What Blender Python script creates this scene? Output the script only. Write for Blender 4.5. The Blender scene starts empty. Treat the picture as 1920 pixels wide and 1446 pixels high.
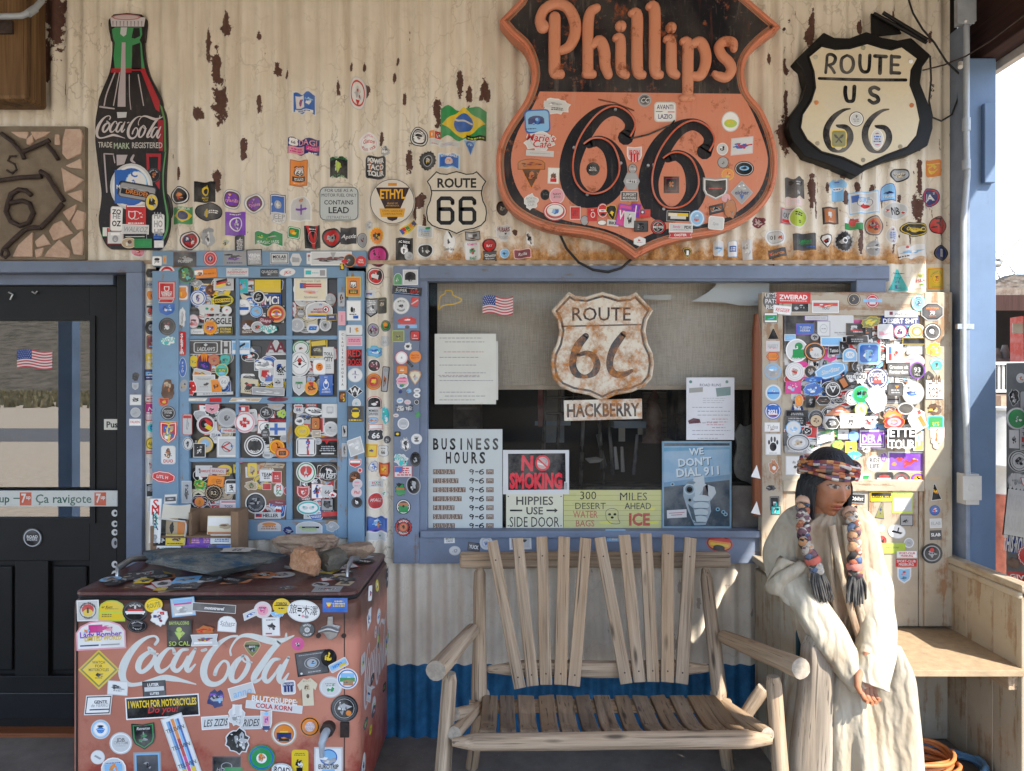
import bpy, bmesh, math, random
from mathutils import Vector, Matrix, noise
from mathutils.geometry import tessellate_polygon
SC = bpy.context.scene
COL = SC.collection
R = math.radians
# ---------------------------------------------------------------- camera, sky, sun, exposure
D, FPX, EYE = 3.333, 1333.0, 1.65
cam = bpy.data.cameras.new('camera'); cam.lens = 24.99; cam.sensor_width = 36; cam.clip_start = .02; cam.clip_end = 3000
camo = bpy.data.objects.new('camera', cam); COL.objects.link(camo)
camo.location = (0, -D, EYE); camo.rotation_euler = (R(90), 0, 0); SC.camera = camo
SUN_EL, SUN_AZ = R(46), R(40)                     # azimuth from the wall's normal, towards the right
wd = bpy.data.worlds.new('World'); SC.world = wd; wd.use_nodes = True
_n = wd.node_tree.nodes; _l = wd.node_tree.links
_bg = _n['Background']; _bg.inputs[1].default_value = .15
_sk = _n.new('ShaderNodeTexSky'); _sk.sky_type = 'NISHITA'; _sk.sun_disc = False
_sk.sun_elevation = SUN_EL; _sk.sun_rotation = R(180) - SUN_AZ; _sk.dust_density = .8; _sk.altitude = 1000
# thin high cloud, part of the sky itself
_tc = _n.new('ShaderNodeTexCoord'); _mp = _n.new('ShaderNodeMapping'); _mp.inputs['Scale'].default_value = (1.5, 1.5, 5)
_nz = _n.new('ShaderNodeTexNoise'); _nz.inputs['Scale'].default_value = 2.2; _nz.inputs['Detail'].default_value = 7
_cr = _n.new('ShaderNodeValToRGB'); _cr.color_ramp.elements[0].position = .42; _cr.color_ramp.elements[1].position = .66
_mx = _n.new('ShaderNodeMix'); _mx.data_type = 'RGBA'; _mx.inputs['B'].default_value = (2.2, 2.25, 2.35, 1)
_l.new(_tc.outputs['Generated'], _mp.inputs[0]); _l.new(_mp.outputs[0], _nz.inputs['Vector']); _l.new(_nz.outputs['Fac'], _cr.inputs[0])
_l.new(_cr.outputs[0], _mx.inputs['Factor']); _l.new(_sk.outputs[0], _mx.inputs['A']); _l.new(_mx.outputs['Result'], _bg.inputs[0])
sun = bpy.data.lights.new('sun', 'SUN'); sun.energy = 2.0; sun.angle = R(.5); sun.color = (1, .94, .84)
suno = bpy.data.objects.new('sun', sun); COL.objects.link(suno)
_d = Vector((math.sin(SUN_AZ) * math.cos(SUN_EL), -math.cos(SUN_AZ) * math.cos(SUN_EL), math.sin(SUN_EL)))
suno.rotation_euler = _d.to_track_quat('Z', 'Y').to_euler(); suno.location = (4, -6, 7)
SC.view_settings.view_transform = 'Standard'; SC.view_settings.look = 'None'
SC.view_settings.exposure = 2.5; SC.view_settings.gamma = 1

# ---------------------------------------------------------------- helpers
def W(px, py, d=0.0):
    k = (D - d) / FPX
    return Vector(((px - 960) * k, -d, EYE + (723 - py) * k))
def ZW(py, d=0.0): return EYE + (723 - py) * (D - d) / FPX
def XW(px, d=0.0): return (px - 960) * (D - d) / FPX

PAL = dict(k=(.012,.012,.014), w=(.76,.75,.72), r=(.55,.03,.03), b=(.03,.13,.45), n=(.02,.035,.15), g=(.03,.27,.08), y=(.75,.53,.03),
  o=(.75,.24,.03), p=(.72,.33,.38), m=(.6,.05,.24), v=(.2,.06,.42), c=(.05,.45,.42), t=(.5,.38,.24), s=(.4,.41,.42), d=(.07,.07,.075),
  e=(.12,.055,.03), l=(.22,.47,.72), f=(.7,.62,.44), a=(.18,.03,.05), j=(.42,.55,.07), u=(.48,.17,.06), i=(.58,.58,.56), h=(.2,.2,.06), q=(.7,.55,.55), x=(.33,.33,.33))
CNAME = dict(k='black', w='white', r='red', b='blue', n='navy', g='green', y='yellow', o='orange', p='pink', m='magenta', v='violet', c='teal', t='tan',
  s='silver', d='charcoal', e='brown', l='light blue', f='cream', a='maroon', j='lime', u='rust brown', i='pale grey', h='olive', q='pale pink', x='grey')

WM = {}
class MB:
    """collects polygons with a colour and a material slot, links them as ONE mesh object"""
    def __init__(s): s.v = []; s.f = []; s.c = []; s.m = []; s.sm = []
    def face(s, pts, col=(.5, .5, .5), m=0, smooth=False):
        b = len(s.v); s.v.extend([tuple(p) for p in pts]); s.f.append(tuple(range(b, b + len(pts)))); s.c.append(col); s.m.append(m); s.sm.append(smooth)
    def grid(s, rows, col=(.5, .5, .5), m=0, smooth=True, closed=False, colfn=None):
        b = len(s.v); n = len(rows[0])
        for r in rows: s.v.extend([tuple(p) for p in r])
        for i in range(len(rows) - 1):
            for j in range(n if closed else n - 1):
                j2 = (j + 1) % n
                s.f.append((b + i * n + j, b + i * n + j2, b + (i + 1) * n + j2, b + (i + 1) * n + j))
                s.c.append(colfn(i, j) if colfn else col); s.m.append(m); s.sm.append(smooth)
    def cap(s, ring, col=(.5, .5, .5), m=0, flip=False):
        s.face(list(reversed(ring)) if flip else ring, col, m)
    def box(s, a, b, col=(.5, .5, .5), m=0):
        x0, y0, z0 = a; x1, y1, z1 = b
        p = [Vector(q) for q in ((x0,y0,z0),(x1,y0,z0),(x1,y1,z0),(x0,y1,z0),(x0,y0,z1),(x1,y0,z1),(x1,y1,z1),(x0,y1,z1))]
        for q in ((0,3,2,1),(4,5,6,7),(0,1,5,4),(1,2,6,5),(2,3,7,6),(3,0,4,7)): s.face([p[i] for i in q], col, m)
    def tube(s, pts, r, n=8, col=(.5, .5, .5), m=0, caps=True, colfn=None, squash=1.0, twist=0):
        pts = [Vector(p) for p in pts]; rr = r if isinstance(r, (list, tuple)) else [r] * len(pts)
        rows = []; up = None
        for i, p in enumerate(pts):
            t = (pts[min(i + 1, len(pts) - 1)] - pts[max(i - 1, 0)])
            if t.length < 1e-9: t = Vector((0, 0, 1))
            t.normalize()
            if up is None: up = Vector((0, 1, 0)) if abs(t.y) < .9 else Vector((1, 0, 0))
            a = t.cross(up)
            if a.length < 1e-6: a = t.cross(Vector((1, 0, .1)))
            a.normalize(); bb = a.cross(t).normalized(); up = bb
            rows.append([p + a * (math.cos(q) * rr[i]) + bb * (math.sin(q) * rr[i] * squash) for q in [2 * math.pi * j / n + twist * i for j in range(n)]])
        s.grid(rows, col, m, True, True, colfn)
        if caps: s.cap(rows[0], colfn(0, 0) if colfn else col, m); s.cap(rows[-1], colfn(len(rows) - 2, 0) if colfn else col, m, True)
    def build(s, name, mats, parent=None, M=None, bevel=0, merge=False, shade=None):
        me = bpy.data.meshes.new(name); me.from_pydata(s.v, [], s.f)
        for mt in (mats if isinstance(mats, (list, tuple)) else [mats]): me.materials.append(mt)
        if not all(q == 0 for q in s.m): me.polygons.foreach_set('material_index', s.m)
        me.polygons.foreach_set('use_smooth', s.sm)
        at = me.color_attributes.new('Col', 'FLOAT_COLOR', 'CORNER'); buf = []
        for f, c in zip(s.f, s.c): buf.extend((c[0], c[1], c[2], 1.0) * len(f))
        at.data.foreach_set('color', buf)
        if merge:
            bm = bmesh.new(); bm.from_mesh(me); bmesh.ops.remove_doubles(bm, verts=bm.verts, dist=1e-5); bmesh.ops.recalc_face_normals(bm, faces=bm.faces); bm.to_mesh(me); bm.free()
        o = bpy.data.objects.new(name, me); COL.objects.link(o)
        put(o, parent, M)
        if bevel:
            bv = o.modifiers.new('bevel', 'BEVEL'); bv.width = bevel; bv.segments = 2; bv.limit_method = 'ANGLE'
        return o
def put(o, parent=None, M=None):
    M = M if M is not None else Matrix.Identity(4); WM[o.name] = M
    if parent is not None:
        o.parent = parent; o.matrix_basis = WM[parent.name].inverted() @ M
    else: o.matrix_basis = M
def T(v): return Matrix.Translation(v)
def tag(o, label, cat, group=None, kind=None):
    if label: o['label'] = label
    if cat: o['category'] = cat
    if group: o['group'] = group
    if kind: o['kind'] = kind
    return o
def thing(name, label, cat, loc=(0, 0, 0), group=None):
    o = bpy.data.objects.new(name, None); COL.objects.link(o); o.empty_display_size = .1; put(o, None, T(Vector(loc))); return tag(o, label, cat, group)
def plank(name, p0, p1, w, t, mat, parent=None, up=(0, -1, 0), bevel=.003, nseg=1, warp=0, seed=0, shape=None):
    """a board from p0 to p1 built along its own Z; w across, t thick towards 'up'"""
    p0 = Vector(p0); p1 = Vector(p1); z = (p1 - p0); L = z.length; z.normalize(); u = Vector(up); u = (u - z * u.dot(z)).normalized(); x = u.cross(z)
    M = Matrix((( x.x, u.x, z.x, p0.x), (x.y, u.y, z.y, p0.y), (x.z, u.z, z.z, p0.z), (0, 0, 0, 1)))
    rows = []; rnd = random.Random(seed)
    ns = max(nseg, 1)
    for i in range(ns + 1):
        q = i / ns; a = rnd.uniform(-warp, warp) if 0 < i < ns else 0; sw, st = (shape(q) if shape else (1, 1))
        rows.append([Vector((sx * w / 2 * sw + a, sy * t / 2 * st + a * .5, q * L)) for sx, sy in ((-1, -1), (1, -1), (1, 1), (-1, 1))])
    b = MB(); b.grid(rows, smooth=False, closed=True); b.cap(rows[0], flip=True); b.cap(rows[-1])
    return b.build(name, mat, parent, M, bevel=bevel, merge=True)
def log(name, p0, p1, r0, r1, mats, parent=None, n=14, seed=0, rough=.13, ends=(1, 1), nseg=8, taper=.04):
    """a round pole from p0 to p1; ends: shrink of the last bit (whittled)"""
    p0 = Vector(p0); p1 = Vector(p1); z = (p1 - p0); L = z.length; z.normalize(); u = Vector((0, 0, 1)) if abs(z.z) < .8 else Vector((0, -1, 0)); u = (u - z * u.dot(z)).normalized(); x = u.cross(z)
    M = Matrix(((x.x, u.x, z.x, p0.x), (x.y, u.y, z.y, p0.y), (x.z, u.z, z.z, p0.z), (0, 0, 0, 1)))
    rows = []; qs = [0, taper] + [taper + (1 - 2 * taper) * i / nseg for i in range(1, nseg)] + [1 - taper, 1]
    for k, q in enumerate(qs):
        r = r0 + (r1 - r0) * q; r *= ends[0] if k == 0 else (ends[1] if k == len(qs) - 1 else 1)
        rows.append([Vector((math.cos(a) * r * (1 + rough * noise.noise((math.cos(a) * 1.3, math.sin(a) * 1.3 + seed * 7.1, q * 3 + seed))), math.sin(a) * r * (1 + rough * noise.noise((math.cos(a) * 1.3 + 5, math.sin(a) * 1.3, q * 3 + seed))), q * L)) for a in [2 * math.pi * j / n for j in range(n)]])
    b = MB(); b.grid(rows, closed=True); mm = 1 if isinstance(mats, (list, tuple)) and len(mats) > 1 else 0
    b.cap(rows[0], m=mm, flip=True); b.cap(rows[-1], m=mm)
    return b.build(name, mats, parent, M)

# ---------------------------------------------------------------- materials
class NT:
    def __init__(s, name):
        s.m = bpy.data.materials.new(name); s.m.use_nodes = True; s.t = s.m.node_tree; s.n = s.t.nodes; s.b = s.n['Principled BSDF']; s._tc = None; s._oi = None
    def new(s, ty, **kw):
        n = s.n.new(ty)
        for k, v in kw.items(): setattr(n, k, v)
        return n
    def link(s, a, b): s.t.links.new(a, b)
    def obj(s):
        if not s._tc: s._tc = s.new('ShaderNodeTexCoord')
        return s._tc.outputs['Object']
    def rnd(s):
        if not s._oi: s._oi = s.new('ShaderNodeObjectInfo')
        return s._oi.outputs['Random']
    def coords(s, scale=(1, 1, 1), rand=True):
        mp = s.new('ShaderNodeMapping'); mp.inputs['Scale'].default_value = scale
        if rand:
            ad = s.new('ShaderNodeVectorMath', operation='MULTIPLY_ADD'); cx = s.new('ShaderNodeCombineXYZ')
            for i in range(3): s.link(s.rnd(), cx.inputs[i])
            s.link(cx.outputs[0], ad.inputs[0]); ad.inputs[1].default_value = (17.3, 11.1, 23.7); s.link(s.obj(), ad.inputs[2]); s.link(ad.outputs[0], mp.inputs[0])
        else: s.link(s.obj(), mp.inputs[0])
        return mp.outputs[0]
    def noise(s, vec, scale=5, detail=5, rough=.55, dist=0):
        n = s.new('ShaderNodeTexNoise'); n.inputs['Scale'].default_value = scale; n.inputs['Detail'].default_value = detail; n.inputs['Roughness'].default_value = rough; n.inputs['Distortion'].default_value = dist
        s.link(vec, n.inputs['Vector']); return n.outputs['Fac']
    def ramp(s, fac, stops, interp='LINEAR'):
        r = s.new('ShaderNodeValToRGB'); r.color_ramp.interpolation = interp; e = r.color_ramp.elements
        while len(e) < len(stops): e.new(.5)
        for i, (p, c) in enumerate(stops):
            e[i].position = p; e[i].color = (c, c, c, 1) if not isinstance(c, (tuple, list)) else (*c, 1)
        s.link(fac, r.inputs[0]); return r.outputs[0]
    def mix(s, fac, a, b, mode='MIX'):
        n = s.new('ShaderNodeMix', data_type='RGBA', blend_type=mode)
        for q, v in (('Factor', fac), ('A', a), ('B', b)):
            if isinstance(v, (int, float)): n.inputs[q].default_value = v
            elif isinstance(v, tuple): n.inputs[q].default_value = (*v, 1)
            else: s.link(v, n.inputs[q])
        return n.outputs['Result']
    def math(s, op, a, b=0.0, c=None):
        n = s.new('ShaderNodeMath', operation=op)
        for i, v in enumerate((a, b) + ((c,) if c is not None else ())):
            if isinstance(v, (int, float)): n.inputs[i].default_value = v
            else: s.link(v, n.inputs[i])
        return n.outputs[0]
    def bump(s, h, strength=.3, dist=.01):
        n = s.new('ShaderNodeBump'); n.inputs['Strength'].default_value = strength; n.inputs['Distance'].default_value = dist; s.link(h, n.inputs['Height']); s.link(n.outputs[0], s.b.inputs['Normal'])
    def out(s, col=None, rough=None, metal=0, spec=.5):
        if col is not None:
            if isinstance(col, tuple): s.b.inputs['Base Color'].default_value = (*col, 1)
            else: s.link(col, s.b.inputs['Base Color'])
        if rough is not None:
            if isinstance(rough, (int, float)): s.b.inputs['Roughness'].default_value = rough
            else: s.link(rough, s.b.inputs['Roughness'])
        s.b.inputs['Metallic'].default_value = metal; s.b.inputs['Specular IOR Level'].default_value = spec
        return s.m
    def attr(s):
        a = s.new('ShaderNodeAttribute'); a.attribute_name = 'Col'; return a.outputs['Color']

def mk_print(name, fade=.07, rough=.4, dirt=(.3, .25, .18)):
    n = NT(name); c = n.coords((1, 1, 1)); f = n.noise(c, 60, 6, .7); g = n.noise(c, 9, 4)
    col = n.mix(n.ramp(f, [(.45, 0), (.75, fade)]), n.attr(), dirt)
    col = n.mix(n.ramp(g, [(.4, 0), (.75, .3)]), col, (.5, .47, .42))
    return n.out(col, n.ramp(g, [(.3, rough), (.7, rough + .25)]), spec=.10)
M_print = mk_print('sticker_print')
M_enamel = mk_print('enamel_print', .12, .18)
M_paper = mk_print('paper_print', .08, .6, (.5, .47, .4))
def mk_plain(name, col, rough=.5, metal=0, var=.25, scale=14, bump=0, spec=.5):
    n = NT(name); c = n.coords(); f = n.noise(c, scale, 6, .65)
    dk = tuple(x * (1 - var) for x in col); lt = tuple(min(1, x * (1 + var * .7)) for x in col)
    if bump: n.bump(n.noise(c, scale * 4, 6, .7), bump, .005)
    return n.out(n.ramp(f, [(.25, dk), (.75, lt)]), rough, metal, spec)
def mk_wood(name, cols, gs=60, knots=True, bump=.5, rough=.85, tint=.35):
    """grain along the object's own Z"""
    n = NT(name); c = n.coords((gs, gs, gs * .035)); f = n.noise(c, 1, 7, .62, .6)
    c2 = n.coords((7, 7, 1.1)); g = n.noise(c2, 1, 4, .6, .5)
    col = n.ramp(f, [(.28, cols[0]), (.48, cols[1]), (.68, cols[2])])
    col = n.mix(n.ramp(g, [(.38, 0), (.68, .75)]), col, cols[3])
    if tint: col = n.mix(n.math('MULTIPLY', n.rnd(), tint), col, cols[4] if len(cols) > 4 else cols[0])
    if knots:
        v = n.new('ShaderNodeTexVoronoi'); v.inputs['Scale'].default_value = 1; n.link(n.coords((14, 14, 3.2)), v.inputs['Vector'])
        kf = n.ramp(v.outputs['Distance'], [(.06, 1), (.16, 0)]); col = n.mix(n.math('MULTIPLY', kf, .8), col, tuple(x * .3 for x in cols[0]))
    # fine dark drying checks
    c3 = n.coords((150, 150, 2.2)); h = n.noise(c3, 1, 3, .5); ck = n.ramp(h, [(.32, 1), (.39, 0)]); col = n.mix(n.math('MULTIPLY', ck, .7), col, tuple(x * .25 for x in cols[0]))
    n.bump(f, bump, .004)
    return n.out(col, rough, spec=.25)
M_oldwood = mk_wood('weathered_grey_wood', [(.085,.064,.047),(.29,.218,.152),(.47,.365,.262),(.36,.23,.125),(.40,.275,.17)], bump=.8)
M_slatwood = mk_wood('dark_seat_wood', [(.06,.045,.035),(.20,.148,.105),(.34,.255,.175),(.31,.19,.095),(.06,.048,.04)], gs=45, tint=.5)
M_endgrain = mk_plain('pale_end_grain', (.29,.245,.19), .85, var=.4, scale=60, bump=.3)
M_brownwood = mk_wood('brown_varnished_wood', [(.10,.03,.012),(.20,.065,.025),(.28,.10,.04),(.16,.05,.02)], gs=40, knots=False, rough=.5, tint=.2)
M_beam = mk_wood('dark_red_brown_beam', [(.018,.008,.006),(.04,.016,.012),(.06,.024,.017),(.03,.014,.01)], gs=25, knots=False, tint=.2)
M_bark = mk_wood('honey_brown_wood', [(.02,.011,.006),(.14,.075,.03),(.26,.155,.065),(.11,.055,.022)], gs=22, knots=False, tint=.2, rough=.6)
def mk_painted_wood(name, paint, under, lo=.56, hi=.62, gs=30, rough=.6, bump=.35, axis='Z', crack=True, dirt=None):
    n = NT(name); sc = (gs, gs, gs * .08) if axis == 'Z' else (gs * .08, gs, gs)
    f = n.noise(n.coords(sc), 1, 6, .65, .4); g = n.noise(n.coords((5, 5, 5)), 1, 6, .7)
    mask = n.ramp(n.math('ADD', n.math('MULTIPLY', f, .55), n.math('MULTIPLY', g, .5)), [(lo, 0), (hi, 1)])
    base = n.ramp(n.noise(n.coords((3, 3, 3)), 1, 5), [(.3, tuple(x * .8 for x in paint)), (.7, tuple(min(1, x * 1.1) for x in paint))])
    uw = n.ramp(f, [(.3, tuple(x * .5 for x in under)), (.65, under)])
    col = n.mix(mask, base, uw)
    if crack:
        v = n.new('ShaderNodeTexVoronoi', feature='DISTANCE_TO_EDGE'); v.inputs['Scale'].default_value = 1; n.link(n.coords((sc[0] * .9, sc[1] * .9, sc[2] * 2.5)), v.inputs['Vector'])
        col = n.mix(n.math('MULTIPLY', n.ramp(v.outputs['Distance'], [(.0, 1), (.05, 0)]), n.ramp(g, [(.42, 0), (.55, .8)])), col, tuple(x * .35 for x in under))
    if dirt: col = n.mix(n.ramp(g, [(.45, 0), (.72, .55)]), col, dirt)
    n.bump(n.math('SUBTRACT', n.math('MULTIPLY', f, .35), n.math('MULTIPLY', mask, .8)), bump, .003)
    return n.out(col, rough, spec=.3)
M_blue = mk_painted_wood('worn_blue_paint', (.170,.205,.275), (.20,.13,.08), .615, .655, 26, bump=.35, crack=False, dirt=(.12,.14,.175))
M_skyblue = mk_painted_wood('chalky_blue_paint', (.19,.30,.41), (.28,.17,.08), .60, .64, 26, bump=.3, crack=False)
M_postblue = mk_painted_wood('post_blue_paint', (.125,.19,.30), (.14,.16,.2), .64, .68, 34, bump=.5, crack=False)
M_whitewood = mk_painted_wood('peeling_white_paint', (.39,.335,.25), (.27,.175,.10), .545, .61, 30, bump=.6, crack=False, dirt=(.36,.27,.17))
M_cab = mk_painted_wood('peeling_cream_boards', (.43,.37,.28), (.34,.19,.10), .555, .61, 24, bump=.7, crack=False, dirt=(.33,.24,.15))
M_osb = mk_plain('worn_seat_board', (.33,.24,.145), .8, var=.3, scale=30, bump=.3)
M_blackdoor = mk_plain('black_door_paint', (.009,.0085,.008), .5, var=.3, scale=6, bump=.08, spec=.25)
M_rubber = mk_plain('black_rubber', (.01,.01,.01), .6)
M_steel = mk_plain('dull_steel', (.42,.42,.41), .38, .85, var=.3, scale=40)
M_galv = mk_plain('grey_painted_conduit', (.36,.39,.42), .5, .15, var=.2)
M_white = mk_plain('white_plastic', (.48,.47,.44), .45, var=.1)
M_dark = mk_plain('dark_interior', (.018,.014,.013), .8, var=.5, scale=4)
M_rust = mk_plain('rusty_iron', (.055,.035,.028), .75, .3, var=.6, scale=30, bump=.5)
def mk_glass(name, f0=1.5, tint=.93, dust=.03):
    n = NT(name); t = n.t; tr = n.new('ShaderNodeBsdfTransparent'); tr.inputs[0].default_value = (tint, tint * 1.0, tint * .99, 1)
    gl = n.new('ShaderNodeBsdfGlossy'); gl.inputs['Roughness'].default_value = .0
    fr = n.new('ShaderNodeFresnel'); fr.inputs[0].default_value = f0
    df = n.new('ShaderNodeBsdfDiffuse'); df.inputs[0].default_value = (.6, .58, .55, 1)
    m1 = n.new('ShaderNodeMixShader'); m2 = n.new('ShaderNodeMixShader')
    dm = n.ramp(n.noise(n.coords((3, 3, 3)), 1, 6), [(.35, dust * .3), (.75, dust * 1.6)])
    n.link(fr.outputs[0], m1.inputs[0]); n.link(tr.outputs[0], m1.inputs[1]); n.link(gl.outputs[0], m1.inputs[2])
    n.link(dm, m2.inputs[0]); n.link(m1.outputs[0], m2.inputs[1]); n.link(df.outputs[0], m2.inputs[2])
    n.link(m2.outputs[0], n.n['Material Output'].inputs['Surface']); n.n.remove(n.b); return n.m
M_glass = mk_glass('window_glass', 1.12, .93, .010)
M_doorglass = mk_glass('door_glass', 3.1, .5, .01)

# ---------------------------------------------------------------- letters (built-in font, one mesh per glyph, cached)
GL = {}
def _glyph(s, bold, ch=None):
    cu = bpy.data.curves.new('g', 'FONT'); cu.body = s; cu.resolution_u = 2; cu.offset = bold
    o = bpy.data.objects.new('g', cu); COL.objects.link(o); dg = bpy.context.evaluated_depsgraph_get()
    me = o.evaluated_get(dg).to_mesh(); vs = [(v.co.x, v.co.y) for v in me.vertices]; fs = [[vs[i] for i in p.vertices] for p in me.polygons]
    o.evaluated_get(dg).to_mesh_clear(); bpy.data.objects.remove(o); bpy.data.curves.remove(cu)
    return vs, fs
_HH = {}
def glyph(ch, bold=.012):
    b = 0 if ord(ch) > 0x2fff else bold; key = (ch, b)
    if key not in GL:
        if b not in _HH: _HH[b] = max(v[0] for v in _glyph('HH', b)[0])
        adv = max(v[0] for v in _glyph('H' + ch + 'H', b)[0]) - _HH[b]
        GL[key] = (_glyph(ch, b)[1] if ch != ' ' else [], adv)
    return GL[key]
def text2d(s, x, y, h, bold=.012, width=None, slant=0, align='C', sp=0):
    """polygons of a line of lettering; cap height h, centred on x with its mid at y; squeezed into width when given"""
    gs = [glyph(c, bold) for c in s]; tot = sum(g[1] for g in gs) + sp * (len(gs) - 1); k = h / .70; kx = k
    if width and tot * k > width: kx = width / tot
    if width and width < 0: kx = -width / tot
    cx = x - (tot * kx / 2 if align == 'C' else 0); res = []
    for g, a in gs:
        for f in g: res.append([(cx + px * kx + slant * py * k, y + py * k - h / 2) for px, py in f])
        cx += (a + sp) * kx
    return res
for _c in "ABCDEFGHIJKLMNOPQRSTUVWXYZabcdefghijklmnopqrstuvwxyz0123456789 .-'&!?": glyph(_c); glyph(_c, .03)

# ---------------------------------------------------------------- strokes
def smooth_path(pts, n=6):
    res = []; P = [Vector(p) for p in pts]
    for i in range(len(P) - 1):
        a, b, c, d = P[max(i - 1, 0)], P[i], P[i + 1], P[min(i + 2, len(P) - 1)]
        for k in range(n):
            t = k / n; res.append(.5 * ((2 * b) + (c - a) * t + (2 * a - 5 * b + 4 * c - d) * t * t + (3 * b - a - 3 * c + d) * t ** 3))
    res.append(P[-1]); return res
def ribbon2d(pts, n=6, w=1.0, sub=True):
    """pts (x, y, width) -> list of quads following the stroke, round ends"""
    P = smooth_path(pts, n) if sub else [Vector(p) for p in pts]; L = []; Rr = []
    for i, p in enumerate(P):
        t = (P[min(i + 1, len(P) - 1)] - P[max(i - 1, 0)]).to_2d()
        if t.length < 1e-9: t = Vector((1, 0))
        t.normalize(); nn = Vector((-t.y, t.x)) * p.z * w / 2; q = p.to_2d(); L.append(q + nn); Rr.append(q - nn)
    res = [[L[i], L[i + 1], Rr[i + 1], Rr[i]] for i in range(len(P) - 1)]
    for q, e in ((0, P[0]), (1, P[-1])):
        r = e.z * w / 2
        if r > 0: res.append([(e.x + r * math.cos(a), e.y + r * math.sin(a)) for a in [2 * math.pi * k / 10 for k in range(10)]])
    return [[(v[0], v[1]) for v in f] for f in res]
def puffy(mb, pts, fn, h, col, n=6, seg=8, m=0):
    """a raised stroke with a rounded back; fn(x, y, off) maps to 3D"""
    P = smooth_path(pts, n); rows = []
    for i, p in enumerate(P):
        t = (P[min(i + 1, len(P) - 1)] - P[max(i - 1, 0)]).to_2d(); t.normalize(); nn = Vector((-t.y, t.x)); row = []
        for k in range(seg + 1):
            a = math.pi * k / seg; c = math.cos(a); row.append(fn(p.x + nn.x * c * p.z / 2, p.y + nn.y * c * p.z / 2, h * (math.sin(a) ** .6)))
        rows.append(row)
    mb.grid(rows, col, m, True)
    for e in (P[0], P[-1]):
        rr = []
        for j in range(5):
            f = j / 4; rr.append([fn(e.x + math.cos(a) * e.z / 2 * math.cos(f * math.pi / 2), e.y + math.sin(a) * e.z / 2 * math.cos(f * math.pi / 2), h * (math.sin(f * math.pi / 2) ** .6)) for a in [2 * math.pi * q / 14 for q in range(14)]])
        mb.grid(rr, col, m, True, True)
def tri(poly):
    if len(poly) <= 4 and len(poly) == 3: return [poly]
    idx = tessellate_polygon([[Vector((p[0], p[1], 0)) for p in poly]])
    return [[poly[i] for i in t] for t in idx]

# ---------------------------------------------------------------- the corrugated steel profile (flat between grid lines, so that print can lie on it)
PITCH, AMP = .074, .0112
GX = PITCH / 8
def wall_off(x):
    i = math.floor(x / GX); t = x / GX - i
    f = lambda q: AMP * math.cos(2 * math.pi * q / 8)
    return f(i) * (1 - t) + f(i + 1) * t
def clip_strips(poly, g=GX):
    """cut a convex polygon of (x, z) at every grid line"""
    x0 = min(p[0] for p in poly); x1 = max(p[0] for p in poly); i0 = math.floor(x0 / g + 1e-7); i1 = math.ceil(x1 / g - 1e-7)
    if i1 - i0 <= 1: return [poly]
    res = []; rest = poly
    for i in range(i0 + 1, i1):
        c = i * g; a = []; b = []
        n = len(rest)
        for k in range(n):
            p, q = rest[k], rest[(k + 1) % n]
            if p[0] <= c: a.append(p)
            if p[0] >= c: b.append(p)
            if (p[0] < c < q[0]) or (q[0] < c < p[0]):
                t = (c - p[0]) / (q[0] - p[0]); r = (c, p[1] + t * (q[1] - p[1])); a.append(r); b.append(r)
        if len(a) > 2: res.append(a)
        rest = b
        if len(rest) < 3: break
    if len(rest) > 2: res.append(rest)
    return res
# ================================================================ SETTING
def mk_ground():
    n = NT('pale_gravel'); c = n.coords((1, 1, 1), False); f = n.noise(c, 7, 8, .7); g = n.noise(c, .12, 4)
    col = n.mix(n.ramp(g, [(.35, 0), (.7, .6)]), n.ramp(f, [(.3, (.37,.305,.225)), (.7, (.58,.49,.375))]), (.50,.40,.285))
    n.bump(f, .4, .02); return n.out(col, .95, spec=.1)
def mk_floor():
    n = NT('worn_concrete'); c = n.coords((1, 1, 1), False); f = n.noise(c, 5, 8, .7); g = n.noise(c, 90, 3, .6)
    col = n.ramp(f, [(.3, (.115,.10,.086)), (.7, (.215,.19,.163))]); col = n.mix(n.ramp(g, [(.66, 0), (.74, .6)]), col, (.5,.46,.4))
    n.bump(f, .25, .01); return n.out(col, .8, spec=.3)
b = MB(); b.face([(-1500, -1500, -.13), (1500, -1500, -.13), (1500, 1500, -.13), (-1500, 1500, -.13)]); tag(b.build('ground', mk_ground()), None, None, kind='structure')
b = MB(); b.box((-9, -4.9, -.12), (2.7, 3.0, 0)); tag(b.build('porch_floor', mk_floor(), bevel=.01), None, None, kind='structure')
b = MB(); b.face([(-1400, -26, -.125), (-1400, -19, -.125), (1400, -19, -.125), (1400, -26, -.125)]); tag(b.build('road', mk_plain('road_asphalt', (.12,.115,.11), .9, var=.2, scale=2)), None, None, kind='structure')
def mk_hill():
    n = NT('scrub_hill'); c = n.coords((1, 1, 1), False); f = n.noise(c, .25, 9, .75); return n.out(n.ramp(f, [(.36, (.06,.06,.04)), (.5, (.16,.135,.10)), (.7, (.24,.20,.15))]), 1, spec=.05)
b = MB(); rows = []
for i in range(26):
    q = i / 25; row = []
    for j in range(90):
        x = -1300 + 2600 * j / 89; y = -170 - 500 * q; h = 95 * (q ** .75) * (.75 + .5 * noise.noise((x * .004, y * .004, 3))) + 7 * noise.noise((x * .03, y * .03, 1)) * q - .4
        row.append((x, y, h))
    rows.append(row)
b.grid(rows); tag(b.build('hills', mk_hill()), None, None, kind='structure')
def mk_grass():
    n = NT('dry_grass'); c = n.coords((1, 1, 1), False); f = n.noise(c, 1.4, 8, .75); return n.out(n.ramp(f, [(.32, (.10,.085,.035)), (.5, (.25,.21,.12)), (.7, (.40,.34,.21))]), 1, spec=.05)
b = MB(); rnd = random.Random(4)
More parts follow.
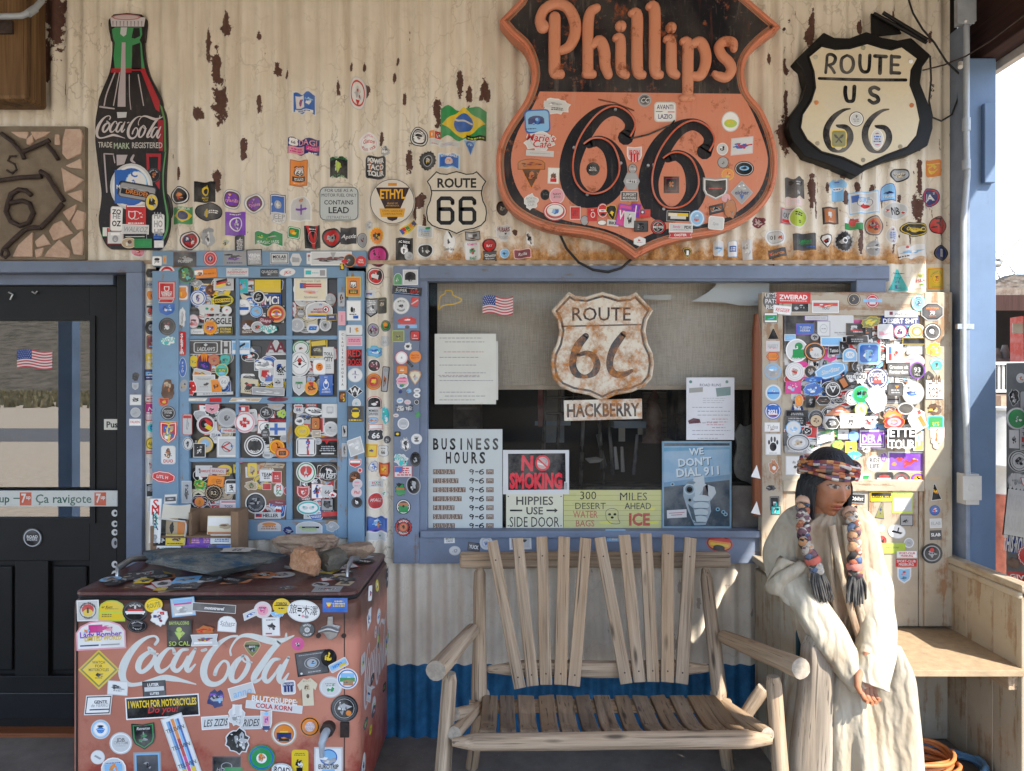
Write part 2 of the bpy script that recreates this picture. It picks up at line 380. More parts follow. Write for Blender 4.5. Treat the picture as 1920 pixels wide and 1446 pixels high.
for i in range(9000):
    x = rnd.uniform(-130, 70); y = rnd.uniform(-150, -52); h = rnd.uniform(.35, 1.0); w = rnd.uniform(.15, .5); a = rnd.uniform(0, 3.14); dx, dy = math.cos(a) * w, math.sin(a) * w
    b.face([(x - dx, y - dy, -.15), (x + dx, y + dy, -.15), (x + dx * .6 + rnd.uniform(-.2, .2), y + dy * .6, h * .7), (x + rnd.uniform(-.2, .2), y, h)])
tag(b.build('dry_grass', mk_grass()), None, None, kind='stuff')

# ---------------------------------------------------------------- corrugated wall
SPOTS = [(105,42,17,48),(92,20,12,30),(88,110,7,40),(118,12,8,14),(415,190,13,38),(406,130,6,40),(424,48,9,20),(372,213,9,12),(391,85,6,30),(457,282,6,22),(405,338,6,22),(336,330,3,14),(520,130,8,12),(538,140,3,13),(487,70,5,10),(487,196,4,16),(635,168,4,16),(683,126,3,8),(684,168,5,12),(688,175,6,10),(659,127,3,7),(746,118,3,8),(739,145,3,8),(759,185,3,14),(715,262,4,14),(862,158,6,28),(880,182,5,18),(909,172,8,22),(821,212,7,24),(767,300,6,26),(788,378,10,14),(778,400,3,22),(795,420,3,14),(700,480,3,10),
  (1470,255,12,30),(1474,190,5,28),(1522,50,4,30),(1516,68,6,18),(1480,40,3,6),(1443,110,5,10),(1473,125,6,14),(1610,50,4,16),(1522,355,7,28),(1580,328,5,10),(1606,350,4,14),(1634,354,4,6),(1720,392,8,26),(1724,330,3,40),(1718,380,6,8),(1530,392,3,14),(1688,372,3,10),(1614,450,5,28),(1640,300,3,8),(1746,65,3,12),(1750,160,2,10),(1585,372,6,14),(1550,350,3,8),(1762,320,2,5),(1762,430,3,12),(1705,440,4,12),(966,437,4,5),
  (830,1240,5,4),(1365,1100,6,4),(1410,1150,3,8),(1260,1210,8,18),(1310,1130,4,10),(1275,1100,3,12),(905,1170,2,5)]
def mk_wall():
    n = NT('peeling_corrugated_steel'); c = n.coords((1, 1, 1), False)
    sx = n.new('ShaderNodeSeparateXYZ'); n.link(n.obj(), sx.inputs[0]); X, Z = sx.outputs['X'], sx.outputs['Z']
    big = n.noise(c, 1.6, 6, .6); mid = n.noise(c, 9, 7, .7); fine = n.noise(c, 55, 5, .7)
    mp = n.new('ShaderNodeMapping'); mp.inputs['Scale'].default_value = (16, 16, 1.1); n.link(n.obj(), mp.inputs[0]); streak = n.noise(mp.outputs[0], 1, 6, .7)
    col = n.ramp(big, [(.3, (.60,.53,.42)), (.55, (.73,.66,.54)), (.75, (.77,.715,.60))])
    col = n.mix(n.ramp(streak, [(.47, 0), (.70, .7)]), col, (.50,.415,.30))           # yellowish run-off stains
    col = n.mix(n.ramp(mid, [(.55, 0), (.75, .35)]), col, (.43,.385,.32))
    v = n.new('ShaderNodeTexVoronoi', feature='DISTANCE_TO_EDGE'); v.inputs['Scale'].default_value = 1
    mp2 = n.new('ShaderNodeMapping'); mp2.inputs['Scale'].default_value = (11, 11, 5); va = n.new('ShaderNodeVectorMath', operation='MULTIPLY_ADD')
    nn = n.new('ShaderNodeTexNoise'); nn.inputs['Scale'].default_value = 9; nn.inputs['Detail'].default_value = 4; n.link(n.obj(), nn.inputs['Vector'])
    n.link(nn.outputs['Color'], va.inputs[0]); va.inputs[1].default_value = (.16, .16, .16); n.link(n.obj(), va.inputs[2]); n.link(va.outputs[0], mp2.inputs[0]); n.link(mp2.outputs[0], v.inputs['Vector'])
    crack = n.math('MULTIPLY', n.ramp(v.outputs['Distance'], [(0, 1), (.03, 0)]), n.ramp(big, [(.44, 0), (.6, 1)]))
    col = n.mix(n.math('MULTIPLY', crack, .6), col, (.30,.23,.16))
    # rust bleeding above the window
    zb = n.math('SUBTRACT', Z, 2.24); zr = n.math('MULTIPLY', n.ramp(n.math('MULTIPLY', zb, 3.2), [(0, 1), (.16, .65), (.65, 0)]), n.math('GREATER_THAN', zb, -.02))
    xr = n.ramp(n.math('MULTIPLY_ADD', X, .2, .5), [(.36, .0), (.42, .6), (.50, 1), (.80, 1), (.90, .5)])
    rm = n.ramp(n.math('ADD', n.math('MULTIPLY', mid, .75), n.math('MULTIPLY', n.math('MULTIPLY', zr, xr), .42)), [(.54, 0), (.70, 1)])
    col = n.mix(n.math('MULTIPLY', rm, n.ramp(n.math('MULTIPLY', zr, xr), [(0, 0), (.12, 1)])), col, n.ramp(fine, [(.3, (.25,.10,.03)), (.55, (.50,.25,.08)), (.75, (.58,.38,.18))]))
    # peeled patches down to brown steel
    wob = n.new('ShaderNodeTexNoise'); wob.inputs['Scale'].default_value = 26; wob.inputs['Detail'].default_value = 5; wob.inputs['Roughness'].default_value = .7; n.link(n.obj(), wob.inputs['Vector'])
    at = n.new('ShaderNodeAttribute'); at.attribute_name = 'wear'; dmin = n.math('MULTIPLY_ADD', n.math('SUBTRACT', wob.outputs['Fac'], .5), 3.4, at.outputs['Fac'])
    mp3 = n.new('ShaderNodeMapping'); mp3.inputs['Scale'].default_value = (26, 26, 7); n.link(n.obj(), mp3.inputs[0]); pf = n.noise(mp3.outputs[0], 1, 6, .65)
    edge = n.ramp(n.math('MULTIPLY_ADD', X, .17, .5), [(.1, .25), (.3, 0), (.62, .0), (.74, .45), (.85, .6)])
    lowz = n.math('GREATER_THAN', Z, 2.15)
    small = n.ramp(n.math('ADD', pf, n.math('MULTIPLY', n.math('MULTIPLY', edge, lowz), .11)), [(.695, 0), (.71, 1)])
    peel = n.math('MAXIMUM', n.ramp(dmin, [(.0, 1), (.04, 0)]), small)
    rim = n.ramp(dmin, [(.0, 0), (.05, .6), (.35, 0)])
    col = n.mix(rim, col, (.68,.62,.52))
    col = n.mix(peel, col, n.ramp(fine, [(.3, (.075,.035,.026)), (.7, (.125,.06,.042))]))
    # painted blue dado
    bz = n.math('ADD', Z, n.math('MULTIPLY', fine, .008)); dado = n.math('LESS_THAN', bz, .345)
    col = n.mix(dado, col, n.ramp(mid, [(.3, (.007,.05,.115)), (.55, (.014,.105,.225)), (.75, (.035,.16,.31))]))
    low = n.math('MULTIPLY', n.math('LESS_THAN', Z, .82), n.math('SUBTRACT', 1, dado)); col = n.mix(n.math('MULTIPLY', low, .6), col, n.ramp(mid, [(.3, (.46,.395,.32)), (.7, (.66,.585,.485))]))
    n.bump(n.math('ADD', n.math('MULTIPLY', fine, .3), n.math('ADD', n.math('MULTIPLY', peel, -1.0), n.math('MULTIPLY', crack, -.5))), .5, .003)
    return n.out(col, .62, spec=.3)
M_wall = mk_wall()
def wall_y(x): return -wall_off(x)
b = MB()
HOLES = [(-9, XW(258), 0, ZW(494)), (XW(289), XW(686), ZW(1006), ZW(486)), (XW(741), XW(1640), ZW(1050), ZW(501))]
i0 = math.floor(-3.2 / GX); i1 = math.floor(2.058 / GX)
for i in range(i0, i1):
    xa, xb = i * GX, (i + 1) * GX; xm = (xa + xb) / 2; iv = [(0, 4.3)]
    for h in HOLES:
        if h[0] < xm < h[1]:
            nv = []
            for a, c in iv:
                if h[2] > a: nv.append((a, min(c, h[2])))
                if h[3] < c: nv.append((max(a, h[3]), c))
            iv = [q for q in nv if q[1] - q[0] > .001]
    for a, c in iv:
        nz = max(1, round((c - a) / .012)) if xb > -2.45 else 1; zs = [a + (c - a) * k / nz for k in range(nz + 1)]
        b.grid([[(xa, wall_y(xa), z), (xb, wall_y(xb), z)] for z in zs])
wall = b.build('corrugated_wall', M_wall, merge=True); tag(wall, 'peeling cream corrugated steel wall with a blue painted foot, dotted with stickers', 'wall')
for p in wall.data.polygons: p.use_smooth = True
_w = [3.0] * len(wall.data.vertices); _rows = {}
for i, v in enumerate(wall.data.vertices): _rows.setdefault(round(v.co.x / GX), []).append(i)
for px, py, rx, ry in SPOTS:
    p = W(px, py); ax, az = rx / 400, ry / 400
    for c in range(math.floor((p.x - ax * 2.6) / GX), math.ceil((p.x + ax * 2.6) / GX) + 1):
        for i in _rows.get(c, ()):
            v = wall.data.vertices[i].co
            if abs(v.z - p.z) < az * 2.6: _w[i] = min(_w[i], math.hypot((v.x - p.x) / ax, (v.z - p.z) / az) - 1)
_at = wall.data.attributes.new('wear', 'FLOAT', 'POINT'); _at.data.foreach_set('value', _w)
b = MB(); g = .024
b.box((-3.2, -.0125, ZW(496)), (XW(1660), -.0095, ZW(489))); b.build('drip_flashing', mk_plain('rusty_flashing', (.42,.30,.19), .6, .3, var=.5, scale=20), wall)

# building behind the wall: dark room
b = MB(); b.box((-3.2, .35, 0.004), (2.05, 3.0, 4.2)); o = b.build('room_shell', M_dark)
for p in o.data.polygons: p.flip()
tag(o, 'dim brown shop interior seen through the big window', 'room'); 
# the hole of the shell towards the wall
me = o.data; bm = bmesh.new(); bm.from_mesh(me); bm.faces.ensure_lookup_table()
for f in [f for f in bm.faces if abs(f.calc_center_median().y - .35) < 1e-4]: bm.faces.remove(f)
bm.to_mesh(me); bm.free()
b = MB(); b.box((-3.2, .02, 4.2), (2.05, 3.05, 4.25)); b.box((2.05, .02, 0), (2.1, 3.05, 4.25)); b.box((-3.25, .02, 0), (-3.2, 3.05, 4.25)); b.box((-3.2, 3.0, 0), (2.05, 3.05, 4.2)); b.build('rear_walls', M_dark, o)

# porch roof, beams, posts
roof = thing('porch_roof', 'wooden porch roof with a dark red-brown gable beam overhead', 'roof', (-3, -2.4, 3.7))
b = MB(); b.box((-9, -4.95, 3.82), (2.92, .02, 3.9)); b.build('ceiling_boards', mk_plain('ceiling_boards', (.50,.44,.36), .8, var=.3, scale=5), roof)
for i in range(13): plank('rafter', (-9 + i * .85, -4.9, 3.76), (-9 + i * .85, 0, 3.76), .05, .115, M_beam, roof, up=(0, 0, 1))
plank('front_beam', (-9, -4.75, 3.2), (2.18, -4.75, 3.2), .14, .40, M_beam, roof, up=(0, 0, 1))
plank('gable_beam', (2.205, -4.9, 3.37), (2.205, .10, 3.37), .10, .43, M_beam, roof, up=(0, 0, 1), bevel=.006)
plank('gable_beam', (2.13, -4.9, 3.66), (2.13, .10, 3.66), .05, .30, M_beam, roof, up=(0, 0, 1), bevel=.006)
plank('fascia', (2.275, -4.95, 3.25), (2.275, .1, 3.25), .035, .26, mk_plain('pale_fascia', (.45,.40,.34), .7), roof, up=(0, 0, 1))
for x, l in ((-5.14, 'blue square porch post at the far left front edge'), (-1.5, 'blue square porch post behind the viewer, middle of the front edge'), (2.26, 'blue square porch post at the front right corner')):
    o = plank('porch_post', (x, -4.75, 0), (x, -4.75, 3.0), .16, .16, M_postblue, None, bevel=.006); tag(o, l, 'post', 'blue posts along the porch front')

# right corner post: a pair of chalky blue timbers
cp = thing('corner_post', 'sunlit pale blue timber post at the right end of the wall', 'post', (2.14, -.05, 0))
plank('timber', (2.142, -.03, 0), (2.142, -.03, 3.15), .15, .10, M_postblue, cp, bevel=.006)
plank('splice_board', (XW(1857, .105), -.094, ZW(342, .105)), (XW(1857, .105), -.094, ZW(193, .105)), .050, .022, M_postblue, cp, bevel=.003, seed=2)
plank('edge_strip', (2.065, -.055, 0), (2.065, -.055, 3.3), .018, .12, mk_plain('grey_blue_trim', (.19,.23,.30), .6), cp, bevel=.002)
cd = thing('conduit', 'grey electrical conduit running down the blue corner post', 'pipe', W(1815, 880, .13))
b = MB(); b.tube([W(1812, 10, .12), W(1812, 250, .12), W(1814, 330, .11), W(1806, 420, .11), W(1806, 700, .11), W(1812, 800, .12), W(1814, 890, .13)], .0125, 10); b.build('pipe', M_galv, cd)
for y0, y1 in ((222, 246), (300, 318)): b = MB(); b.tube([W(1812, y0, .12), W(1812, y1, .12)], .017, 10); b.build('coupling', M_galv, cd)
b = MB(); b.box(tuple(W(1796, 617, .118)), tuple(W(1822, 608, .10))); b.build('strap', M_steel, cd)
jb = thing('junction_box', 'grey metal junction box above the blue corner post', 'electrical box', W(1808, 25, .12))
b = MB(); a, c = W(1789, 52, .09), W(1831, -12, .15); b.box((a.x, c.y, a.z), (c.x, a.y, c.z)); b.build('case', M_galv, jb, bevel=.004)
b = MB(); a, c = W(1796, 44, .156), W(1826, -5, .151); b.box((a.x, a.y, a.z), (c.x, c.y, c.z)); b.build('cover', M_galv, jb, bevel=.003)
b = MB(); b.tube([W(1811, 40, .158), W(1811, 40, .163)], .006, 8); b.build('screw', M_steel, jb)
ob = thing('outlet_box', 'white weatherproof outlet box low on the blue corner post', 'outlet', W(1812, 912, .12))
b = MB(); a, c = W(1794, 942, .083), W(1836, 889, .15); b.box((a.x, c.y, a.z), (c.x, a.y, c.z)); b.build('case', M_white, ob, bevel=.006)
b = MB(); a, c = W(1806, 938, .168), W(1836, 892, .1505); b.box((a.x, a.y, a.z), (c.x, c.y, c.z)); b.build('flip_cover', M_white, ob, bevel=.008)
b = MB(); b.tube([W(1821, 915, .168), W(1821, 915, .174)], .013, 14); b.build('latch', M_white, ob)

# ---------------------------------------------------------------- door at the left
DD = -.07
door = thing('shop_door', 'black panelled door with a large glass pane and a printed push bar', 'door', W(60, 1385, DD))
b = MB()
def fbox(b, x0, y0, x1, y1, d0, d1, col=(.5, .5, .5), m=0, ref=None):
    """a box given by its front rectangle in photo pixels at depth d0 (front), reaching back to d1"""
    a, c = W(x0, y1, d0 if ref is None else ref), W(x1, y0, d0 if ref is None else ref); b.box((a.x, -d0, a.z), (c.x, -d1, c.z), col, m)
def zplank(name, x0, y0, x1, y1, d0, d1, mat, parent, vert=True, bevel=.003):
    a, c = W(x0, y1, d0), W(x1, y0, d0); ym = -(d0 + d1) / 2
    if vert: return plank(name, ((a.x + c.x) / 2, ym, a.z), ((a.x + c.x) / 2, ym, c.z), abs(c.x - a.x), abs(d0 - d1), mat, parent, bevel=bevel)
    return plank(name, (a.x, ym, (a.z + c.z) / 2), (c.x, ym, (a.z + c.z) / 2), abs(c.z - a.z), abs(d0 - d1), mat, parent, bevel=bevel)
zplank('door_frame', 236, 511, 266, 1390, .03, -.09, M_blue, door)
zplank('door_frame', -240, 489, 266, 511, .032, -.09, M_blue, door, False)
zplank('door_stop', 219, 511, 236, 1392, -.03, -.12, M_blackdoor, door)
zplank('door_stop', -240, 498, 236, 512, -.028, -.12, M_blackdoor, door, False)
zplank('transom_bar', -240, 513, 212, 534, -.045, -.1, M_blue, door, False)
zplank('door_stile', 168, 536, 219, 1400, DD, DD - .045, M_blackdoor, door)
zplank('door_rail', -240, 536, 168, 598, DD, DD - .045, M_blackdoor, door, False)
zplank('door_rail', -240, 974, 168, 1052, DD, DD - .045, M_blackdoor, door, False)
zplank('door_rail', -240, 1268, 168, 1372, DD, DD - .045, M_blackdoor, door, False)
zplank('door_stile', 28, 1052, 90, 1268, DD, DD - .045, M_blackdoor, door)
zplank('door_panel', 98, 1062, 162, 1258, DD - .012, DD - .03, M_blackdoor, door, bevel=.008)
zplank('door_panel', -240, 1062, 22, 1258, DD - .012, DD - .03, M_blackdoor, door, bevel=.008)
b = MB(); fbox(b, -240, 1048, 170, 1272, DD - .03, DD - .04); b.build('panel_back', M_blackdoor, door)
for x0, y0, x1, y1 in ((168, 592, 178, 982), (-240, 592, 168, 601), (-240, 972, 168, 982)): 
    b = MB(); fbox(b, x0, y0, x1, y1, DD + .008, DD - .02); b.build('glazing_bead', M_blackdoor, door, bevel=.004)
b = MB(); fbox(b, -240, 601, 168, 972, DD - .015, DD - .02); b.build('glass_pane', M_doorglass, door)
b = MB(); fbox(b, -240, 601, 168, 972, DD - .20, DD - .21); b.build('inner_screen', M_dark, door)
zplank('kick_plate', -240, 1300, 219, 1348, DD + .004, DD - .001, mk_plain('black_kick_strip', (.012,.012,.014), .3), door, False)
zplank('threshold', -240, 1376, 266, 1400, .0, -.12, M_brownwood, door, False)
b = MB(); b.tube([W(16, 548, DD + .012), W(24, 552, DD + .012), W(19, 562, DD + .01)], .004, 6); b.tube([W(60, 547, DD + .012), W(66, 551, DD + .012), W(70, 546, DD + .01)], .004, 6); b.build('door_hook', M_steel, door)

# ---------------------------------------------------------------- sticker-covered blue window
bw = thing('blue_glazed_door', 'old sky blue twelve-pane glazed door plastered with stickers', 'glazed door', W(487, 1010, .02))
zplank('side_board', 285, 508, 334, 1010, .03, -.03, M_skyblue, bw)
zplank('side_board', 652, 508, 682, 1024, .03, -.03, M_skyblue, bw)
zplank('head_board', 285, 470, 686, 499, .032, -.03, M_skyblue, bw, False)
zplank('head_board', 300, 499, 650, 521, .022, -.03, M_skyblue, bw, False)
zplank('door_stile', 334, 508, 354, 1010, .018, -.03, M_skyblue, bw)
zplank('door_stile', 632, 508, 652, 1010, .018, -.03, M_skyblue, bw)
for x0, x1 in ((441, 448), (536, 547)): zplank('muntin', x0, 521, x1, 975, .012, -.02, M_skyblue, bw, bevel=.004)
for y0, y1 in ((629, 637), (744, 757), (859, 867)): zplank('muntin', 354, y0, 632, y1, .0135 if y0 != 744 else .016, -.02, M_skyblue, bw, False, bevel=.004)
zplank('bottom_rail', 354, 975, 632, 1012, .018, -.03, M_skyblue, bw, False)
PANES = []
for r, (y0, y1) in enumerate(((521, 629), (637, 744), (757, 859), (867, 975))):
    for c, (x0, x1) in enumerate(((354, 441), (448, 536), (547, 632))):
        b = MB(); fbox(b, x0, y0, x1, y1, -.006, -.01); o = b.build('window_pane', mk_plain('brown_papered_pane', (.20,.13,.075), .6) if r == 3 and c == 1 else mk_plain('dark_pane', (.05,.045,.04), .3), bw); PANES.append((x0, y0, x1, y1, o))

# ---------------------------------------------------------------- the big window
win = thing('shop_window', 'wide blue-framed shop window with a drawn blind and signs behind the glass', 'window', W(1080, 1055, .02))
zplank('frame_board', 737, 499, 786, 1057, .034, -.02, M_blue, win)
zplank('frame_bead', 786, 527, 801, 1000, .022, -.05, M_blue, win)
zplank('frame_board', 786, 498, 1668, 523, .036, -.02, M_blue, win, False)
zplank('frame_bead', 786, 519, 1668, 527, .026, -.05, M_blue, win, False)
zplank('frame_bead', 1606, 524, 1662, 990, .030, -.03, M_blue, win)
zplank('sill_board', 786, 1008, 1440, 1057, .034, -.02, M_blue, win, False)
zplank('sill', 788, 996, 1440, 1009, .05, -.05, M_blue, win, False)
b = MB(); fbox(b, 801, 527, 1640, 998, -.03, -.034); b.build('glass', M_glass, win)
def mk_blind():
    n = NT('woven_blind'); f = n.noise(n.coords((260, 1, 12)), 1, 3, .6); g = n.noise(n.coords((3, 3, 3)), 1, 5); h = n.noise(n.coords((20, 1, 400)), 1, 2)
    col = n.ramp(n.math('ADD', n.math('MULTIPLY', f, .6), n.math('MULTIPLY', h, .4)), [(.34, (.30,.265,.215)), (.66, (.52,.46,.385))]); col = n.mix(n.ramp(g, [(.4, 0), (.7, .4)]), col, (.46,.43,.39))
    n.bump(f, .2, .002); return n.out(col, .85, spec=.1)
M_blind = mk_blind()
bl = thing('roller_blind', 'tan woven roller blind drawn halfway behind the glass', 'blind', W(1110, 527, -.12))
b = MB(); rows = []
for i in range(13):
    row = []
    for j in range(60):
        px = 820 + 800 * j / 59; py = 520 + 204 * i / 12; p = W(px, py, -.12); p.y += .006 * noise.noise((px * .012, py * .004, 2)); row.append(p)
    rows.append(row)
b.grid(rows); b.build('fabric', M_blind, bl)
zplank('hem_bar', 818, 722, 1620, 731, -.112, -.128, mk_plain('blind_hem', (.40,.34,.27), .7), bl, False)
b = MB(); b.tube([W(790, 515, -.13), W(1640, 515, -.13)], .02, 10); b.build('roller', M_dark, bl)
# ================================================================ PRINT: outlines, stickers, signs
US = [(-.65,1),(-.515,.93),(-.31,.914),(-.16,.96),(0,1),(.16,.96),(.31,.914),(.515,.93),(.65,1),(.985,.66),(.875,.48),(.835,.29),(.88,.065),(.976,-.128),(1.0,-.32),(.96,-.577),(.81,-.737),(.57,-.833),(.26,-.885),(0,-1)]
US = US + [(-x, y) for x, y in reversed(US[9:-1])]
def outline(kind, w, h, seed=0):
    a, b = w / 2, h / 2; rnd = random.Random(seed)
    if kind == 'r': return [(-a, -b), (a, -b), (a, b), (-a, b)]
    if kind == 'R':
        r = min(a, b) * .35; res = []
        for cx, cy, s in ((a - r, b - r, 0), (-a + r, b - r, 90), (-a + r, -b + r, 180), (a - r, -b + r, 270)):
            res += [(cx + r * math.cos(R(s + q)), cy + r * math.sin(R(s + q))) for q in (0, 30, 60, 90)]
        return res
    if kind == 'c': return [(a * math.cos(2 * math.pi * i / 28), b * math.sin(2 * math.pi * i / 28)) for i in range(28)]
    if kind == 'h': return [(-a, 0), (-a * .55, -b), (a * .55, -b), (a, 0), (a * .55, b), (-a * .55, b)]
    if kind == '6': return [(0, -b), (a, -b * .5), (a, b * .5), (0, b), (-a, b * .5), (-a, -b * .5)]
    if kind == '8': return [(a * sx * x, b * sy * y) for sx, sy, L in ((1, 1, ((1, .45), (.45, 1))), (-1, 1, ((.45, 1), (1, .45))), (-1, -1, ((1, .45), (.45, 1))), (1, -1, ((.45, 1), (1, .45)))) for x, y in L]
    if kind == 'd': return [(-a, 0), (0, -b), (a, 0), (0, b)]
    if kind == 's': return [(a * x, b * y) for x, y in US]
    if kind == 'S': return [(-a, b), (-a, -b * .1), (-a * .8, -b * .55), (0, -b), (a * .8, -b * .55), (a, -b * .1), (a, b), (0, b * .88)]
    if kind == 'T': return [(-a * .35, b), (0, b * .88), (a * .35, b), (a, b * .55), (a * .78, b * .1), (a * .55, b * .25), (a * .55, -b), (-a * .55, -b), (-a * .55, b * .25), (-a * .78, b * .1), (-a, b * .55)]
    if kind == 'v': return [(-a, b), (0, -b), (a, b)]
    if kind == 'A': return [(-a, -b), (a, -b), (a * .1, b), (-a * .1, b)]
    if kind == 'G': return [(-a, b * .4), (-a * .55, -b * .4), (0, -b), (a * .55, -b * .4), (a, b * .4), (a * .8, b * .85), (0, b), (-a * .8, b * .85)]
    if kind == 'k': return [(-a, -b), (a, -b), (a, b * .2), (a * .8, b * .65), (a * .4, b * .93), (0, b), (-a * .4, b * .93), (-a * .8, b * .65), (-a, b * .2)]
    if kind == 'g': return [(a * q * math.cos(2 * math.pi * i / 32), b * q * math.sin(2 * math.pi * i / 32)) for i in range(32) for q in ((1, .9)[i % 2],)]
    if kind == 'b': return [(-a, b), (a, b), (a * .88, 0), (a, -b), (-a, -b), (-a * .88, 0)]
    if kind == 'q': return [(-a, -b), (a * .8, -b), (a, b), (-a * .8, b)]
    if kind == 'w': return [(-a + 2 * a * i / 12, b * .86 + b * .14 * math.sin(i * .9)) for i in range(12, -1, -1)] + [(-a + 2 * a * i / 12, -b * .86 + b * .14 * math.sin(i * .9)) for i in range(13)]
    # 'x': die-cut shape with an uneven outline
    n = 22; return [(a * q * math.cos(2 * math.pi * i / n), b * q * math.sin(2 * math.pi * i / n)) for i in range(n) for q in (rnd.uniform(.72, 1.06),)]
SNAME = dict(r='square-cut', R='rounded', c='round', h='hexagonal', d='diamond', s='shield', S='crest-shaped', T='shirt-shaped', v='triangular', A='triangular', G='pick-shaped', k='arched', g='cog-edged', b='banner', q='slanted', w='wavy', x='die-cut')
SNAME.update({'6': 'six-sided', '8': 'eight-sided'})
class Surf:
    def __init__(s, name, parent, d=0.0, conform=False, base=.0006, fn=None, mat=None):
        s.name = name; s.parent = parent; s.d = d; s.conform = conform; s.base = base; s.fn = fn; s.items = []; s.mat = mat or M_print; s.n = 0
    def pos(s, px, py, off=0.0):
        if s.fn: return s.fn(px, py, off)
        p = W(px, py, s.d)
        p.y = (-wall_off(p.x) if s.conform else -s.d) - off; return p
def emit(mb, surf, polys, off):
    """polys: [(points in photo pixels, colour, layer)]"""
    for pts, col, ly in polys:
        for t in (tri(pts) if len(pts) > 4 or len(pts) == 3 else [pts]):
            o = off + ly * .00011
            if surf.conform:
                q = [(W(x, y).x, W(x, y).z) for x, y in t]
                area = sum(q[i][0] * q[(i + 1) % len(q)][1] - q[(i + 1) % len(q)][0] * q[i][1] for i in range(len(q)))
                if area < 0: q.reverse()
                for c in clip_strips(q): mb.face([(x, -wall_off(x) - o, z) for x, z in c], col)
            else:
                area = sum(t[i][0] * t[(i + 1) % len(t)][1] - t[(i + 1) % len(t)][0] * t[i][1] for i in range(len(t)))
                if area > 0: t = list(reversed(t))
                mb.face([surf.pos(x, y, o) for x, y in t], col)
def jit(c, rnd, a=.12): k = 1 + rnd.uniform(-a, a); return tuple(min(1, q * k) for q in c)
def _args(op):
    if '@' in op.split(':')[0]:
        h, rest = op.split('@', 1); num = rest.split(':')[0]; return h, [float(q) for q in num.split(',')], (rest.split(':', 1)[1] if ':' in rest else '')
    return op.split(':')[0], [], (op.split(':', 1)[1] if ':' in op else '')
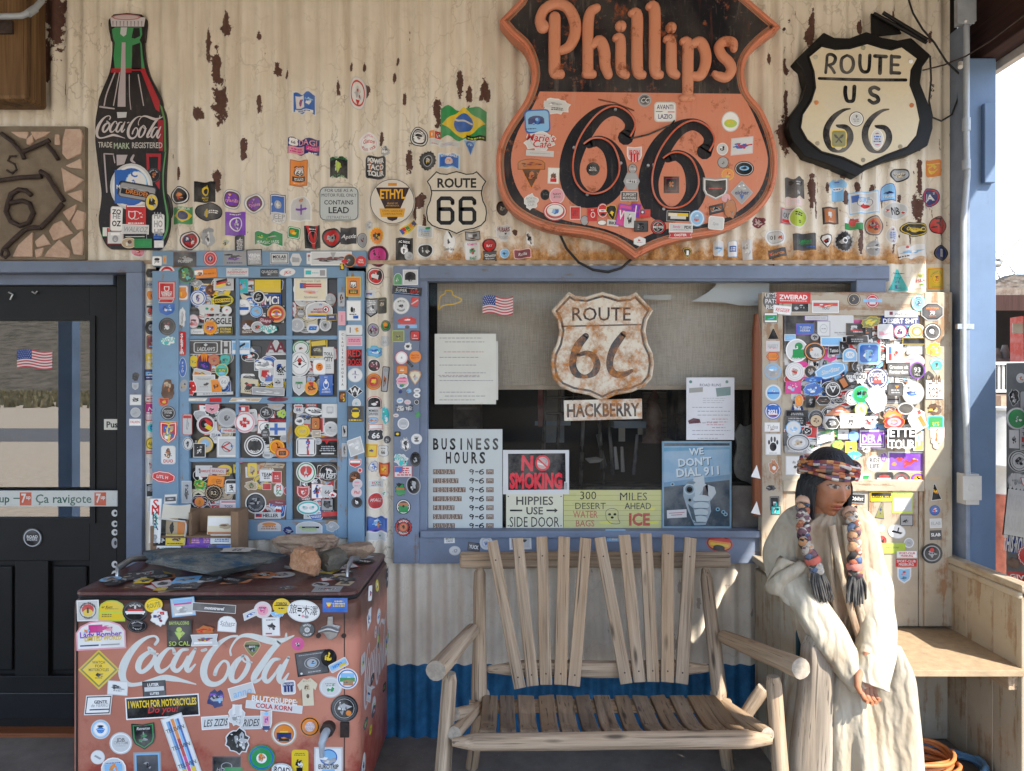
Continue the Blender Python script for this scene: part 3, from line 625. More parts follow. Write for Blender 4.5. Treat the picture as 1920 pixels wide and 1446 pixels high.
def art(w, h, shape, cols, ops, seed):
    """the print of one sticker in its own pixels (y up): list of (points, colour, layer)"""
    rnd = random.Random(seed); P = []; ly = 0
    tint = lambda ch: jit(PAL[ch], rnd, .1)
    bw = max(.8, min(w, h) * .055); ww, hh = w, h
    for i, ch in enumerate(cols):
        P.append((outline(shape, ww, hh, seed), tint(ch), ly)); ly += 1
        if i < len(cols) - 1: ww -= 2 * bw; hh -= 2 * bw
    fx, fy = {'c': (.74, .70), 'd': (.6, .5), 's': (.74, .7), 'h': (.75, .7), 'x': (.74, .66), 'S': (.8, .72), 'v': (.6, .5), 'A': (.5, .5), 'g': (.7, .6), 'G': (.75, .6), 'k': (.85, .75), 'T': (.55, .7)}.get(shape, (.88, .82))
    a, b = ww / 2, hh / 2
    for op in ops:
        if not op: continue
        hd, nm, tx = _args(op); t = hd[0]; ly += 1
        if t == 'T':
            c = tint(hd[1]); bold = .03 if 'B' in hd[2:] else .012; sl = .22 if 'I' in hd[2:] else 0
            if nm: x, y, lh, lw = (nm + [0, 0, 60, 90])[:4] if len(nm) >= 4 else (nm + [90])[:4]; x, y, tw, th = x / 100 * a, y / 100 * b, lw / 100 * 2 * a, lh / 100 * 2 * b
            else: x = y = 0; tw, th = 2 * a * fx, 2 * b * fy
            L = tx.split('/'); step = th / len(L)
            for i, s in enumerate(L):
                for f in text2d(s, x, y + th / 2 - step * (i + .5), step * .74, bold, tw, sl): P.append((f, c, ly))
        elif t in '^_':
            c = tint(hd[1]); r = (nm[0] if nm else 78) / 100; lh = min(a, b) * .24; n = len(tx); span = min(R(250), n * lh * .78 / (min(a, b) * r))
            for i, ch in enumerate(tx):
                q = (i + .5) / n - .5; an = (math.pi / 2 - q * span) if t == '^' else (-math.pi / 2 + q * span); ro = an - math.pi / 2 if t == '^' else an + math.pi / 2
                for f in text2d(ch, 0, 0, lh, .02): P.append(([(a * r * math.cos(an) + x * math.cos(ro) - y * math.sin(ro), b * r * math.sin(an) + x * math.sin(ro) + y * math.cos(ro)) for x, y in f], c, ly))
        elif t == '*':
            x, y, sw, sh = nm[:4]; ro = R(nm[4]) if len(nm) > 4 else 0
            P.append(([(x / 100 * a + px * math.cos(ro) - py * math.sin(ro), y / 100 * b + px * math.sin(ro) + py * math.cos(ro)) for px, py in outline(hd[1], sw / 100 * 2 * a, sh / 100 * 2 * b, seed + ly)], tint(hd[2]), ly))
        elif t == '%':
            x, y, sw, sh = nm[:4] if nm else (0, 0, 100 * fx, 100 * fy); k = int(nm[4]) if len(nm) > 4 else 11
            for i in range(k):
                cx, cy = (x + rnd.uniform(-.8, .8) * sw * .8) / 100 * a, (y + rnd.uniform(-.8, .8) * sh * .8) / 100 * b; z = (1 - .06 * i) * rnd.uniform(.25, .55); n = rnd.randint(5, 9); ph = rnd.uniform(0, 6)
                if i == 0: cx, cy, z = x / 100 * a, y / 100 * b, .8
                el = rnd.uniform(.6, 1.5)
                P.append(([(cx + a * sw / 100 * z * el * rnd.uniform(.55, 1.1) * math.cos(ph + 2 * math.pi * j / n), cy + b * sh / 100 * z / el * rnd.uniform(.55, 1.1) * math.sin(ph + 2 * math.pi * j / n)) for j in range(n)], tint(hd[1 + i % (len(hd) - 1)]), ly)); ly += .35
        elif t == '=':
            x, y, sw, sh = nm[:4] if nm else (0, 0, 100 * fx, 100 * fy); k = int(hd[2:] or 3)
            for i in range(k):
                yy = y / 100 * b + sh / 100 * b * (1 - 2 * (i + .5) / k); th = sh / 100 * b / k * .62; cur = -sw / 100 * a * rnd.uniform(.7, 1); end = -cur
                while cur < end:
                    l = rnd.uniform(.7, 2.6) * th * 2; P.append(([(x / 100 * a + cur, yy - th), (x / 100 * a + min(cur + l, end), yy - th), (x / 100 * a + min(cur + l, end), yy + th * rnd.uniform(.5, 1)), (x / 100 * a + cur, yy + th)], tint(hd[1]), ly)); cur += l + th * .9
        elif t == 'O':
            r0 = nm[0] / 100; th = (nm[1] if len(nm) > 1 else 7) / 100; c = tint(hd[1]); N = 28
            for i in range(N):
                q0, q1 = 2 * math.pi * i / N, 2 * math.pi * (i + 1) / N
                P.append(([(a * (r0 + s * th / 2) * math.cos(q), b * (r0 + s * th / 2) * math.sin(q)) for s, q in ((1, q0), (1, q1), (-1, q1), (-1, q0))], c, ly))
    return P
STN = [0]
PENDING = {}
def sticker(surf, px, py, w, h, rot, shape, cols, ops, name='sticker', label=None, filler=False):
    STN[0] += 1; seed = STN[0] * 13 + 5; P = art(w, h, shape, cols, ops, seed); ca, sa = math.cos(R(rot)), math.sin(R(rot))
    bb = (px - w / 2, py - h / 2, px + w / 2, py + h / 2); lv = 0
    for q, l in surf.items:
        if q[0] < bb[2] and q[2] > bb[0] and q[1] < bb[3] and q[3] > bb[1]: lv = max(lv, l + 1)
    surf.items.append((bb, lv))
    P = [([(px + x * ca - y * sa, py - (x * sa + y * ca)) for x, y in f], c, l) for f, c, l in P]
    mb = MB(); emit(mb, surf, P, surf.base + lv * .0005 * 2.6)
    lab = label or (SNAME[shape] + ' ' + CNAME[cols[-1]] + ' sticker' + (' with a ' + CNAME[cols[0]] + ' edge' if len(cols) > 1 and cols[0] != cols[-1] else ''))
    k = (D - surf.d) / FPX; PENDING.setdefault(surf.parent.name, []).append((0 if filler or w < 3 else w * h * k * k, mb, surf.pos(px, py, 0), lab, name, surf))
def stick_all():
    """the 100 largest stickers of each thing become parts of their own, the rest one part of that thing"""
    for key, L in PENDING.items():
        L.sort(key=lambda q: -q[0]); big = [q for q in L if q[0] > 0][:100]; rest = L[len(big):]
        for ar, mb, c0, lab, name, surf in big:
            mb.v = [(x - c0.x, y - c0.y, z - c0.z) for x, y, z in mb.v]; mb.build(name, surf.mat, surf.parent, T(c0))['label'] = lab
        if rest:
            m = MB()
            for ar, mb, c0, lab, name, surf in rest:
                o = len(m.v); m.v += mb.v; m.f += [tuple(i + o for i in f) for f in mb.f]; m.c += mb.c; m.m += mb.m; m.sm += mb.sm
            m.build('small_stickers', rest[0][5].mat, rest[0][5].parent)['kind'] = 'stuff'
def sheet(surf, ox, oy, sc, text):
    """one sticker per line, measured in an enlargement of the photo: x y w h rot shape colours ops"""
    for ln in text.strip().split('\n'):
        q = ln.strip().split(' ', 7)
        if len(q) < 7: continue
        x, y, w, h, ro = (float(v) for v in q[:5]); sticker(surf, ox + x / sc, oy + y / sc, w / sc, h / sc, ro, q[5], q[6], q[7].split(';') if len(q) > 7 else [])
def slab(name, pts, d0, d1, mat, parent, face=(.5, .5, .5), edge=None, bevel=0, hole=None):
    """a plate with an outline in photo pixels at its front depth d0, reaching back to d1"""
    mb = MB(); fr = [W(x, y, d0) for x, y in pts]; ar = sum(fr[i].x * fr[(i + 1) % len(fr)].z - fr[(i + 1) % len(fr)].x * fr[i].z for i in range(len(fr)))
    if ar < 0: fr.reverse()
    bk = [Vector((p.x, -d1, p.z)) for p in fr]
    for t in tri([(p.x, p.z) for p in fr]):
        t = [Vector((p[0], -d0, p[1])) for p in t]
        if (t[1] - t[0]).cross(t[2] - t[0]).y > 0: t.reverse()
        mb.face(t, face)
    for i in range(len(fr)): mb.face([fr[i], bk[i], bk[(i + 1) % len(fr)], fr[(i + 1) % len(fr)]], edge or face)
    for t in tri([(p.x, p.z) for p in bk]):
        t = [Vector((p[0], -d1, p[1])) for p in t]
        if (t[1] - t[0]).cross(t[2] - t[0]).y < 0: t.reverse()
        mb.face(t, edge or face)
    return mb.build(name, mat, parent, None, bevel=bevel, merge=True)
def scalepoly(pts, k, ky=None, dy=0):
    cx = (min(p[0] for p in pts) + max(p[0] for p in pts)) / 2; cy = (min(p[1] for p in pts) + max(p[1] for p in pts)) / 2
    return [(cx + (x - cx) * k, cy + (y - cy) * (ky or k) + dy) for x, y in pts]
def inset(pts, d):
    n = len(pts); res = []; ar = sum(pts[i][0] * pts[(i + 1) % n][1] - pts[(i + 1) % n][0] * pts[i][1] for i in range(n)); s = 1 if ar > 0 else -1
    for i in range(n):
        a, b, c = Vector(pts[i - 1]), Vector(pts[i]), Vector(pts[(i + 1) % n]); u = (b - a).normalized(); v = (c - b).normalized(); n1 = Vector((-u.y, u.x)) * s; n2 = Vector((-v.y, v.x)) * s; m = n1 + n2
        if m.length < .2: m = n1
        m.normalize(); k = d / max(.45, m.dot(n1)); res.append((b.x + m.x * k, b.y + m.y * k))
    return res
def printed(name, surf, polys, parent=None, mat=None, off=.0003):
    mb = MB(); emit(mb, surf, polys, off); return mb.build(name, mat or surf.mat, parent or surf.parent)
def zoomed(pts, ox, oy, s): return [(ox + p[0] / s, oy + p[1] / s) + tuple(q / s for q in p[2:]) for p in pts]
def curve(pts, n=4): return [(p.x, p.y) for p in smooth_path([(x, y, 0) for x, y in pts], n)]
def txt(s, x, y, h, col, bold=.012, width=None, slant=0, layer=0, rot=0):
    """lettering in photo pixels"""
    ca, sa = math.cos(R(rot)), math.sin(R(rot)); return [([(x + a * ca - b * sa, y - (a * sa + b * ca)) for a, b in f], col, layer) for f in text2d(s, 0, 0, h, bold, width, slant)]
def strokes(L, col, layer=0, w=1.0): return [(f, col, layer + i * .5 + (k % 3) * .12) for i, l in enumerate(L) for k, f in enumerate(ribbon2d(l, w=w))]
BLK, WHT = (.012, .012, .014), (.62, .60, .55)
def mk_worn(name, fade, rustcol, lo=.6, hi=.68, rough=.4, gs=8, hue=None):
    n = NT(name); c = n.coords((1, 1, 1), False); f = n.noise(c, gs, 8, .72); g = n.noise(c, 45, 5, .7); h = n.noise(c, 3.5, 4)
    col = n.mix(n.ramp(h, [(.35, 0), (.7, fade)]), n.attr(), (.55,.47,.38))
    st = n.noise(n.coords((38, 38, 5), False), 1, 6, .7); col = n.mix(n.ramp(st, [(.56, 0), (.78, fade * 2.6)]), col, (.50,.40,.32)); col = n.mix(n.ramp(g, [(.60, 0), (.72, fade * 2)]), col, (.46,.40,.35)); col = n.mix(n.ramp(st, [(.26, fade * 2.2), (.42, 0)]), col, tuple(x * .9 for x in rustcol))
    m = n.ramp(n.math('ADD', n.math('MULTIPLY', f, .72), n.math('MULTIPLY', g, .28)), [(lo, 0), (hi, 1)])
    col = n.mix(m, col, n.ramp(g, [(.3, tuple(x * .4 for x in rustcol)), (.65, rustcol)])); n.bump(n.math('MULTIPLY', m, -1), .35, .002)
    return n.out(col, n.ramp(m, [(0, rough), (1, .85)]), spec=.18)
M_porc = mk_worn('weathered_porcelain', .11, (.34,.10,.04), .555, .64, .4, 10)
M_rusty = mk_worn('rust_stained_paint', .15, (.46,.19,.055), .47, .62, .5, 11)
M_clean = mk_worn('sign_paint', .05, (.35,.2,.1), .70, .76, .3, 9)

# ---------------------------------------------------------------- the great orange and black shield
SHO, SHB = (.58,.195,.105), (.012,.012,.016)
PH = [(1005,-62),(1100,-50),(1192,-85),(1284,-50),(1350,-48),(1400,-6),(1465,50)] + curve([(1465,50),(1428,78),(1403,107),(1396,137),(1404,172),(1430,205),(1451,255),(1459,310),(1447,365),(1410,408),(1352,436),(1290,447),(1232,463),(1191,484)])[1:] + curve([(1191,484),(1150,456),(1100,441),(1037,432),(990,415),(955,390),(936,355),(930,310),(935,270),(955,230),(985,185),(998,137),(985,92),(955,62),(936,38)])[1:] + [(973, 0)]
ps = thing('shield_sign', 'huge orange and black shield-shaped gasoline sign with raised lettering and a big 66', 'sign', W(1192, 484, .02))
slab('sign_body', PH, .115, .03, M_porc, ps, SHO, (.50,.17,.09), bevel=.004)
slab('black_field', inset(PH, 15), .117, .1, M_porc, ps, SHB)
# rolled double rim
mb = MB(); ri = inset(PH, 6); mb.tube([W(x, y, .116) for x, y in ri + ri[:1]], .0075, 8, SHO); mb.build('rim', M_porc, ps)
mb = MB(); ri = inset(PH, 12); mb.tube([W(x, y, .117) for x, y in ri + ri[:1]], .0035, 6, (.28,.16,.09)); mb.build('rim_groove', M_porc, ps)
OP = curve(zoomed([(315,40),(960,42),(1612,55),(1690,190),(1775,420),(1772,560),(1700,715),(1530,845),(1300,905),(1100,930),(930,1005),(740,925),(480,868),(280,790),(170,660),(130,480),(175,300),(270,140)], 920, 160, 3.429)[3:] , 3)
OP = [W_ for W_ in zoomed([(315,40),(1612,55)], 920, 160, 3.429)] + curve(zoomed([(1612,55),(1690,190),(1775,420),(1772,560),(1700,715),(1530,845),(1300,905),(1100,930),(930,1005)], 920, 160, 3.429), 4)[1:] + curve(zoomed([(930,1005),(740,925),(480,868),(280,790),(170,660),(130,480),(175,300),(270,140),(315,40)], 920, 160, 3.429), 4)[1:-1]
slab('orange_field', OP, .120, .1, M_porc, ps, (.60,.215,.125))
SP = Surf('phil', ps, .120); SPB = Surf('philb', ps, .117)
def pf(d, ox, oy, s):
    def fn(x, y, off): p = W(ox + x / s, oy + y / s, d); p.y -= off; return p
    return fn
f3 = pf(.117, 920, 0, 3.429)
LET = dict(P=[[(335,175,86),(318,130,70),(345,65,66),(420,28,66),(495,55,72),(540,140,78),(540,225,76),(505,300,66),(450,330,52)],[(412,118,78),(410,300,78),(410,462,76)],[(410,475,64),(448,480,60)]],
  h=[[(682,55,52),(640,85,66),(625,170,74),(625,330,72),(625,465,72)],[(612,478,56),(655,480,54)],[(650,300,46),(700,265,70),(730,330,78),(735,420,72),(755,482,60)]],
  i=[[(835,172,74),(836,172,74)],[(805,250,50),(833,258,68),(835,400,72),(840,460,70),(868,484,54)]],
  l=[[(905,90,50),(940,105,76),(940,300,76),(945,460,74),(975,484,54)],[(1018,48,50),(1052,62,76),(1054,300,76),(1056,460,74),(1086,484,54)]],
  j=[[(1158,182,72),(1159,182,72)],[(1130,258,50),(1157,268,68),(1160,400,72),(1165,460,70),(1192,486,54)]],
  p=[[(1235,272,50),(1265,285,70),(1266,450,74),(1266,600,70)],[(1232,636,50),(1290,634,50)],[(1290,290,50),(1345,275,72),(1378,340,72),(1378,420,72),(1345,488,66),(1290,490,50)]],
  s=[[(1562,318,46),(1553,278,62),(1500,270,62),(1465,305,62),(1485,360,66),(1530,405,66),(1545,455,66),(1512,500,62),(1462,492,56),(1438,478,40)]])
for k, L in LET.items():
    mb = MB()
    for st in L: puffy(mb, st, f3, .022, (.59,.24,.135), n=5)
    mb.build('raised_letter', M_porc, ps)
f6 = pf(.120, 920, 160, 3.429)
SIX = [(868,335,86),(893,290,62),(895,235,62),(850,180,66),(780,160,66),(690,195,86),(600,290,112),(540,400,118),(508,520,112),(520,640,112),(580,718,106),(660,738,84),(745,705,100),(808,610,112),(806,490,106),(760,400,84),(690,360,62),(632,378,48)]
TUBE = [(893,338),(925,262),(884,185),(790,143),(690,188),(603,290),(548,400),(526,520),(542,620),(600,690),(680,702),(760,668),(815,590),(822,500),(785,400),(722,352),(650,350),(595,385)]
for n_, (dx, dy) in enumerate(((0, 0), (507, 92))):
    six = [(x + dx, y + dy, w) for x, y, w in SIX]; printed('black_numeral', SP, [([(920 + a / 3.429, 160 + b_ / 3.429) for a, b_ in f], SHB, (k % 3) * .3) for k, f in enumerate(ribbon2d(six, 5, w=1.18))], None, M_clean)
    mb = MB(); mb.tube([f6(p.x + dx, p.y + dy, .018) for p in smooth_path([(x, y, 0) for x, y in TUBE], 5)], (.0042), 8, (.58,.12,.06)); mb.build('neon_tube', M_enamel, ps)
mb = MB(); mb.tube([f6(x, y, .006) for x, y in ((900,345),(1010,320),(1160,255),(1180,230))], .004, 6, BLK); mb.tube([f6(x, y, .004) for x, y in ((690,92),(800,115),(922,165))], .003, 6, (.2,.07,.04)); mb.build('link_wire', M_enamel, ps)
for x, y in ((835,505),(1010,520),(535,405),(1045,515),(800,160),(1110,798),(620,705)):
    mb = MB(); mb.tube([f6(x, y, 0), f6(x, y, .012)], .007, 8, (.4,.3,.15)); mb.build('tube_clip', M_steel, ps)
for x, y in ((388,558),(1530,572),(1800,175),(1885,190)):
    mb = MB(); mb.tube([f3(x, y, 0), f3(x, y, .006)], .007, 8, (.3,.16,.1)); mb.build('bolt', M_rust, ps)
wr = MB(); wr.tube([W(x, y, d) for x, y, d in ((1050,440,.03),(1062,466,.03),(1085,492,.05),(1112,506,.06),(1140,510,.06),(1165,503,.05),(1184,486,.04))], .006, 7, BLK); tag(wr.build('hanging_cable', M_rubber), 'black cable sagging below the point of the great orange shield sign', 'cable')

# ---------------------------------------------------------------- black light-box shield at the upper right
Z4 = (1440, 0, 3.994)
uo = zoomed([(420,240),(500,280),(610,285),(740,235),(860,280),(970,300),(1075,280),(1222,412),(1160,500),(1142,620),(1190,740),(1237,850),(1237,960),(1200,1090),(1080,1150),(900,1200),(760,1255),(665,1322),(580,1285),(450,1230),(280,1170),(190,1060),(150,950),(180,850),(260,740),(290,640),(255,520),(200,455)], *Z4)
ui = zoomed([(398,348),(500,372),(610,366),(740,328),(850,362),(920,376),(1000,353),(1117,440),(1070,530),(1062,640),(1108,760),(1137,900),(1112,1020),(1040,1105),(880,1165),(700,1248),(560,1182),(400,1140),(290,1050),(240,960),(255,860),(320,760),(352,660),(340,540),(303,428)], *Z4)
us = thing('light_box_sign', 'cream US highway 66 shield in a deep black metal surround', 'sign', W(1612, 330, .02))
slab('surround', uo, .062, .0, M_blackdoor, us, BLK, bevel=.006)
mb = MB(); mb.tube([W(x, y, .062) for x, y in ui + ui[:1]], .006, 8, BLK); mb.build('inner_rim', M_blackdoor, us)
slab('face', ui, .066, .05, M_enamel, us, (.62,.54,.38))
SU = Surf('us', us, .066); K4 = lambda L: [zoomed(l, *Z4) for l in L]
RTE = [[(432,545,22),(440,470,22),(446,415,22),(480,410,24),(505,435,26),(490,475,24),(450,488,20)],[(455,488,20),(480,515,22),(498,545,22)],[(592,415,20),(555,440,24),(548,490,26),(560,530,26),(592,545,20),(625,525,26),(640,480,26),(628,435,24),(592,415,20)],[(690,415,26),(688,480,26),(700,525,26),(727,540,26),(755,520,26),(763,415,26)],[(800,420,28),(885,425,28)],[(842,425,30),(838,548,30)],[(925,420,26),(922,548,26)],[(925,425,26),(985,428,26)],[(925,485,22),(975,487,22)],[(925,545,26),(985,548,26)],
  [(383,588,22),(700,598,24),(1032,600,24)],[(580,655,30),(578,700,30),(590,750,28),(615,760,26),(640,745,28),(647,650,30)],[(828,668,28),(795,655,28),(765,672,30),(775,705,30),(815,725,30),(825,755,30),(790,772,28),(757,752,26)]]
S6 = [[(615,815,10),(560,828,24),(490,880,40),(442,960,48),(440,1040,50),(475,1110,44),(525,1135,20),(570,1118,36),(610,1060,48),(615,1000,46),(585,955,40),(530,945,26),(515,940,16)]]
printed('lettering', SU, strokes(K4(RTE), BLK) + strokes(K4(S6 + [[(x + 290, y + 4, w) for x, y, w in S6[0]]]), (.02,.018,.02)), us, M_enamel)
for x, y, c in ((362,770,(.6,.2,.05)),(1075,790,(.45,.17,.07)),(355,430,(.4,.38,.3)),(712,360,(.3,.3,.2)),(370,1075,(.35,.3,.2)),(712,1200,(.3,.28,.22)),(990,1100,(.35,.3,.2)),(1070,460,(.8,.8,.8))):
    mb = MB(); p = zoomed([(x, y)], *Z4)[0]; mb.tube([W(*p, .066), W(*p, .071)], [.0105, .008], 14, c); mb.build('bolt', M_enamel, us)
ub = thing('sign_bracket', 'black angled bracket arm behind the top of the cream 66 shield', 'bracket', W(1660, 50, .05))
for nm, pts in (('arm', ((790,100),(1190,320))), ('arm', ((860,95),(1075,225),(1195,300)))):
    mb = MB(); mb.tube([W(*zoomed([p], *Z4)[0], .06 + .02 * i) for i, p in enumerate(pts)], .009, 6, BLK); mb.build(nm, M_blackdoor, ub)
pl = zoomed([(775,100),(960,175),(1000,250),(780,270)], *Z4); slab('gusset', pl, .05, .04, M_blackdoor, ub, BLK)
wr = MB(); wr.tube([W(x, y, .06) for x, y in ((1704,0),(1712,25),(1730,55),(1752,80),(1774,115),(1800,140))], .0045, 6, BLK); tag(wr.build('power_cable', M_rubber), 'thin black cable running from the wall top down to the conduit', 'cable')
wr = MB(); wr.tube([W(x, y, .05) for x, y in ((1744,105),(1746,150),(1742,190),(1748,220),(1765,227),(1785,215),(1796,185),(1798,140),(1805,120))], .0045, 6, BLK); tag(wr.build('power_cable', M_rubber), 'looped black cable hanging beside the cream 66 shield and the conduit', 'cable')
wr = MB(); wr.tube([W(x, y, d) for x, y, d in ((1730,132,.05),(1770,122,.06),(1812,105,.15),(1860,75,.30),(1925,25,.5))], .0035, 6, (.2,.14,.1)); tag(wr.build('guy_wire', M_rust), 'rusty wire stretched from the wall to the gable beam', 'wire')
wr = MB(); wr.tube([W(1801, 118, .15), W(1801, 126, .17)], .010, 10); tag(wr.build('lamp_holder', M_white), 'small white porcelain insulator on the conduit', 'insulator')

# ---------------------------------------------------------------- flat enamel signs
def flat_sign(name, label, pts, d, face, polys, loc=None, mat=None, edge=None, th=.012, cat='sign'):
    loc = loc or (sum(p[0] for p in pts) / len(pts), max(p[1] for p in pts)); t = thing(name, label, cat, W(*loc, d))
    slab('plate', pts, d, d - th, mat or M_clean, t, face, edge); s = Surf(name, t, d, mat=mat or M_clean); o = printed('lettering', s, polys, t, mat or M_clean); return t, s
cen = lambda kind, cx, cy, w, h: [(cx + x, cy - y) for x, y in outline(kind, w, h)]
sh = cen('s', 856, 380, 117, 121)
def ring(pts, a, b, col, ly=0): i, j = inset(pts, a), inset(pts, b); n = len(pts); return [([i[k], i[(k + 1) % n], j[(k + 1) % n], j[k]], col, ly) for k in range(n)]
def fat6(x, y, w, h, t, col):   # block 6 with a squared bowl
    L = [(x+w*.5,y-h*.30,t),(x+w*.5,y-h*.40,t),(x+w*.32,y-h*.5,t),(x-w*.32,y-h*.5,t),(x-w*.5,y-h*.40,t),(x-w*.5,y+h*.40,t),(x-w*.32,y+h*.5,t),(x+w*.32,y+h*.5,t),(x+w*.5,y+h*.40,t),(x+w*.5,y+h*.06,t),(x+w*.34,y-h*.06,t),(x-w*.4,y-h*.06,t)]
    return [(f, col, 0) for f in ribbon2d(L, 1, sub=False)]
t66, S66 = flat_sign('highway_sign', 'clean white ROUTE 66 shield left of the great orange shield', sh, .016, (.64,.58,.46), ring(sh, 1.2, 3.4, BLK) + txt('ROUTE', 856, 343, 17, BLK, .03, 74) + [([(808.5,356.6),(904,356.6),(904,358.8),(808.5,358.8)], BLK, 0)] + fat6(835.5, 395, 26, 46, 7.6, BLK) + fat6(876.5, 395, 26, 46, 7.6, BLK))
cl = cen('R', 635.5, 382, 74, 64)
flat_sign('fuel_notice', 'square grey notice reading CONTAINS LEAD', cl, .013, (.50,.53,.51), ring(cl, .8, 2, BLK) + txt('FOR USE AS A', 635, 357, 6, BLK, .0, 56) + txt('MOTOR FUEL ONLY', 635.5, 366, 6, BLK, .0, 66) + txt('CONTAINS', 635, 379.5, 8, BLK, .012, 55) + txt('LEAD', 635, 394, 11.5, BLK, .02, 42) + txt('(TETRAETHYL)', 635, 407.5, 5, (.15,.15,.15), 0, 46))
ec = cen('c', 735.5, 378, 85, 86)
Zc = lambda pts: zoomed(pts, 660, 220, 5.163)
flat_sign('round_fuel_sign', 'round white enamel sign with a black triangle and yellow ETHYL lettering', ec, .018, (.66,.60,.50), ring(ec, .6, 2, (.1,.1,.1)) + [(Zc([(230,680),(556,680),(540,720),(470,880),(435,990),(390,1005),(345,990),(315,880),(245,720)]), (.035,.015,.015), 0), (Zc([(350,637),(434,637),(434,664),(350,664)]), (.60,.25,.03), 1), (Zc([(265,883),(515,883),(500,965),(280,965)]), (.66,.33,.02), 1)]
  + txt('ETHYL', *Zc([(392,742)])[0], 17, (.75,.40,.03), .03, 48, layer=2) + txt('BRAND OF', *Zc([(392,833)])[0], 3.2, (.62,.35,.05), 0, 20, layer=2) + txt('ANTIKNOCK', *Zc([(392,856)])[0], 3, (.62,.35,.05), 0, 26, layer=2) + txt('ETHYL GASOLINE', *Zc([(392,907)])[0], 3.4, (.12,.05,.02), 0, 38, layer=2) + txt('CORPORATION', *Zc([(392,935)])[0], 3.4, (.12,.05,.02), 0, 36, layer=2))
# rusty shield hanging in front of the window, with its name plate
rs = cen('s', 1129.5, 650, 194, 205); Zr = lambda pts: zoomed(pts, 1000, 480, 4.252)
R6 = [[(418,640,52),(360,710,66),(322,800,60),(315,880,58),(345,940,56),(410,962,30),(480,935,52),(508,870,56),(480,800,54),(420,775,40),(360,790,30)],[(718,625,52),(650,720,62),(612,820,56),(615,900,56),(660,945,54),(730,942,44),(785,915,28)]]
trs, SRS = flat_sign('rusty_highway_sign', 'rust-stained ROUTE 66 shield hung in front of the window blind', rs, .03, (.62,.56,.45), ring(rs, 6, 10, (.05,.055,.06)) + txt('ROUTE', *Zr([(540,462)])[0], 25, (.025,.022,.025), .01, 113) + [(zoomed([(225,556),(860,541),(860,553),(225,568)], 1000, 480, 4.252), (.05,.05,.06), 0)] + strokes([Zr(l) for l in R6], (.035,.04,.05)), mat=M_rusty, edge=(.3,.13,.05))
mb = MB(); i_ = inset(rs, 3); mb.tube([W(x, y, .031) for x, y in i_ + i_[:1]], .006, 6, (.62,.54,.42)); mb.build('rolled_edge', M_rusty, trs)
hp = Zr([(243,1152),(865,1138),(868,1298),(248,1316)])
flat_sign('town_name_plate', 'white HACKBERRY name plate under the rusty 66 shield', hp, .028, (.62,.58,.49), [(f, c, l) for f, c, l in txt('HACKBERRY', *Zr([(553,1228)])[0], 24, (.03,.03,.034), .03, -136, rot=1)], mat=M_rusty)
for x in (1076, 1183):
    wr = MB(); wr.tube([W(x, 735, .02), W(x - 2, 752, .028)], .0015, 5); tag(wr.build('hanging_wire', M_rust), 'short wire loop between the rusty 66 shield and its name plate, ' + ('left one' if x < 1100 else 'right one'), 'wire')

# ---------------------------------------------------------------- cut-out bottle sign
ZB = (0, 0, 3.994)
bo_l = [(815,145),(812,190),(830,300),(840,320),(838,420),(820,540),(780,640),(740,740),(732,800),(715,900),(712,1040),(722,1150),(745,1330),(760,1446),(752,1540),(738,1640),(752,1740),(790,1830),(830,1866)]
bo_r = [(1098,145),(1100,190),(1085,300),(1075,320),(1085,420),(1120,560),(1170,660),(1215,760),(1220,800),(1245,880),(1252,1040),(1250,1150),(1240,1330),(1242,1446),(1262,1540),(1272,1640),(1262,1740),(1225,1840),(1180,1872)]
bo = zoomed([(850,108),(950,98),(1060,108)] + curve(bo_r) + curve(list(reversed(bo_l))), *ZB)
bs = thing('bottle_sign', 'tall cut-out sign of a dark green soda bottle with white script, stickers near its base', 'sign', W(250, 468, .02))
slab('plate', bo, .022, .008, M_clean, bs, (.014,.012,.013)); SB = Surf('bottle', bs, .022, mat=M_clean)
zb_ = lambda pts: zoomed(pts, *ZB)
GRN, RED, GRY = (.05,.25,.09), (.36,.02,.03), (.42,.36,.36)
BP = [(zb_([(862,205),(1060,205),(1065,260),(1045,300),(1060,330),(1070,430),(1085,520),(860,520),(850,420),(860,320),(845,280),(838,220)]), GRN, 0), (zb_([(990,340),(1050,320),(1060,520),(985,520)]), BLK, 1), (zb_([(905,205),(952,205),(945,260),(925,275),(900,255)]), (.5,.5,.5), 1), (zb_([(1000,210),(1045,210),(1050,270),(1010,290),(985,285)]), BLK, 1),
  (zb_([(912,318),(940,318),(940,800),(880,800),(885,700),(905,520)]), GRY, 2), (zb_([(836,512),(1085,512),(1095,545),(828,545)]), RED, 1), (zb_([(1060,545),(1095,545),(1195,760),(1195,840),(1165,820),(1120,700)]), RED, 1), (zb_([(985,530),(1050,530),(1060,545),(985,545)]), BLK, 2), (zb_([(1195,780),(1215,800),(1240,900),(1245,1130),(1230,1140),(1225,900)]), (.10,.20,.06), 1), (zb_([(1180,900),(1222,900),(1218,1130),(1190,1130)]), (.30,.02,.03), 0),
  (zb_([(875,840),(950,840),(945,880),(880,885)]), (.5,.5,.5), 1), (zb_([(872,1160),(955,1160),(930,1230),(875,1240)]), GRY, 1), (zb_([(1095,1150),(1205,1150),(1195,1420),(1100,1280)]), RED, 1), (zb_([(1115,1175),(1185,1175),(1180,1330),(1120,1260)]), BLK, 2), (zb_([(825,130),(1090,130),(1078,200),(835,200)]), (.52,.48,.48), 1)]
for i in range(9): x = 842 + i * 27; BP.append((zb_([(x, 158), (x + 8, 158), (x + 6, 198), (x + 2, 198)]), (.2,.17,.18), 2))
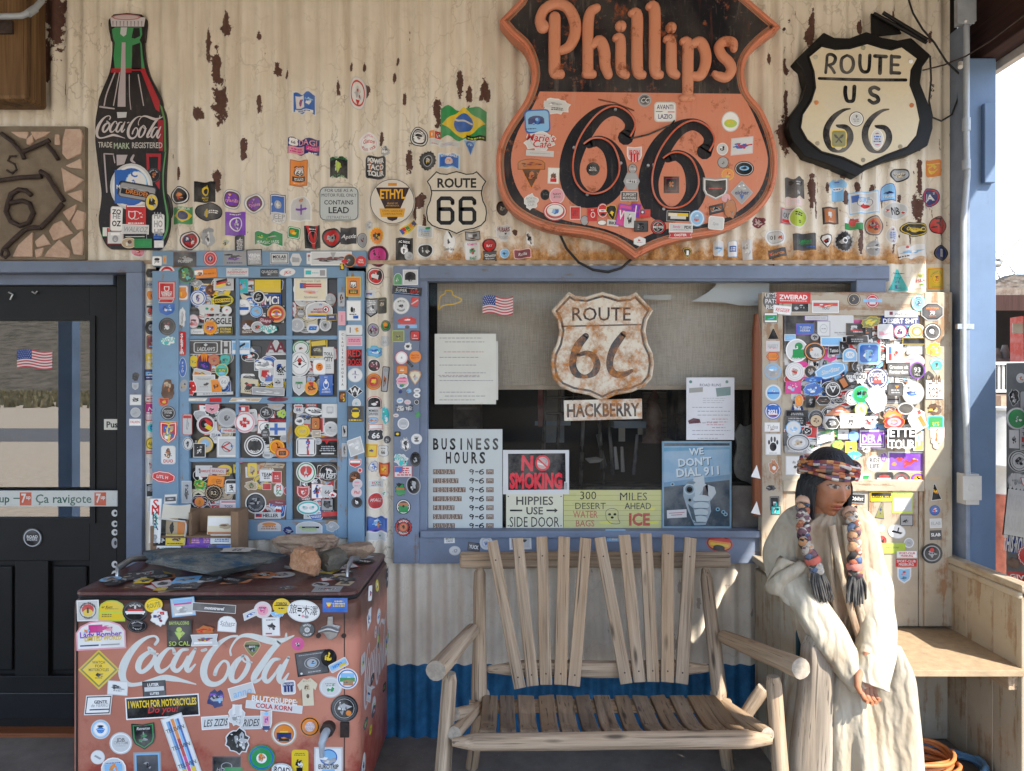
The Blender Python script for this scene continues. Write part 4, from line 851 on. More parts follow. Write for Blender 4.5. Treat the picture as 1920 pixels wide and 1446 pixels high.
BP += [([(237 + 27 * math.cos(2 * math.pi * k / 24), 32.4 + 5.5 * math.sin(2 * math.pi * k / 24)) for k in range(24)], (.40,.16,.16), 2), ([(237 + 23 * math.cos(2 * math.pi * k / 24), 32.4 + 3.8 * math.sin(2 * math.pi * k / 24)) for k in range(24)], (.5,.40,.39), 3)]
BP += strokes([zb_(l) for l in ([(860,545,10),(800,700,10),(780,790,10)],[(895,545,8),(850,790,8)],[(968,560,6),(970,720,6),(980,820,6)],[(1035,560,8),(1075,790,8)],[(750,800,14),(855,815,10)],[(780,1155,12),(800,1440,10)],[(780,1152,10),(850,1155,8)],[(850,1165,8),(860,1220,8)],[(1000,1165,16),(985,1200,20),(1010,1220,10)])], GRY, 1) + strokes([zb_([(1240,1140,10),(1222,1300,10),(1225,1440,10),(1245,1560,14),(1255,1640,16),(1245,1740,16),(1200,1830,16)])], (.10,.28,.10), 1)
BP += txt('TRADE', *zb_([(788,1084)])[0], 10, (.45,.42,.36), .02, 26, layer=3) + txt('MARK', *zb_([(910,1092)])[0], 11, (.36,.42,.30), .02, 30, layer=3) + txt('REGISTERED', *zb_([(1102,1088)])[0], 10.5, (.45,.42,.38), .02, 58, layer=3)
# flowing script, traced as strokes (photo pixels of the cooler front); reused on cooler and bottle
SCRIPT = [[(291,1208,5),(296,1200,5),(290,1193,3.5),(275,1196,5),(258,1208,9),(243,1226,12),(233,1245,14),(229,1262,13),(233,1277,10),(245,1284,7),(265,1282,6),(287,1276,8),(308,1271,10),(326,1273,9),(340,1276,6),(367,1283,2)],
  [(290,1222,5),(278,1224,7),(264,1236,10),(259,1252,10),(266,1260,7),(280,1250,8),(290,1234,7),(288,1221,4),(278,1214,3),(283,1225,3),(296,1226,3)],[(327,1224,7),(324,1216,4),(315,1217,5),(301,1232,9),(294,1248,10),(300,1259,8),(312,1254,4),(322,1244,3)],
  [(352,1218,4),(340,1220,6),(329,1236,9),(324,1251,9),(332,1258,7),(343,1248,5),(352,1232,5)],[(366,1217,5),(357,1234,9),(350,1250,9),(354,1258,7),(366,1246,3)],[(379,1220,5),(386,1218,5)],
  [(403,1264,7),(407,1253,6),(418,1240,4),(427,1243,5),(428,1256,5),(420,1274,6),(404,1283,8),(389,1279,11),(382,1264,12),(385,1243,12),(397,1222,10),(414,1204,7),(432,1194,4),(445,1193,4)],
  [(433,1228,4),(432,1218,3),(440,1203,3.5),(452,1193,5),(470,1192,8),(495,1199,11),(515,1203,11),(532,1200,7),(551,1192,2)],[(537,1188,3),(536,1196,5)],
  [(457,1230,5),(445,1240,9),(435,1258,11),(435,1274,9),(445,1277,6),(458,1264,8),(466,1246,8),(463,1233,5),(454,1229,3),(458,1240,3),(472,1242,3)],[(524,1204,9),(508,1222,10),(492,1245,11),(478,1266,11),(476,1277,8),(486,1275,4),(494,1266,3)],
  [(524,1236,4),(512,1238,7),(500,1254,9),(495,1270,9),(502,1278,7),(514,1266,5),(526,1248,5)],[(541,1233,5),(530,1254,9),(523,1271,9),(529,1279,7),(541,1263,3)]]
def script(fn): return [[(*fn(x, y), w * fn.k) for x, y, w in l] for l in SCRIPT]
def _bs(x, y): return 181 + (x - 228) * .385, 215.5 + (y - 1190) * .46 + (x - 228) * .008
_bs.k = .42
BP += strokes(script(_bs), (.52,.46,.44), 4)
printed('bottle_print', SB, BP, bs, M_clean)
# ================================================================ COOLER
CD = .68; CX0, CX1, CTOP = -1.655, -.572, .845
cool = thing('drinks_cooler', 'faded red chest drinks cooler with white script, covered in stickers', 'drinks cooler', (-1.1, -.36, 0))
def mk_cool():
    n = NT('sunfaded_red_enamel'); c = n.coords((1, 1, 1), False); f = n.noise(c, 6, 7, .7); g = n.noise(c, 40, 5, .7); h = n.noise(c, 2.2, 4)
    sx = n.new('ShaderNodeSeparateXYZ'); n.link(n.obj(), sx.inputs[0])
    col = n.ramp(h, [(.3, (.40,.145,.095)), (.7, (.54,.22,.145))])
    top = n.ramp(n.math('ADD', sx.outputs['Z'], n.math('MULTIPLY', n.math('SUBTRACT', f, .5), .13)), [(.68, 0), (.77, 1)]); col = n.mix(n.math('MULTIPLY', top, .9), col, (.05,.022,.017))
    rd = n.ramp(n.math('ADD', n.math('SUBTRACT', .46, sx.outputs['Z']), n.math('MULTIPLY', n.math('SUBTRACT', f, .5), 1.1)), [(.15, 0), (.32, .8)]); col = n.mix(rd, col, (.30,.035,.025))
    rs_ = n.ramp(n.math('ADD', n.math('MULTIPLY', f, .6), n.math('MULTIPLY', g, .4)), [(.60, 0), (.70, .8)]); col = n.mix(rs_, col, (.16,.055,.03))
    n.bump(n.math('ADD', n.math('MULTIPLY', g, .25), n.math('MULTIPLY', f, .2)), .25, .003); return n.out(col, n.ramp(f, [(.3, .3), (.7, .5)]), spec=.45)
M_cool = mk_cool()
M_lid = mk_worn('dark_maroon_lid', .1, (.20,.09,.05), .58, .68, .28, 7)
def rr_plan(x0, x1, y0, y1, r, n=6):
    res = []
    for cx, cy, s in ((x1 - r, y1 - r, 0), (x0 + r, y1 - r, 90), (x0 + r, y0 + r, 180), (x1 - r, y0 + r, 270)): res += [(cx + r * math.cos(R(s + 90 * i / n)), cy + r * math.sin(R(s + 90 * i / n))) for i in range(n + 1)]
    return res
def plan_loft(name, prof, x0, x1, y0, y1, r, mat, parent, col=(.5, .5, .5)):
    mb = MB(); rows = [[(x, y, z) for x, y in rr_plan(x0 - o, x1 + o, y0 - o, y1 + o, max(.004, r + o))] for z, o in prof]; mb.grid(rows, col, smooth=True, closed=True); mb.cap(rows[0], col, flip=True); mb.cap(rows[-1], col)
    o = mb.build(name, mat, parent, merge=True); m = o.modifiers.new('e', 'EDGE_SPLIT'); m.split_angle = R(40); return o
plan_loft('body', [(.03, -.012), (.06, 0), (.40, 0), (.80, 0), (.835, -.002), (CTOP, -.012)], CX0, CX1, -CD, -.035, .05, M_cool, cool)
plan_loft('gasket', [(CTOP - .002, -.016), (CTOP + .010, -.012), (CTOP + .014, -.016)], CX0, CX1, -CD, -.035, .05, M_rubber, cool)
plan_loft('lid', [(CTOP + .012, -.018), (CTOP + .020, -.008), (CTOP + .030, -.010), (CTOP + .034, -.022), (CTOP + .034, -.10)], CX0, CX1, -CD, -.035, .05, M_lid, cool, (.075, .022, .02))
LZ = CTOP + .0345
mb = MB(); mb.box((CX0 + .028, -CD - .0012, .05), (CX0 + .032, -CD + .01, .80)); mb.build('panel_seam', M_rubber, cool)
mb = MB(); mb.box((CX1 - .055, -CD - .0012, .05), (CX1 - .052, -CD + .01, .80)); mb.build('panel_seam', M_rubber, cool)
SCF = Surf('cool', cool, CD); SCF.mat = M_print
printed('painted_script', SCF, strokes(SCRIPT, (.60, .62, .58), 0, 1.12), cool, mk_worn('chipped_white_paint', .15, (.42,.15,.09), .62, .68, .4, 14), .0004)
# bottle opener, tap, latch plates
op = mb = MB(); fo = pf(CD, 430, 1000, 6)
slab('bottle_opener', zoomed([(1105,945),(1160,940),(1165,1030),(1248,1045),(1225,1115),(1205,1165),(1150,1202),(1100,1190),(1065,1130),(1012,1105),(1030,1065),(1100,1035)], 430, 1000, 6), CD + .010, CD, M_steel, cool, bevel=.002)
mb = MB(); puffy(mb, [(1030, 1085, 40), (1130, 1060, 60), (1230, 1085, 40)], lambda x, y, o: fo(x, y, .010 + o), .016, (.5, .4, .4)); mb.build('opener_lip', M_steel, cool)
fs = pf(CD, 430, 1220, 6); mb = MB(); mb.tube([fs(1120, 860, .0), fs(1120, 860, .03)], .026, 14, BLK); mb.build('tap_flange', M_rust, cool)
mb = MB(); mb.tube([fs(1120, 860, .02), fs(1115, 870, .055), fs(1100, 930, .075), fs(1098, 1000, .072), fs(1098, 1085, .07)], [.014, .015, .013, .010, .009], 12); mb.build('drain_tap', M_galv, cool)
mb = MB(); mb.box(tuple(fs(1252, 968, .008)), tuple(fs(1350, 800, 0))); mb.build('latch_plate', M_rust, cool, bevel=.002)
for x, y in ((1005, 1150), (1290, 1150)):
    mb = MB(); p = pf(CD, 430, 1000, 6)(x, y, 0); mb.tube([p, p + Vector((0, -.006, 0))], .009, 8); mb.build('old_bolt', M_rust, cool)
for x, nm in ((-.675, 'lid_bracket'), (-1.60, 'lid_bracket')):
    mb = MB(); mb.tube([(x + .012, -.47, LZ), (x + .012, -.47, LZ + .035), (x, -.34, LZ + .040), (x, -.20, LZ + .01)], .006, 8, squash=2.2); mb.build(nm, M_steel, cool)
SCT = Surf('lid', cool, fn=lambda x, y, o: Vector((XW(x, CD), -CD + (325 - y) * .002, LZ + o)))
SCS = Surf('side', cool, fn=lambda x, y, o: Vector((CX1 + o, -CD + x * .002, .845 - y * .002)))
printed('painted_script', SCS, strokes([[(50 + (x - 228) * .75, 110 + (y - 1190) * 1.25, w * .95) for x, y, w in l] for l in SCRIPT], (.60, .56, .55), 0), cool, M_print, .0004)

# ---------------------------------------------------------------- things lying on the cooler
def rock(name, label, c, s, seed, mat, parent=None, rough=.25, fr=2.2, flat=0.0, rot=0, cat='rock', sub=4):
    bm = bmesh.new(); bmesh.ops.create_icosphere(bm, subdivisions=sub, radius=1); rn = random.Random(seed); planes = [(Vector((rn.gauss(0, 1), rn.gauss(0, 1), rn.gauss(0, 1))).normalized(), rn.uniform(.55, .85)) for _ in range(15)]
    for v in bm.verts:
        n0 = v.co.normalized(); k = 1 + rough * noise.noise(n0 * fr + Vector((seed, 0, 0))) + rough * .5 * noise.noise(n0 * fr * 2.3 + Vector((0, seed, 0))) + rough * .22 * noise.noise(n0 * fr * 6 + Vector((0, 0, seed)))
        p = n0 * k
        for pn, pd in planes: p = p - pn * max(0, p.dot(pn) - pd - .03 * noise.noise(p * 5))
        p = Vector((p.x * s[0], p.y * s[1], p.z * s[2]))
        if flat: p.z = max(-s[2] * flat, min(s[2] * flat, p.z)) + p.z * .12
        v.co = p
    zmin = min(v.co.z for v in bm.verts); bmesh.ops.translate(bm, verts=bm.verts, vec=(0, 0, -zmin)); me = bpy.data.meshes.new(name); bm.to_mesh(me); bm.free()
    me.materials.append(mat); o = bpy.data.objects.new(name, me); COL.objects.link(o); put(o, parent, T(c) @ Matrix.Rotation(R(rot), 4, 'Z')); tag(o, label, cat); return o
def mk_rock(name, stops, sc=9, bump=.8):
    n = NT(name); c = n.coords((1, 1, 1)); f = n.noise(c, sc, 9, .75); g = n.noise(c, sc * 6, 5, .7); n.bump(n.math('ADD', f, n.math('MULTIPLY', g, .5)), bump, .01); return n.out(n.ramp(n.math('ADD', n.math('MULTIPLY', f, .65), n.math('MULTIPLY', g, .35)), stops), .9, spec=.2)
def on_lid(px, py): dist = (EYE - LZ) * FPX / (py - 723); return Vector(((px - 960) * dist / FPX, -(D - dist), LZ))
def mk_slab():
    n = NT('blue_painted_stone'); c = n.coords((1, 1, 1)); f = n.noise(c, 9, 9, .75); g = n.noise(n.coords((4, 9, 9)), 1.5, 6, .7); sx = n.new('ShaderNodeSeparateXYZ'); n.link(n.obj(), sx.inputs[0])
    gray = n.ramp(f, [(.3, (.05,.055,.055)), (.55, (.15,.15,.135)), (.75, (.27,.25,.21))]); blue = n.ramp(g, [(.36, (.012,.05,.095)), (.48, (.04,.07,.095)), (.58, (.12,.125,.115)), (.75, (.20,.19,.165))])
    up = n.ramp(n.math('ADD', sx.outputs['Z'], n.math('MULTIPLY', n.math('SUBTRACT', f, .5), .10)), [(.022, 0), (.032, 1)]); n.bump(n.math('ADD', f, n.math('MULTIPLY', g, .4)), 1.0, .016)
    return n.out(n.mix(n.math('MULTIPLY', up, n.ramp(f, [(.40, 1), (.56, .15)])), gray, blue), .85, spec=.25)
stone = rock('painted_stone', 'long flat stone painted blue with a white 66 shield, lying on the cooler lid', on_lid(396, 1080) + Vector((0, .06, 0)), (.31, .15, .062), 3.3, mk_slab(), None, .22, 1.6, .62, -3, 'painted stone', 5)
_stz = max(v.co.z for v in stone.data.vertices if abs(v.co.x - .08) < .09 and abs(v.co.y) < .06) + .001; szp = Surf('stone', stone, fn=lambda x, y, o: stone.matrix_basis.translation + Vector((.08 + x * .004, .012 + (-y) * .0048, _stz + o)))
printed('painted_shield', szp, [([(x * 17, y * 9) for x, y in US], (.50,.48,.44), 0)] + txt('66', 0, 1, 7, BLK, .03, 16, layer=1) + txt('ROUTE', 0, -5, 2.5, BLK, .02, 13, layer=1), stone, M_print, .001)
GRAN = mk_rock('pink_grey_granite', [(.3, (.09,.058,.043)), (.45, (.29,.195,.135)), (.58, (.40,.29,.20)), (.75, (.52,.40,.285))], 7)
rock('granite_rock', 'broad pinkish granite rock at the back of the cooler lid', on_lid(574, 1046) + Vector((0, .02, 0)), (.17, .09, .060), 7.7, GRAN, None, .35, 2.0, .8, 5)
rock('granite_rock', 'flat tan slab of stone at the right back of the cooler lid', on_lid(657, 1050) + Vector((0, .03, 0)), (.11, .07, .05), 12.1, GRAN, None, .22, 2.2, .55, -15)
rock('orange_rock', 'rough orange mineral rock near the front of the cooler lid', on_lid(573, 1082), (.070, .065, .072), 21.5, mk_rock('orange_mineral', [(.3, (.16,.06,.025)), (.5, (.40,.21,.115)), (.68, (.56,.37,.24))], 14, 1), None, .30, 2.0, 0, 0)
rock('grey_rock', 'dark grey rounded rock beside the orange mineral rock', on_lid(622, 1072), (.07, .06, .05), 31.3, mk_rock('dark_lichen_stone', [(.3, (.04,.037,.03)), (.55, (.13,.115,.09)), (.75, (.24,.21,.16))], 10), None, .3, 1.8, 0, 20)
rock('grey_stone_chip', 'thin pale chip of stone lying against the orange rock', on_lid(543, 1068), (.032, .02, .012), 41.3, mk_rock('pale_chip', [(.3, (.14,.13,.11)), (.7, (.32,.29,.24))]), None, .3, 1.8, 0, -30)

CARD = mk_plain('brown_cardboard', (.21,.125,.07), .85, var=.25, scale=9)
bx = thing('brochure_box', 'brown cardboard brochure box standing at the back of the cooler lid', 'box', W(370, 1040, .2))
BXD = .20
for nm, x0, y0, x1, y1, d0, d1 in (('back_panel', 297, 960, 446, 1032, .10, .095), ('side_panel', 436, 958, 450, 1036, BXD + .02, .10), ('side_panel', 286, 985, 291, 1034, BXD + .02, .10), ('front_lip', 291, 1022, 436, 1036, BXD + .02, BXD + .015), ('divider', 352, 962, 357, 1024, BXD - .01, .10), ('shelf', 291, 1005, 436, 1009, BXD, .10)):
    mb = MB(); fbox(mb, x0, y0, x1, y1, d0, d1, ref=BXD); mb.build(nm, CARD, bx)
def booklet(name, label, x0, y0, x1, y1, d, th, col, ops, lean=6, cat='booklet'):
    p = W((x0 + x1) / 2, y1, d); k = (D - d) / FPX; w, h = (x1 - x0) * k, (y1 - y0) * k; mb = MB(); mb.box((-w / 2, 0, 0), (w / 2, th, h), PAL['w'])
    for pts, c, l in art(x1 - x0, y1 - y0, 'r', col, ops, int(x0 * 7 + y0)): 
        for t in (tri(pts) if len(pts) > 4 or len(pts) == 3 else [pts]):
            if sum(t[i][0] * t[(i + 1) % len(t)][1] - t[(i + 1) % len(t)][0] * t[i][1] for i in range(len(t))) < 0: t = list(reversed(t))
            mb.face([(x * k, -.0005 - l * .0001, h / 2 + y * k) for x, y in t], c)
    o = mb.build(name, M_paper, None, T(p) @ Matrix.Rotation(R(-lean), 4, 'X')); tag(o, label, cat); return o
booklet('booklet', 'dark booklet with a yellow cover picture in the left of the brochure box', 300, 970, 350, 1008, .165, .012, 'k', ['*rt@-15,0,45,90', '*xk@-15,-5,18,60', '*ro@62,-10,34,70', '=w2@0,-88,60,10'])
booklet('booklet', 'black and white card at the lower left of the brochure box', 288, 1000, 310, 1024, .195, .005, 'k', ['%wks'])
booklet('booklet', 'yellow card with brown lettering in the brochure box', 310, 1003, 346, 1022, .2, .006, 'y', ['%etk@0,0,70,50', '=k1@0,-70,80,15'])
booklet('booklet', 'purple packet in the middle of the brochure box', 350, 1004, 396, 1022, .19, .01, 'v', ['=p3@-40,0,50,70', '=p3@60,0,30,60'])
booklet('booklet', 'white packet with small grey print beside the purple packet', 394, 1003, 437, 1020, .195, .01, 'w', ['=b3@0,0,70,60'])
booklet('booklet', 'white leaflet with green letters lying before the brochure box', 293, 1024, 338, 1040, .24, .004, 'w', ['Tc@10,40,40,70:LIGHTHOUSE BOOK', '*re@-85,0,10,60', '=x2@20,-30,60,30'])
booklet('booklet', 'long dark purple leaflet before the brochure box', 342, 1024, 390, 1040, .238, .004, 'v', ['=n2@0,0,80,60'])
booklet('booklet', 'bright blue leaflet at the right front of the brochure box', 388, 1022, 432, 1040, .236, .004, 'b', ['*rn@-60,0,40,100', '%lw@-55,0,25,60,4', '=l2@30,0,60,50'])
booklet('booklet', 'cream leaflet with a tan lizard standing at the right of the brochure box', 388, 968, 440, 1003, .17, .006, 'f', ['*rw@-10,40,85,45', '*xt@30,-10,50,30', '*xe@20,0,30,12', '*ru@0,-80,95,12'])
booklet('flip_flop_card', 'long white card with red and black letters leaning at the left of the brochure box', 279, 936, 300, 1018, .215, .004, 'w', ['Tr@0,75,30,80:S', 'Tr@0,50,30,80:N', 'Tk@0,25,22,80:K', 'Tk@0,0,22,80:R', 'Tn@0,-25,22,80:A', 'Oc@30,8', '%xs@0,-75,50,30'], 4, 'card')
# a curled newsletter on a grey wire stand
cn = thing('paper_sheaf', 'curled white sheaf of papers sticking out of the brochure box', 'papers', W(330, 975, .19))
mb = MB(); rows = []
for i in range(7):
    q = i / 6; rows.append([W(302 + 52 * s + 4 * q, 975 - 30 * q + 6 * math.sin(s * 3.0) * (q - .5), .19 + .03 * math.sin(s * 2.6 + 1) + .02 * q) for s in [j / 10 for j in range(11)]])
mb.grid(rows, (.66, .62, .52)); mb.build('sheet', M_paper, cn)
mb = MB(); mb.tube([W(296, 972, .22), W(347, 978, .22), W(349, 985, .22), W(347, 1006, .22)], .004, 6, (.5, .5, .5)); mb.build('clip', M_white, cn)

# ================================================================ TWIN BENCH
bench = thing('log_bench', 'rustic grey two-seat log bench with fanned back slats', 'bench', W(1140, 1440, .6))
MW2 = [M_oldwood, M_endgrain]
def Zb(x, y, d): return W(780 + x / 2.909, 980 + y / 2.909, d)
plank('top_rail', W(862, 1050, .20), W(1368, 1049, .20), .068, .05, M_oldwood, bench, bevel=.012, nseg=6, warp=.004, seed=1)
plank('lower_rail', Zb(385, 800, .42), Zb(1605, 795, .42), .062, .045, M_oldwood, bench, bevel=.016, nseg=6, warp=.003, seed=2, shape=lambda q: (1 - .55 * max(0, abs(q - .5) * 2 - .86) / .14,) * 2)
BS = [(415,102,568,905,62),(553,86,637,892,64),(686,78,710,886,64),(808,78,787,886,66),(925,86,860,893,64),(1002,82,1148,880,64),(1135,68,1220,872,66),(1252,60,1292,870,66),(1374,66,1370,872,68),(1497,84,1447,880,68)]
for i, (x0, y0, x1, y1, w) in enumerate(BS): plank('back_slat', Zb(x1, y1, .475), Zb(x0, y0, .245), w / 2.909 * 2.96 / FPX, .019, M_oldwood, bench, up=(0, -1, .25), bevel=.003, nseg=5, warp=.0012, seed=i)
for i, s in enumerate([o for o in bench.children if o.name.startswith('back_slat')]):
    for z in (.07, .86): mb = MB(); L = max(v.co.z for v in s.data.vertices); mb.tube([(0, .0095, L * z), (0, .0105, L * z)], .0035, 8, (.03, .02, .015)); mb.build('nail', M_rust, s, WM[s.name])
log('back_post', Zb(348, 250, .21), Zb(345, 1000, .50), .027, .030, MW2, bench, seed=1, ends=(.6, .55))
log('back_post', Zb(1578, 252, .21), Zb(1662, 992, .50), .026, .032, MW2, bench, seed=2, ends=(.6, .6), taper=.08)
log('armrest', W(888, 1180, .40), W(817, 1258, .92), .028, .036, MW2, bench, seed=3, ends=(.8, .95), taper=.05)
log('armrest', W(1352, 1192, .40), W(1502, 1254, .92), .026, .036, MW2, bench, seed=4, ends=(.6, .97), taper=.05)
log('front_leg', W(844, 1262, .83), W(819, 1600, .83), .026, .031, MW2, bench, seed=5, ends=(.75, 1))
log('front_leg', W(1450, 1268, .83), W(1474, 1600, .83), .026, .031, MW2, bench, seed=6, ends=(.75, 1))
log('rear_leg', W(905, 1300, .48), W(880, 1470, .20), .028, .028, MW2, bench, seed=7)
log('rear_leg', W(1345, 1300, .48), W(1370, 1470, .20), .028, .028, MW2, bench, seed=8)
log('brace', W(1432, 1290, .62), W(1385, 1360, .58), .026, .024, MW2, bench, seed=9, ends=(.9, .8))
log('brace', W(852, 1340, .80), W(900, 1330, .45), .022, .024, MW2, bench, seed=10)
log('side_rail', W(852, 1376, .86), W(905, 1318, .45), .024, .024, MW2, bench, seed=11)
log('side_rail', W(1440, 1378, .86), W(1345, 1316, .45), .024, .028, MW2, bench, seed=12, rough=.12)
log('seat_rail', W(848, 1392, .87), W(1446, 1386, .87), .030, .030, MW2, bench, seed=13, ends=(.45, .55), taper=.07, rough=.12)
log('seat_rail', W(880, 1325, .50), W(1370, 1322, .50), .026, .026, MW2, bench, seed=14)
SF = [388,505,620,738,850,975,1085,1205,1335,1455,1570,1690,1800]; SBk = [405,495,598,710,808,905,1010,1120,1220,1315,1420,1520,1600]
for i, (a, c) in enumerate(zip(SF, SBk)):
    rnd = random.Random(i + 50); prof = [(.49, .405), (.56, .404), (.64, .398), (.72, .402), (.79, .416), (.825, .430), (.845, .433), (.857, .430)]; xa, xc = XW(780 + a / 2.909, .88), XW(780 + c / 2.909, .49); p0 = Vector((xc, -.49, .405)); p1 = Vector((xa, -.905, .42)); z = p1 - p0; L = z.length; z.normalize(); u = Vector((0, 0, 1)); u = (u - z * u.dot(z)).normalized(); x = u.cross(z)
    M = Matrix(((x.x, u.x, z.x, p0.x), (x.y, u.y, z.y, p0.y), (x.z, u.z, z.z, p0.z), (0, 0, 0, 1))); Mi = M.inverted(); rows = []; ww = .030 + rnd.uniform(-.002, .003); tilt = rnd.uniform(-.003, .003)
    for d, h in prof:
        q = (d - .49) / .415; cx = xc + (xa - xc) * q; rows.append([Mi @ Vector((cx + sx * ww, -d, h + sy + sx * tilt + rnd.uniform(-.001, .001))) for sx, sy in ((-1, -.014), (1, -.014), (1, .008), (-1, .008))])
    mb = MB(); mb.grid(rows, smooth=False, closed=True); mb.cap(rows[0], flip=True); mb.cap(rows[-1]); mb.build('seat_slat', M_slatwood, bench, M, bevel=.004, merge=True)

# ================================================================ WHITE BOOTH WITH A TALL STICKERED BACK
booth = thing('booth_seat', 'peeling white plank booth seat with a tall board back full of stickers', 'bench', (1.59, -.25, 0))
BX0, BX1, BDP, BZ = 1.1425, 2.035, .53, .53
def zp(name, x0, y0, x1, y1, d0, d1, vert=True, mat=None, bevel=.004): return zplank(name, x0, y0, x1, y1, d0, d1, mat or M_cab, booth, vert, bevel)
zp('back_stile', 1428, 548, 1468, 1175, .062, .015); zp('back_stile', 1734, 548, 1786, 1175, .062, .015); zp('back_rail', 1468, 548, 1734, 592, .060, .015, False)
zp('back_rail', 1468, 900, 1734, 922, .060, .015, False)
zp('back_panel', 1466, 590, 1736, 903, .045, .02)
for i, (x0, x1) in enumerate(((1466, 1545), (1546, 1628), (1629, 1722), (1723, 1735))): zp('back_plank', x0, 920, x1, 1175, .048 if i != 2 else .052, .02)
for i, (x0, x1) in enumerate(((1430, 1520), (1521, 1612), (1613, 1694), (1695, 1778))): zp('lower_plank', x0, 1176, x1, 1386, .03, .012, mat=M_whitewood)
plank('seat_board', (BX0 + .012, -.28, BZ - .012), (BX1 - .01, -.28, BZ - .012), .50, .022, M_osb, booth, up=(0, 0, 1), bevel=.003)
for i, (y0, y1) in enumerate(((-.02, -.17), (-.171, -.34), (-.341, -.49))):
    plank('side_board', (BX0, (y0 + y1) / 2, 0), (BX0, (y0 + y1) / 2, .80), abs(y1 - y0), .022, M_whitewood, booth, up=(-1, 0, 0), bevel=.003); plank('side_board', (BX1, (y0 + y1) / 2, 0), (BX1, (y0 + y1) / 2, .80), abs(y1 - y0), .022, M_whitewood, booth, up=(-1, 0, 0), bevel=.003)
for x in (BX0, BX1):
    plank('arm_cap', (x, -.02, .848), (x, -.535, .848), .055, .03, M_whitewood, booth, up=(0, 0, 1), bevel=.006); plank('arm_moulding', (x - .016 if x > 1.5 else x + .018, -.02, .818), (x - .016 if x > 1.5 else x + .018, -.52, .818), .03, .03, M_whitewood, booth, up=(0, 0, 1), bevel=.008)
    plank('front_stile', (x, -.505, 0), (x, -.505, .835), .036, .03, M_whitewood, booth, up=(0, -1, 0), bevel=.004)
plank('seat_cleat', (BX1 - .035, -.05, BZ - .06), (BX1 - .035, -.50, BZ - .06), .042, .07, M_oldwood, booth, up=(0, 0, 1), bevel=.003)
plank('front_edge', (BX0 + .02, -.535, BZ - .012), (BX1 - .005, -.535, BZ - .012), .024, .012, M_osb, booth, up=(0, -1, 0), bevel=.002)
pd = plank('wooden_paddle', W(1419, 968, .075), W(1418, 588, .075), .036, .03, M_brownwood, None, bevel=.008, nseg=10, shape=lambda q: (1 if q < .9 else 1 - .6 * (q - .9) / .1, 1)); tag(pd, 'varnished brown wooden paddle standing against the left edge of the tall sticker board', 'paddle')
for i, y in enumerate((884, 952)):
    sl = slab('paper_scrap', [(1419, y - 12), (1426, y + 14), (1408, y + 10)], .096, .0955, M_paper, None, PAL['w']); tag(sl, 'torn white paper scrap stuck %s on the brown paddle' % ('halfway up' if i == 0 else 'near the foot'), 'paper scrap')
lg = log('driftwood_log', W(1532, 1190, .72), W(1512, 1660, .72), .055, .085, [mk_wood('bleached_driftwood', [(.10,.085,.07),(.27,.235,.19),(.38,.34,.285),(.24,.19,.14)], gs=38, tint=0, bump=1), M_endgrain], None, n=30, seed=21, rough=.42, ends=(.72, 1), nseg=14, taper=.05); tag(lg, 'weathered grey driftwood log standing against the seated figure\'s knee', 'log')
tb = plank('teal_board', W(1505, 1700, .545), W(1504, 1122, .545), .045, .02, mk_painted_wood('dark_teal_paint', (.012,.05,.07), (.05,.04,.03), .66, .72, 20, crack=False), None, bevel=.003); tag(tb, 'narrow dark teal board propped between the booth side and the driftwood log', 'board')
def coil(name, label, c, r0, loops, tr, mat, seed, cat):
    rnd = random.Random(seed); pts = []; n = 26
    for i in range(loops * n + 1):
        a = 2 * math.pi * i / n; q = i / n; r = r0 * (1 + .10 * math.sin(q * 2.1 + seed) + .05 * math.sin(a * 2 + q)); pts.append(c + Vector((r * math.cos(a) + .02 * math.sin(q * 1.7), r * .72 * math.sin(a) + .02 * math.cos(q * 2.3), tr + q * tr * 1.5 + .006 * math.sin(a * 3 + q))))
    mb = MB(); mb.tube(pts, tr, 7); o = mb.build(name, mat); tag(o, label, cat)
coil('extension_cord', 'coiled orange extension cord on the floor under the booth seat', Vector((1.72, -.30, .0)), .155, 7, .0085, mk_plain('orange_cord', (.50,.17,.05), .5), 1.0, 'cord')
coil('garden_hose', 'blue and grey hose coiled around the orange cord under the booth seat', Vector((1.77, -.30, .0)), .225, 3, .010, mk_plain('blue_hose', (.10,.22,.36), .45), 2.2, 'hose')
mb = MB(); rows = []
for i in range(12):
    q = i / 11; rows.append([W(1712, 1340, .55) + Vector((math.cos(a) * (.015 + .045 * q) * (1 + .25 * noise.noise((math.cos(a) * 2, math.sin(a) * 2, q * 3))), math.sin(a) * .045 * (.4 + q) * (1 + .2 * noise.noise((math.sin(a) * 2, q * 4, 3))), -q * .40)) for a in [2 * math.pi * j / 22 for j in range(22)]])
mb.grid(rows, closed=True); mb.cap(rows[-1]); mb.cap(rows[0], flip=True); o = mb.build('plastic_bag', mk_plain('pale_green_plastic', (.36,.46,.42), .4, var=.2)); tag(o, 'crumpled pale green plastic bag beside the robe\'s hem', 'bag')
